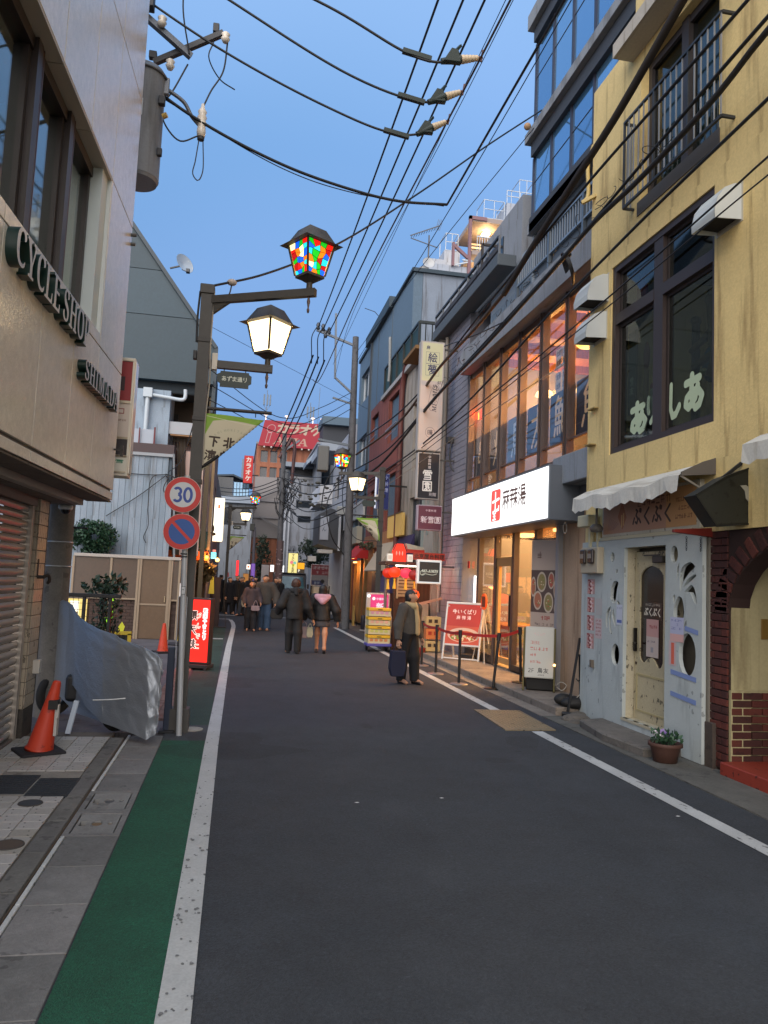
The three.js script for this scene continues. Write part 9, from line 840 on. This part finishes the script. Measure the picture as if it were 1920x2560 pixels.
// ---------------------------------------------------------------- people
function field(bones, res, box, k, clip) { // smooth union of tapered capsules, meshed
  const [x0, x1, y0, y1, z0, z1] = box, mc = new MarchingCubes(res, black, false, false, 60000); mc.isolation = 0; const S = new Float32Array(res ** 3), hs = res / 2; const X = (i) => (x0 + x1) / 2 + (i - hs) / hs * (x1 - x0) / 2, Y = (i) => (y0 + y1) / 2 + (i - hs) / hs * (y1 - y0) / 2, Z = (i) => (z0 + z1) / 2 + (i - hs) / hs * (z1 - z0) / 2;
  const I = (v, a, c) => (v - (a + c) / 2) / ((c - a) / 2) * hs + hs;
  for (const [a, b, ra, rb2, sq] of bones) { const m = Math.max(ra, rb2) * Math.max(1, 1 / (sq ?? 1)) + 5 * k; const lo = [0, 1, 2].map((q) => Math.min(a[q], b[q]) - m), hi = [0, 1, 2].map((q) => Math.max(a[q], b[q]) + m); const d = [b[0] - a[0], b[1] - a[1], b[2] - a[2]], L = d[0] ** 2 + d[1] ** 2 + d[2] ** 2 || 1e-9, s = sq ?? 1;
    const i0 = Math.max(1, Math.floor(I(lo[0], x0, x1))), i1 = Math.min(res - 2, Math.ceil(I(hi[0], x0, x1))), j0 = Math.max(1, Math.floor(I(lo[1], y0, y1))), j1 = Math.min(res - 2, Math.ceil(I(hi[1], y0, y1))), l0 = Math.max(1, Math.floor(I(lo[2], z0, z1))), l1 = Math.min(res - 2, Math.ceil(I(hi[2], z0, z1)));
    for (let l = l0; l <= l1; l++) for (let j = j0; j <= j1; j++) for (let i = i0; i <= i1; i++) { const px = X(i) - a[0], py = Y(j) - a[1], pz = Z(l) - a[2]; let t = (px * d[0] + py * d[1] + pz * d[2]) / L; t = t < 0 ? 0 : t > 1 ? 1 : t; const ux = px - d[0] * t, uy = py - d[1] * t, uz = (pz - d[2] * t) / s; const e = Math.sqrt(ux * ux + uy * uy + uz * uz) - (ra + (rb2 - ra) * t); S[i + j * res + l * res * res] += Math.exp(-e / k); } }
  for (let l = 0; l < res; l++) for (let j = 0; j < res; j++) for (let i = 0; i < res; i++) { const q = i + j * res + l * res * res; let f = S[q] > 0 ? k * Math.log(S[q]) : -1; if (clip) f = Math.min(f, clip(X(i), Y(j), Z(l))); if (i < 1 || j < 1 || l < 1 || i > res - 2 || j > res - 2 || l > res - 2) f = -1; mc.field[q] = Math.max(-1, f); }
  mc.update(); const n = mc.count, p = new Float32Array(n * 3); for (let i = 0; i < n; i++) { p[i * 3] = (x0 + x1) / 2 + mc.positionArray[i * 3] * (x1 - x0) / 2; p[i * 3 + 1] = (y0 + y1) / 2 + mc.positionArray[i * 3 + 1] * (y1 - y0) / 2; p[i * 3 + 2] = (z0 + z1) / 2 + mc.positionArray[i * 3 + 2] * (z1 - z0) / 2; }
  let g = new THREE.BufferGeometry(); g.setAttribute('position', new THREE.BufferAttribute(p, 3)); g = mergeVertices(g, 1e-4); g.computeVertexNormals(); g = g.toNonIndexed(); const nn = g.attributes.normal; const uv = new Float32Array(nn.count * 2), pp = g.attributes.position; for (let i = 0; i < nn.count; i++) { uv[i * 2] = pp.getX(i) + pp.getZ(i); uv[i * 2 + 1] = pp.getY(i); } g.setAttribute('uv', new THREE.BufferAttribute(uv, 2)); return g;
}
// a loosely curled hand hanging from the wrist at the origin, fingers down, palm toward the body
const HAND = (() => { const b = [[[0, -0.01, 0], [0, -0.075, 0.012], 0.022, 0.03, 0.6], [[0, -0.04, -0.015], [0, -0.08, -0.018], 0.018, 0.02], [[0, -0.04, 0.02], [0, -0.08, 0.028], 0.018, 0.02]]; [[0.034, 0.075], [0.013, 0.085], [-0.009, 0.078], [-0.029, 0.06]].forEach(([z, L], k) => { const a = [0.003, -0.083, z], m = [0.006, -0.083 - L * 0.5, z * 1.05], e = [-0.012, -0.083 - L * 0.85, z * 1.02], f = [-0.03, -0.083 - L * 0.95, z]; b.push([a, m, 0.0095, 0.009], [m, e, 0.009, 0.008], [e, f, 0.008, 0.0068]); }); b.push([[0.0, -0.035, 0.03], [-0.012, -0.07, 0.056], 0.012, 0.0105], [[-0.012, -0.07, 0.056], [-0.024, -0.1, 0.052], 0.0105, 0.0085]); return field(b, 56, [-0.09, 0.09, -0.2, 0.03, -0.09, 0.09], 0.004); })();
const SKIN = M(0xb98a6c, 0.6), SHOE = M(0x161416, 0.5);
function person(label, o) {
  const H = o.h, t = thing('person', label, 'person', [o.x, o.y ?? 0, o.z], o.group, o.turn ?? 0), res = o.res ?? 52, w = o.wide ?? 1; const P = (x, y, z) => [x * H, y * H, z * H];
  const st = o.stride ?? 0.06, L = (s) => { const f = s * st; const up = s > 0 ? 0 : (o.lift ?? 0); return { hip: P(s * 0.05, 0.52, 0), knee: P(s * 0.055, 0.285 + up * 0.15, f * 0.62 + up * 0.12), ankle: P(s * 0.055, 0.045 + up * 0.5, f - up * 0.15), toe: P(s * 0.068, 0.018 + up * 0.32, f + 0.1 - up * 0.2) }; }; const Lr = L(1), Ll = L(-1);
  const A = (s, q = {}) => ({ sh: P(s * 0.105 * w, 0.805, 0), el: P(s * (q.ex ?? 0.135) * w, q.ey ?? 0.635, q.ez ?? -0.01), wr: P(s * (q.wx ?? 0.145) * w, q.wy ?? 0.49, q.wz ?? 0.03) }); const Ar = A(1, o.armR), Al = A(-1, o.armL);
  const hd = o.head ?? [0, 0]; const hc = [0 + Math.sin(hd[0]) * 0.01, 0.93, 0.012]; const R = (x, y, z) => { const c = Math.cos(hd[0]), s = Math.sin(hd[0]); return P(hc[0] + x * c + z * s, hc[1] + y, hc[2] - x * s + z * c); };
  // body: one skin from head to feet
  const bones = [[P(0, 0.55, 0), P(0, 0.66, 0.004), 0.068 * H, 0.066 * H, 0.7], [P(0, 0.68, 0), P(0, 0.77, 0), 0.07 * H, 0.078 * H, 0.62], [P(-0.07, 0.8, 0), P(0.07, 0.8, 0), 0.035 * H, 0.035 * H], [P(0, 0.8, -0.005), P(0, 0.88, 0.005), 0.034 * H, 0.029 * H], [R(0, 0.012, -0.006), R(0, 0.022, -0.012), 0.047 * H, 0.047 * H, 1.15], [R(0, -0.03, 0.022), R(0, -0.012, 0.02), 0.03 * H, 0.036 * H], [R(0, -0.003, 0.055), R(0, -0.014, 0.064), 0.006 * H, 0.009 * H], [R(0.047, -0.005, 0), R(0.048, 0.012, -0.004), 0.008 * H, 0.009 * H], [R(-0.047, -0.005, 0), R(-0.048, 0.012, -0.004), 0.008 * H, 0.009 * H]];
  for (const a of [Ar, Al]) bones.push([a.sh, a.el, 0.032 * H, 0.026 * H], [a.el, a.wr, 0.026 * H, 0.017 * H]); for (const l of [Lr, Ll]) bones.push([l.hip, l.knee, 0.05 * H, 0.034 * H], [l.knee, l.ankle, 0.036 * H, 0.022 * H], [l.ankle, l.toe, 0.022 * H, 0.018 * H]);
  const box = [-0.3 * H, 0.3 * H, -0.03 * H, 1.04 * H, -0.27 * H, 0.27 * H]; const hs = H / 1.65; const hands = []; for (const [s, a] of [[1, Ar], [-1, Al]]) { const h = HAND.clone(); h.scale(s * hs, hs, hs); if (s < 0) flip(h); const d = V(...a.wr).sub(V(...a.el)).normalize(); h.applyQuaternion(new THREE.Quaternion().setFromUnitVectors(V(0, -1, 0), d)); h.translate(...a.wr); hands.push(h); }
  const body = part(t, 'body', [field(bones, res, box, 0.012 * H), ...hands], o.skin ?? SKIN, true);
  // clothes
  const cl = (name, bs, m, k, clip, lab) => part(t, name, field(bs, res, box, k * H, clip), m, true, lab); const pad = (o.pad ?? 0.018) * H; const hem = (o.hem ?? 0.48) * H;
  if (o.legs) { const m = M(o.legs, 0.8, { map: T.fine }), q = (o.legPad ?? 0.018) * H; cl('trousers', [[P(-0.03, 0.54, 0), P(0.03, 0.54, 0), 0.075 * H, 0.075 * H, 0.85], ...[Lr, Ll].flatMap((l) => [[l.hip, l.knee, 0.052 * H + q * 0.5, 0.036 * H + q], [l.knee, [l.ankle[0], l.ankle[1] - 0.01 * H, l.ankle[2]], 0.036 * H + q, 0.024 * H + q * 1.15]])], m, 0.01, (x, y) => y - (o.cuff ?? 0.03) * H); }
  if (o.skirt) cl('skirt', [[P(-0.02, 0.52, 0), P(-0.035, 0.42, 0), 0.078 * H, 0.09 * H, 0.95], [P(0.02, 0.52, 0), P(0.035, 0.42, 0), 0.078 * H, 0.09 * H, 0.95]], M(o.skirt, 0.7, { map: T.plaster }), 0.012, (x, y) => y - 0.385 * H);
  const tm = M(o.top, o.topRough ?? 0.85, { map: T.fine, bumpMap: T.rough, bumpScale: 0.01 }); const tb = [[P(0, 0.6, 0), P(0, 0.77, -0.002), 0.078 * H + pad, 0.084 * H + pad * 0.8, 0.74], [P(-0.085 * w, 0.805, -0.004), P(0.085 * w, 0.805, -0.004), 0.04 * H + pad * 0.5, 0.04 * H + pad * 0.5], [P(0, hem / H + 0.02, 0), P(0, 0.62, 0), (o.flare ?? 0.088) * H + pad, 0.08 * H + pad, 0.8], [P(0, 0.82, -0.006), P(0, 0.85, -0.006), 0.045 * H, 0.04 * H]]; for (const a of [Ar, Al]) tb.push([a.sh, a.el, 0.036 * H + pad, 0.031 * H + pad], [a.el, [a.el[0] + (a.wr[0] - a.el[0]) * 0.97, a.el[1] + (a.wr[1] - a.el[1]) * 0.97, a.el[2] + (a.wr[2] - a.el[2]) * 0.97], 0.031 * H + pad, 0.023 * H + pad * 0.8]);
  const wy = Math.min(Ar.wr[1], Al.wr[1]); cl(o.topName ?? 'jacket', tb, tm, 0.011, (x, y, z) => Math.abs(x) < 0.1 * H * w ? y - hem : y - Math.min(hem, wy - 0.002));
  // shoes, hair, face
  for (const l of [Lr, Ll]) { const a = l.ankle, b = l.toe; part(t, 'shoe', [rb(-0.035 * hs, 0.035 * hs, 0, 0.05 * hs, -0.06 * hs, 0.17 * hs, 0.022), rb(-0.034 * hs, 0.034 * hs, 0.02, 0.1 * hs, -0.06 * hs, 0.06 * hs, 0.02)].map((g) => g.rotateX((a === Ll.ankle && o.lift ? 0.8 : 0)).translate(a[0], Math.max(0, a[1] - 0.052 * H), a[2] - 0.005)), M(o.shoe ?? 0x161416, 0.5), true); }
  const hm = M(o.hair ?? 0x14100e, 0.55), hb = [[R(0, 0.024, -0.02), R(0, 0.03, -0.008), 0.05 * H, 0.047 * H, 1.12]]; if (o.longHair) hb.push([R(0, 0.01, -0.025), R(0, -o.longHair, -0.03), 0.048 * H, 0.042 * H], [R(0.035, 0.01, -0.01), R(0.045, -o.longHair * 0.9, -0.006), 0.02 * H, 0.02 * H], [R(-0.035, 0.01, -0.01), R(-0.045, -o.longHair * 0.9, -0.006), 0.02 * H, 0.02 * H]); const c0 = Math.cos(hd[0]), s0 = Math.sin(hd[0]);
  if (o.hat) { part(t, 'hat', field([[R(0, 0.03, -0.006), R(0, 0.045, -0.004), 0.054 * H, 0.05 * H, 1.15]], res, box, 0.01 * H, (x, y) => y - (hc[1] + 0.012) * H), M(o.hat, 0.8), true); } part(t, 'hair', field(hb, res, box, 0.01 * H, (x, y, z) => { const fx = x - hc[0] * H, fz = z - hc[2] * H, lz = fz * c0 + fx * s0; return Math.max(-(lz - 0.022 * H), y - (hc[1] + 0.032) * H); }), hm, true);
  if (o.face !== false) { const mk = (n, p, r, c, sx, sy) => part(body, n, ball(0, 0, 0, r * hs, sx, sy, 0.5, 8, 6).rotateY(hd[0]).translate(...R(...p)), M(c, 0.5), true); for (const s of [-1, 1]) { mk('eye', [s * 0.019, 0.006, 0.047], 0.011, 0x17110e, 1.3, 0.7); mk('eyebrow', [s * 0.019, 0.018, 0.048], 0.013, 0x1c1512, 1.4, 0.3); } mk('mouth', [0, -0.033, 0.048], 0.014, 0x7a4038, 1.2, 0.35); }
  return { t, H, R, P, Ar, Al, wr: (s) => (s > 0 ? Ar : Al).wr, world: (p) => V(...p).applyMatrix4(t.matrixWorld).toArray() };
}
const strapBag = (label, cat, pos, w, h, d, col, name = 'hand_bag', handle = 0.2) => { const t = thing(name, label, cat, pos); part(t, 'bag', ext('z', [[-w / 2, -handle], [w / 2, -handle], [w * 0.58, -handle - h * 0.7], [w * 0.42, -handle - h], [-w * 0.42, -handle - h], [-w * 0.58, -handle - h * 0.7]].reverse(), -d / 2, d / 2, [], 0.012), M(col, 0.75, { map: T.fine }), true); part(t, 'handle', [tube([[-w * 0.3, -handle, 0], [-w * 0.15, -handle * 0.3, 0], [0, 0, 0], [w * 0.15, -handle * 0.3, 0], [w * 0.3, -handle, 0]], 0.009)], M(col, 0.75), true); return t; };
{ // the woman with the scarf, walking up the right edge of the road
  const p = person('older woman in grey brown jacket and cream scarf walking with a navy bag', { x: 2.98, z: -12.95, h: 1.58, turn: 0.55, res: 92, top: 0x4a453f, legs: 0x0e0f14, hair: 0x1a1514, longHair: 0.03, head: [0.35, 0], skin: M(0xa67c62, 0.6), armR: { ex: 0.16, ey: 0.64, ez: -0.06, wx: 0.2, wy: 0.5, wz: -0.03 }, armL: { ex: 0.17, ey: 0.63, ez: 0.0, wx: 0.2, wy: 0.48, wz: 0.04 }, pad: 0.02, hem: 0.53, flare: 0.09, legPad: 0.024, stride: 0.05, shoe: 0x0d0d10 });
  part(p.t, 'scarf', [field([[p.P(-0.05, 0.845, 0.02), p.P(0, 0.83, 0.06), 0.028 * 1.58, 0.032 * 1.58], [p.P(0, 0.83, 0.06), p.P(0.055, 0.85, 0.01), 0.032 * 1.58, 0.028 * 1.58], [p.P(0.055, 0.85, 0.0), p.P(0, 0.86, -0.045), 0.026 * 1.58, 0.026 * 1.58], [p.P(0, 0.86, -0.045), p.P(-0.055, 0.85, 0.0), 0.026 * 1.58, 0.026 * 1.58], [p.P(0.02, 0.81, 0.07), p.P(0.028, 0.68, 0.092), 0.028 * 1.58, 0.03 * 1.58, 0.6], [p.P(0.028, 0.68, 0.092), p.P(0.03, 0.55, 0.098), 0.03 * 1.58, 0.032 * 1.58, 0.5]], 72, [-0.25, 0.25, 0.8, 1.5, -0.25, 0.25], 0.012)], M(0xb09a72, 0.9, { map: T.fine, bumpMap: T.rough, bumpScale: 0.01 }), true); part(p.t, 'sunglasses', [-1, 1].map((s) => ball(0, 0, 0, 0.03, 1, 0.75, 0.4).rotateY(0.35).translate(...p.R(s * 0.024, 0.042, 0.045))), M(0x3a2224, 0.15), true); part(p.t, 'collar', muv(new THREE.TorusGeometry(0.075, 0.022, 8, 20).rotateX(1.4).translate(...p.P(0, 0.845, -0.01))), M(0x55504a, 0.85), true);
  const h = p.world(p.wr(-1)); strapBag('full dark navy cloth bag hanging from the woman in the scarf', 'bag', [h[0] - 0.0, h[1] - 0.07, h[2]], 0.24, 0.42, 0.16, 0x0d1230, 'cloth_bag', 0.12); }
{ const p = person('man in a black jacket and black trousers seen from behind, holding hands', { x: 1.38, z: -17.72, h: 1.69, turn: Math.PI + 0.05, res: 80, top: 0x0d0d10, topRough: 0.7, legs: 0x0b0b0e, hair: 0x3a241a, longHair: 0.02, armR: { ex: 0.17, ey: 0.64, wx: 0.2, wy: 0.53, wz: 0.07 }, armL: { ex: 0.16, ey: 0.62, wx: 0.225, wy: 0.47, wz: 0.02 }, pad: 0.028, hem: 0.46, wide: 1.1, legPad: 0.02, stride: 0.05, face: false, shoe: 0x0c0c0e });
  part(p.t, 'hood', field([[p.P(-0.05, 0.84, -0.05), p.P(0.05, 0.84, -0.05), 0.06, 0.06], [p.P(0, 0.85, -0.07), p.P(0, 0.8, -0.09), 0.07, 0.05]], 48, [-0.3, 0.3, 1.2, 1.6, -0.3, 0.2], 0.015), M(0x111114, 0.8), true); const h = p.world([p.Ar.wr[0] + 0.02, p.Ar.wr[1], p.Ar.wr[2]]); strapBag('black shoulder bag on the arm of the man in black', 'bag', [h[0], h[1] + 0.18, h[2]], 0.26, 0.22, 0.12, 0x121214, 'shoulder_bag', 0.1); }
{ const p = person('woman with bobbed black hair, pink hood and grey skirt seen from behind', { x: 2.03, z: -17.95, h: 1.57, turn: Math.PI - 0.1, res: 80, top: 0x0c0c0f, topRough: 0.6, skirt: 0x3c3b40, hair: 0x0d0b0c, longHair: 0.07, skin: M(0xa8785c, 0.55), armR: { ex: 0.19, ey: 0.63, wx: 0.24, wy: 0.49, wz: 0.02 }, armL: { ex: 0.19, ey: 0.63, wx: 0.21, wy: 0.47, wz: 0.02 }, pad: 0.034, hem: 0.48, flare: 0.1, wide: 1.12, stride: 0.1, lift: 0.06, face: false, shoe: 0x2a2628 });
  part(p.t, 'pink_hood', field([[p.P(-0.09, 0.83, -0.03), p.P(0.09, 0.83, -0.03), 0.055, 0.055], [p.P(-0.09, 0.825, -0.045), p.P(0, 0.755, -0.11), 0.06, 0.06], [p.P(0.09, 0.825, -0.045), p.P(0, 0.755, -0.11), 0.06, 0.06], [p.P(-0.05, 0.835, -0.07), p.P(0.05, 0.835, -0.07), 0.05, 0.05]], 60, [-0.35, 0.35, 1.0, 1.5, -0.35, 0.2], 0.014), M(0xb58a98, 0.85, { map: T.fine }), true); part(p.t, 'socks', [muv(new THREE.CylinderGeometry(0.042, 0.04, 0.06, 14).translate(...p.P(0.055, 0.09, 0.1)))], M(0x8a8886, 0.8), true);
  const h = p.world(p.wr(1)); strapBag('pale grey and white tote bag beside the woman with the pink hood', 'bag', [h[0] + 0.03, h[1] - 0.06, h[2]], 0.24, 0.26, 0.1, 0x8d8084, 'tote_bag', 0.12); strapBag('slim white bag hanging outside the grey tote', 'bag', [h[0] + 0.16, h[1] - 0.1, h[2] + 0.04], 0.13, 0.24, 0.06, 0xb9b89e, 'tote_bag', 0.08); }
{ const p = person('woman in a grey coat and dark jeans arm in arm with the man in jeans', { x: 0.56, z: -24.65, h: 1.56, turn: 0.05, res: 64, top: 0x4a4248, legs: 0x1c2028, hair: 0x15100f, longHair: 0.12, armL: { ex: 0.15, ey: 0.66, wx: 0.14, wy: 0.55, wz: 0.06 }, armR: { ex: 0.16, ey: 0.66, wx: 0.17, wy: 0.57, wz: 0.08 }, legPad: 0.034, pad: 0.024, hem: 0.47, stride: 0.06 }); strapBag('small pale cross body bag on the woman in the grey coat', 'bag', [0.68, 0.95, -24.45], 0.24, 0.16, 0.08, 0x9a8a90, 'shoulder_bag', 0.16); part(p.t, 'scarf', field([[p.P(-0.04, 0.85, 0.02), p.P(0.04, 0.85, 0.02), 0.05, 0.05]], 30, [-0.2, 0.2, 1.2, 1.45, -0.2, 0.2], 0.01), M(0x17131a, 0.9), true); }
person('man in a loose grey fleece jacket and blue jeans walking this way', { x: 0.99, z: -25.1, h: 1.76, turn: -0.05, res: 64, top: 0x4d4a46, legs: 0x3c5470, hair: 0x17120f, head: [-0.4, 0], armL: { ex: 0.17, ey: 0.64, wx: 0.15, wy: 0.52, wz: 0.09 }, armR: { ex: 0.18, ey: 0.64, wx: 0.17, wy: 0.5, wz: 0.08 }, wide: 1.12, legPad: 0.036, pad: 0.034, hem: 0.47, shoe: 0x7a5432, stride: 0.05 });
const crowd = [['woman in a long dark coat standing near the green lane end', { x: -0.2, z: -34.6, h: 1.62, turn: 0.6, top: 0x17151a, legs: 0x121216, hem: 0.3, longHair: 0.05, flare: 0.1 }], ['person in dark coat and knit hat carrying a cream tote', { x: 0.33, z: -33.8, h: 1.66, turn: -0.9, top: 0x16161a, legs: 0x3a4048, hem: 0.42, hat: 0x6a6258, stride: 0.12 }], ['person in a dark brown coat behind the grey fleece man', { x: 1.8, z: -35, h: 1.68, turn: 0.9, top: 0x2a221e, legs: 0x15151a, hem: 0.4, shoe: 0xa09890, stride: 0.1 }], ['person with pale hair and white pouch before the dark van', { x: 2.18, z: -38.6, h: 1.66, turn: 0.3, top: 0x121418, legs: 0x55524e, hair: 0x8a7a5a, hem: 0.46, shoe: 0x9a968e }], ['person in a red top deep in the crowd', { x: 0.95, z: -37, h: 1.68, turn: 0, top: 0x7a1a22, legs: 0x16161a }], ['person with a dark cap between the couple in the crowd', { x: 0.74, z: -36, h: 1.74, turn: 0.1, top: 0x1c1a20, legs: 0x16161a, hat: 0x2a2c34 }], ['person in black walking away left of the crowd', { x: -0.62, z: -36.5, h: 1.72, turn: 2.8, top: 0x141216, legs: 0x121216, face: false }], ['stout person in black close to the tote carrier', { x: 0.12, z: -35.4, h: 1.72, turn: 0.3, top: 0x131316, legs: 0x131316, wide: 1.15, hem: 0.42 }], ['person in a grey hood behind the bulb lamps', { x: -0.78, z: -30.5, h: 1.66, turn: 0.6, top: 0x1a181c, legs: 0x1a181c, hat: 0x26222a }], ['woman with long hair in an open brown coat on the far pavement', { x: 5.2, z: -41.2, h: 1.62, turn: 0.2, top: 0x4c3e34, legs: 0x6a665c, longHair: 0.11, hem: 0.36, legPad: 0.03 }], ['small child in pale clothes on the far pavement', { x: 5.35, z: -38.4, h: 0.98, turn: 0.2, top: 0x8d7468, legs: 0x84585c, hem: 0.45 }]];
for (const [label, o] of crowd) person(label, { res: 46, ...o });
strapBag('cream tote bag with a dark print carried in the crowd', 'bag', [0.5, 0.98, -33.6], 0.3, 0.4, 0.08, 0xb5ab94, 'tote_bag', 0.2); strapBag('white pouch held before the dark van', 'bag', [2.05, 1.0, -38.4], 0.2, 0.18, 0.08, 0xb4b0aa, 'shoulder_bag', 0.12);

renderer.render(scene, camera);
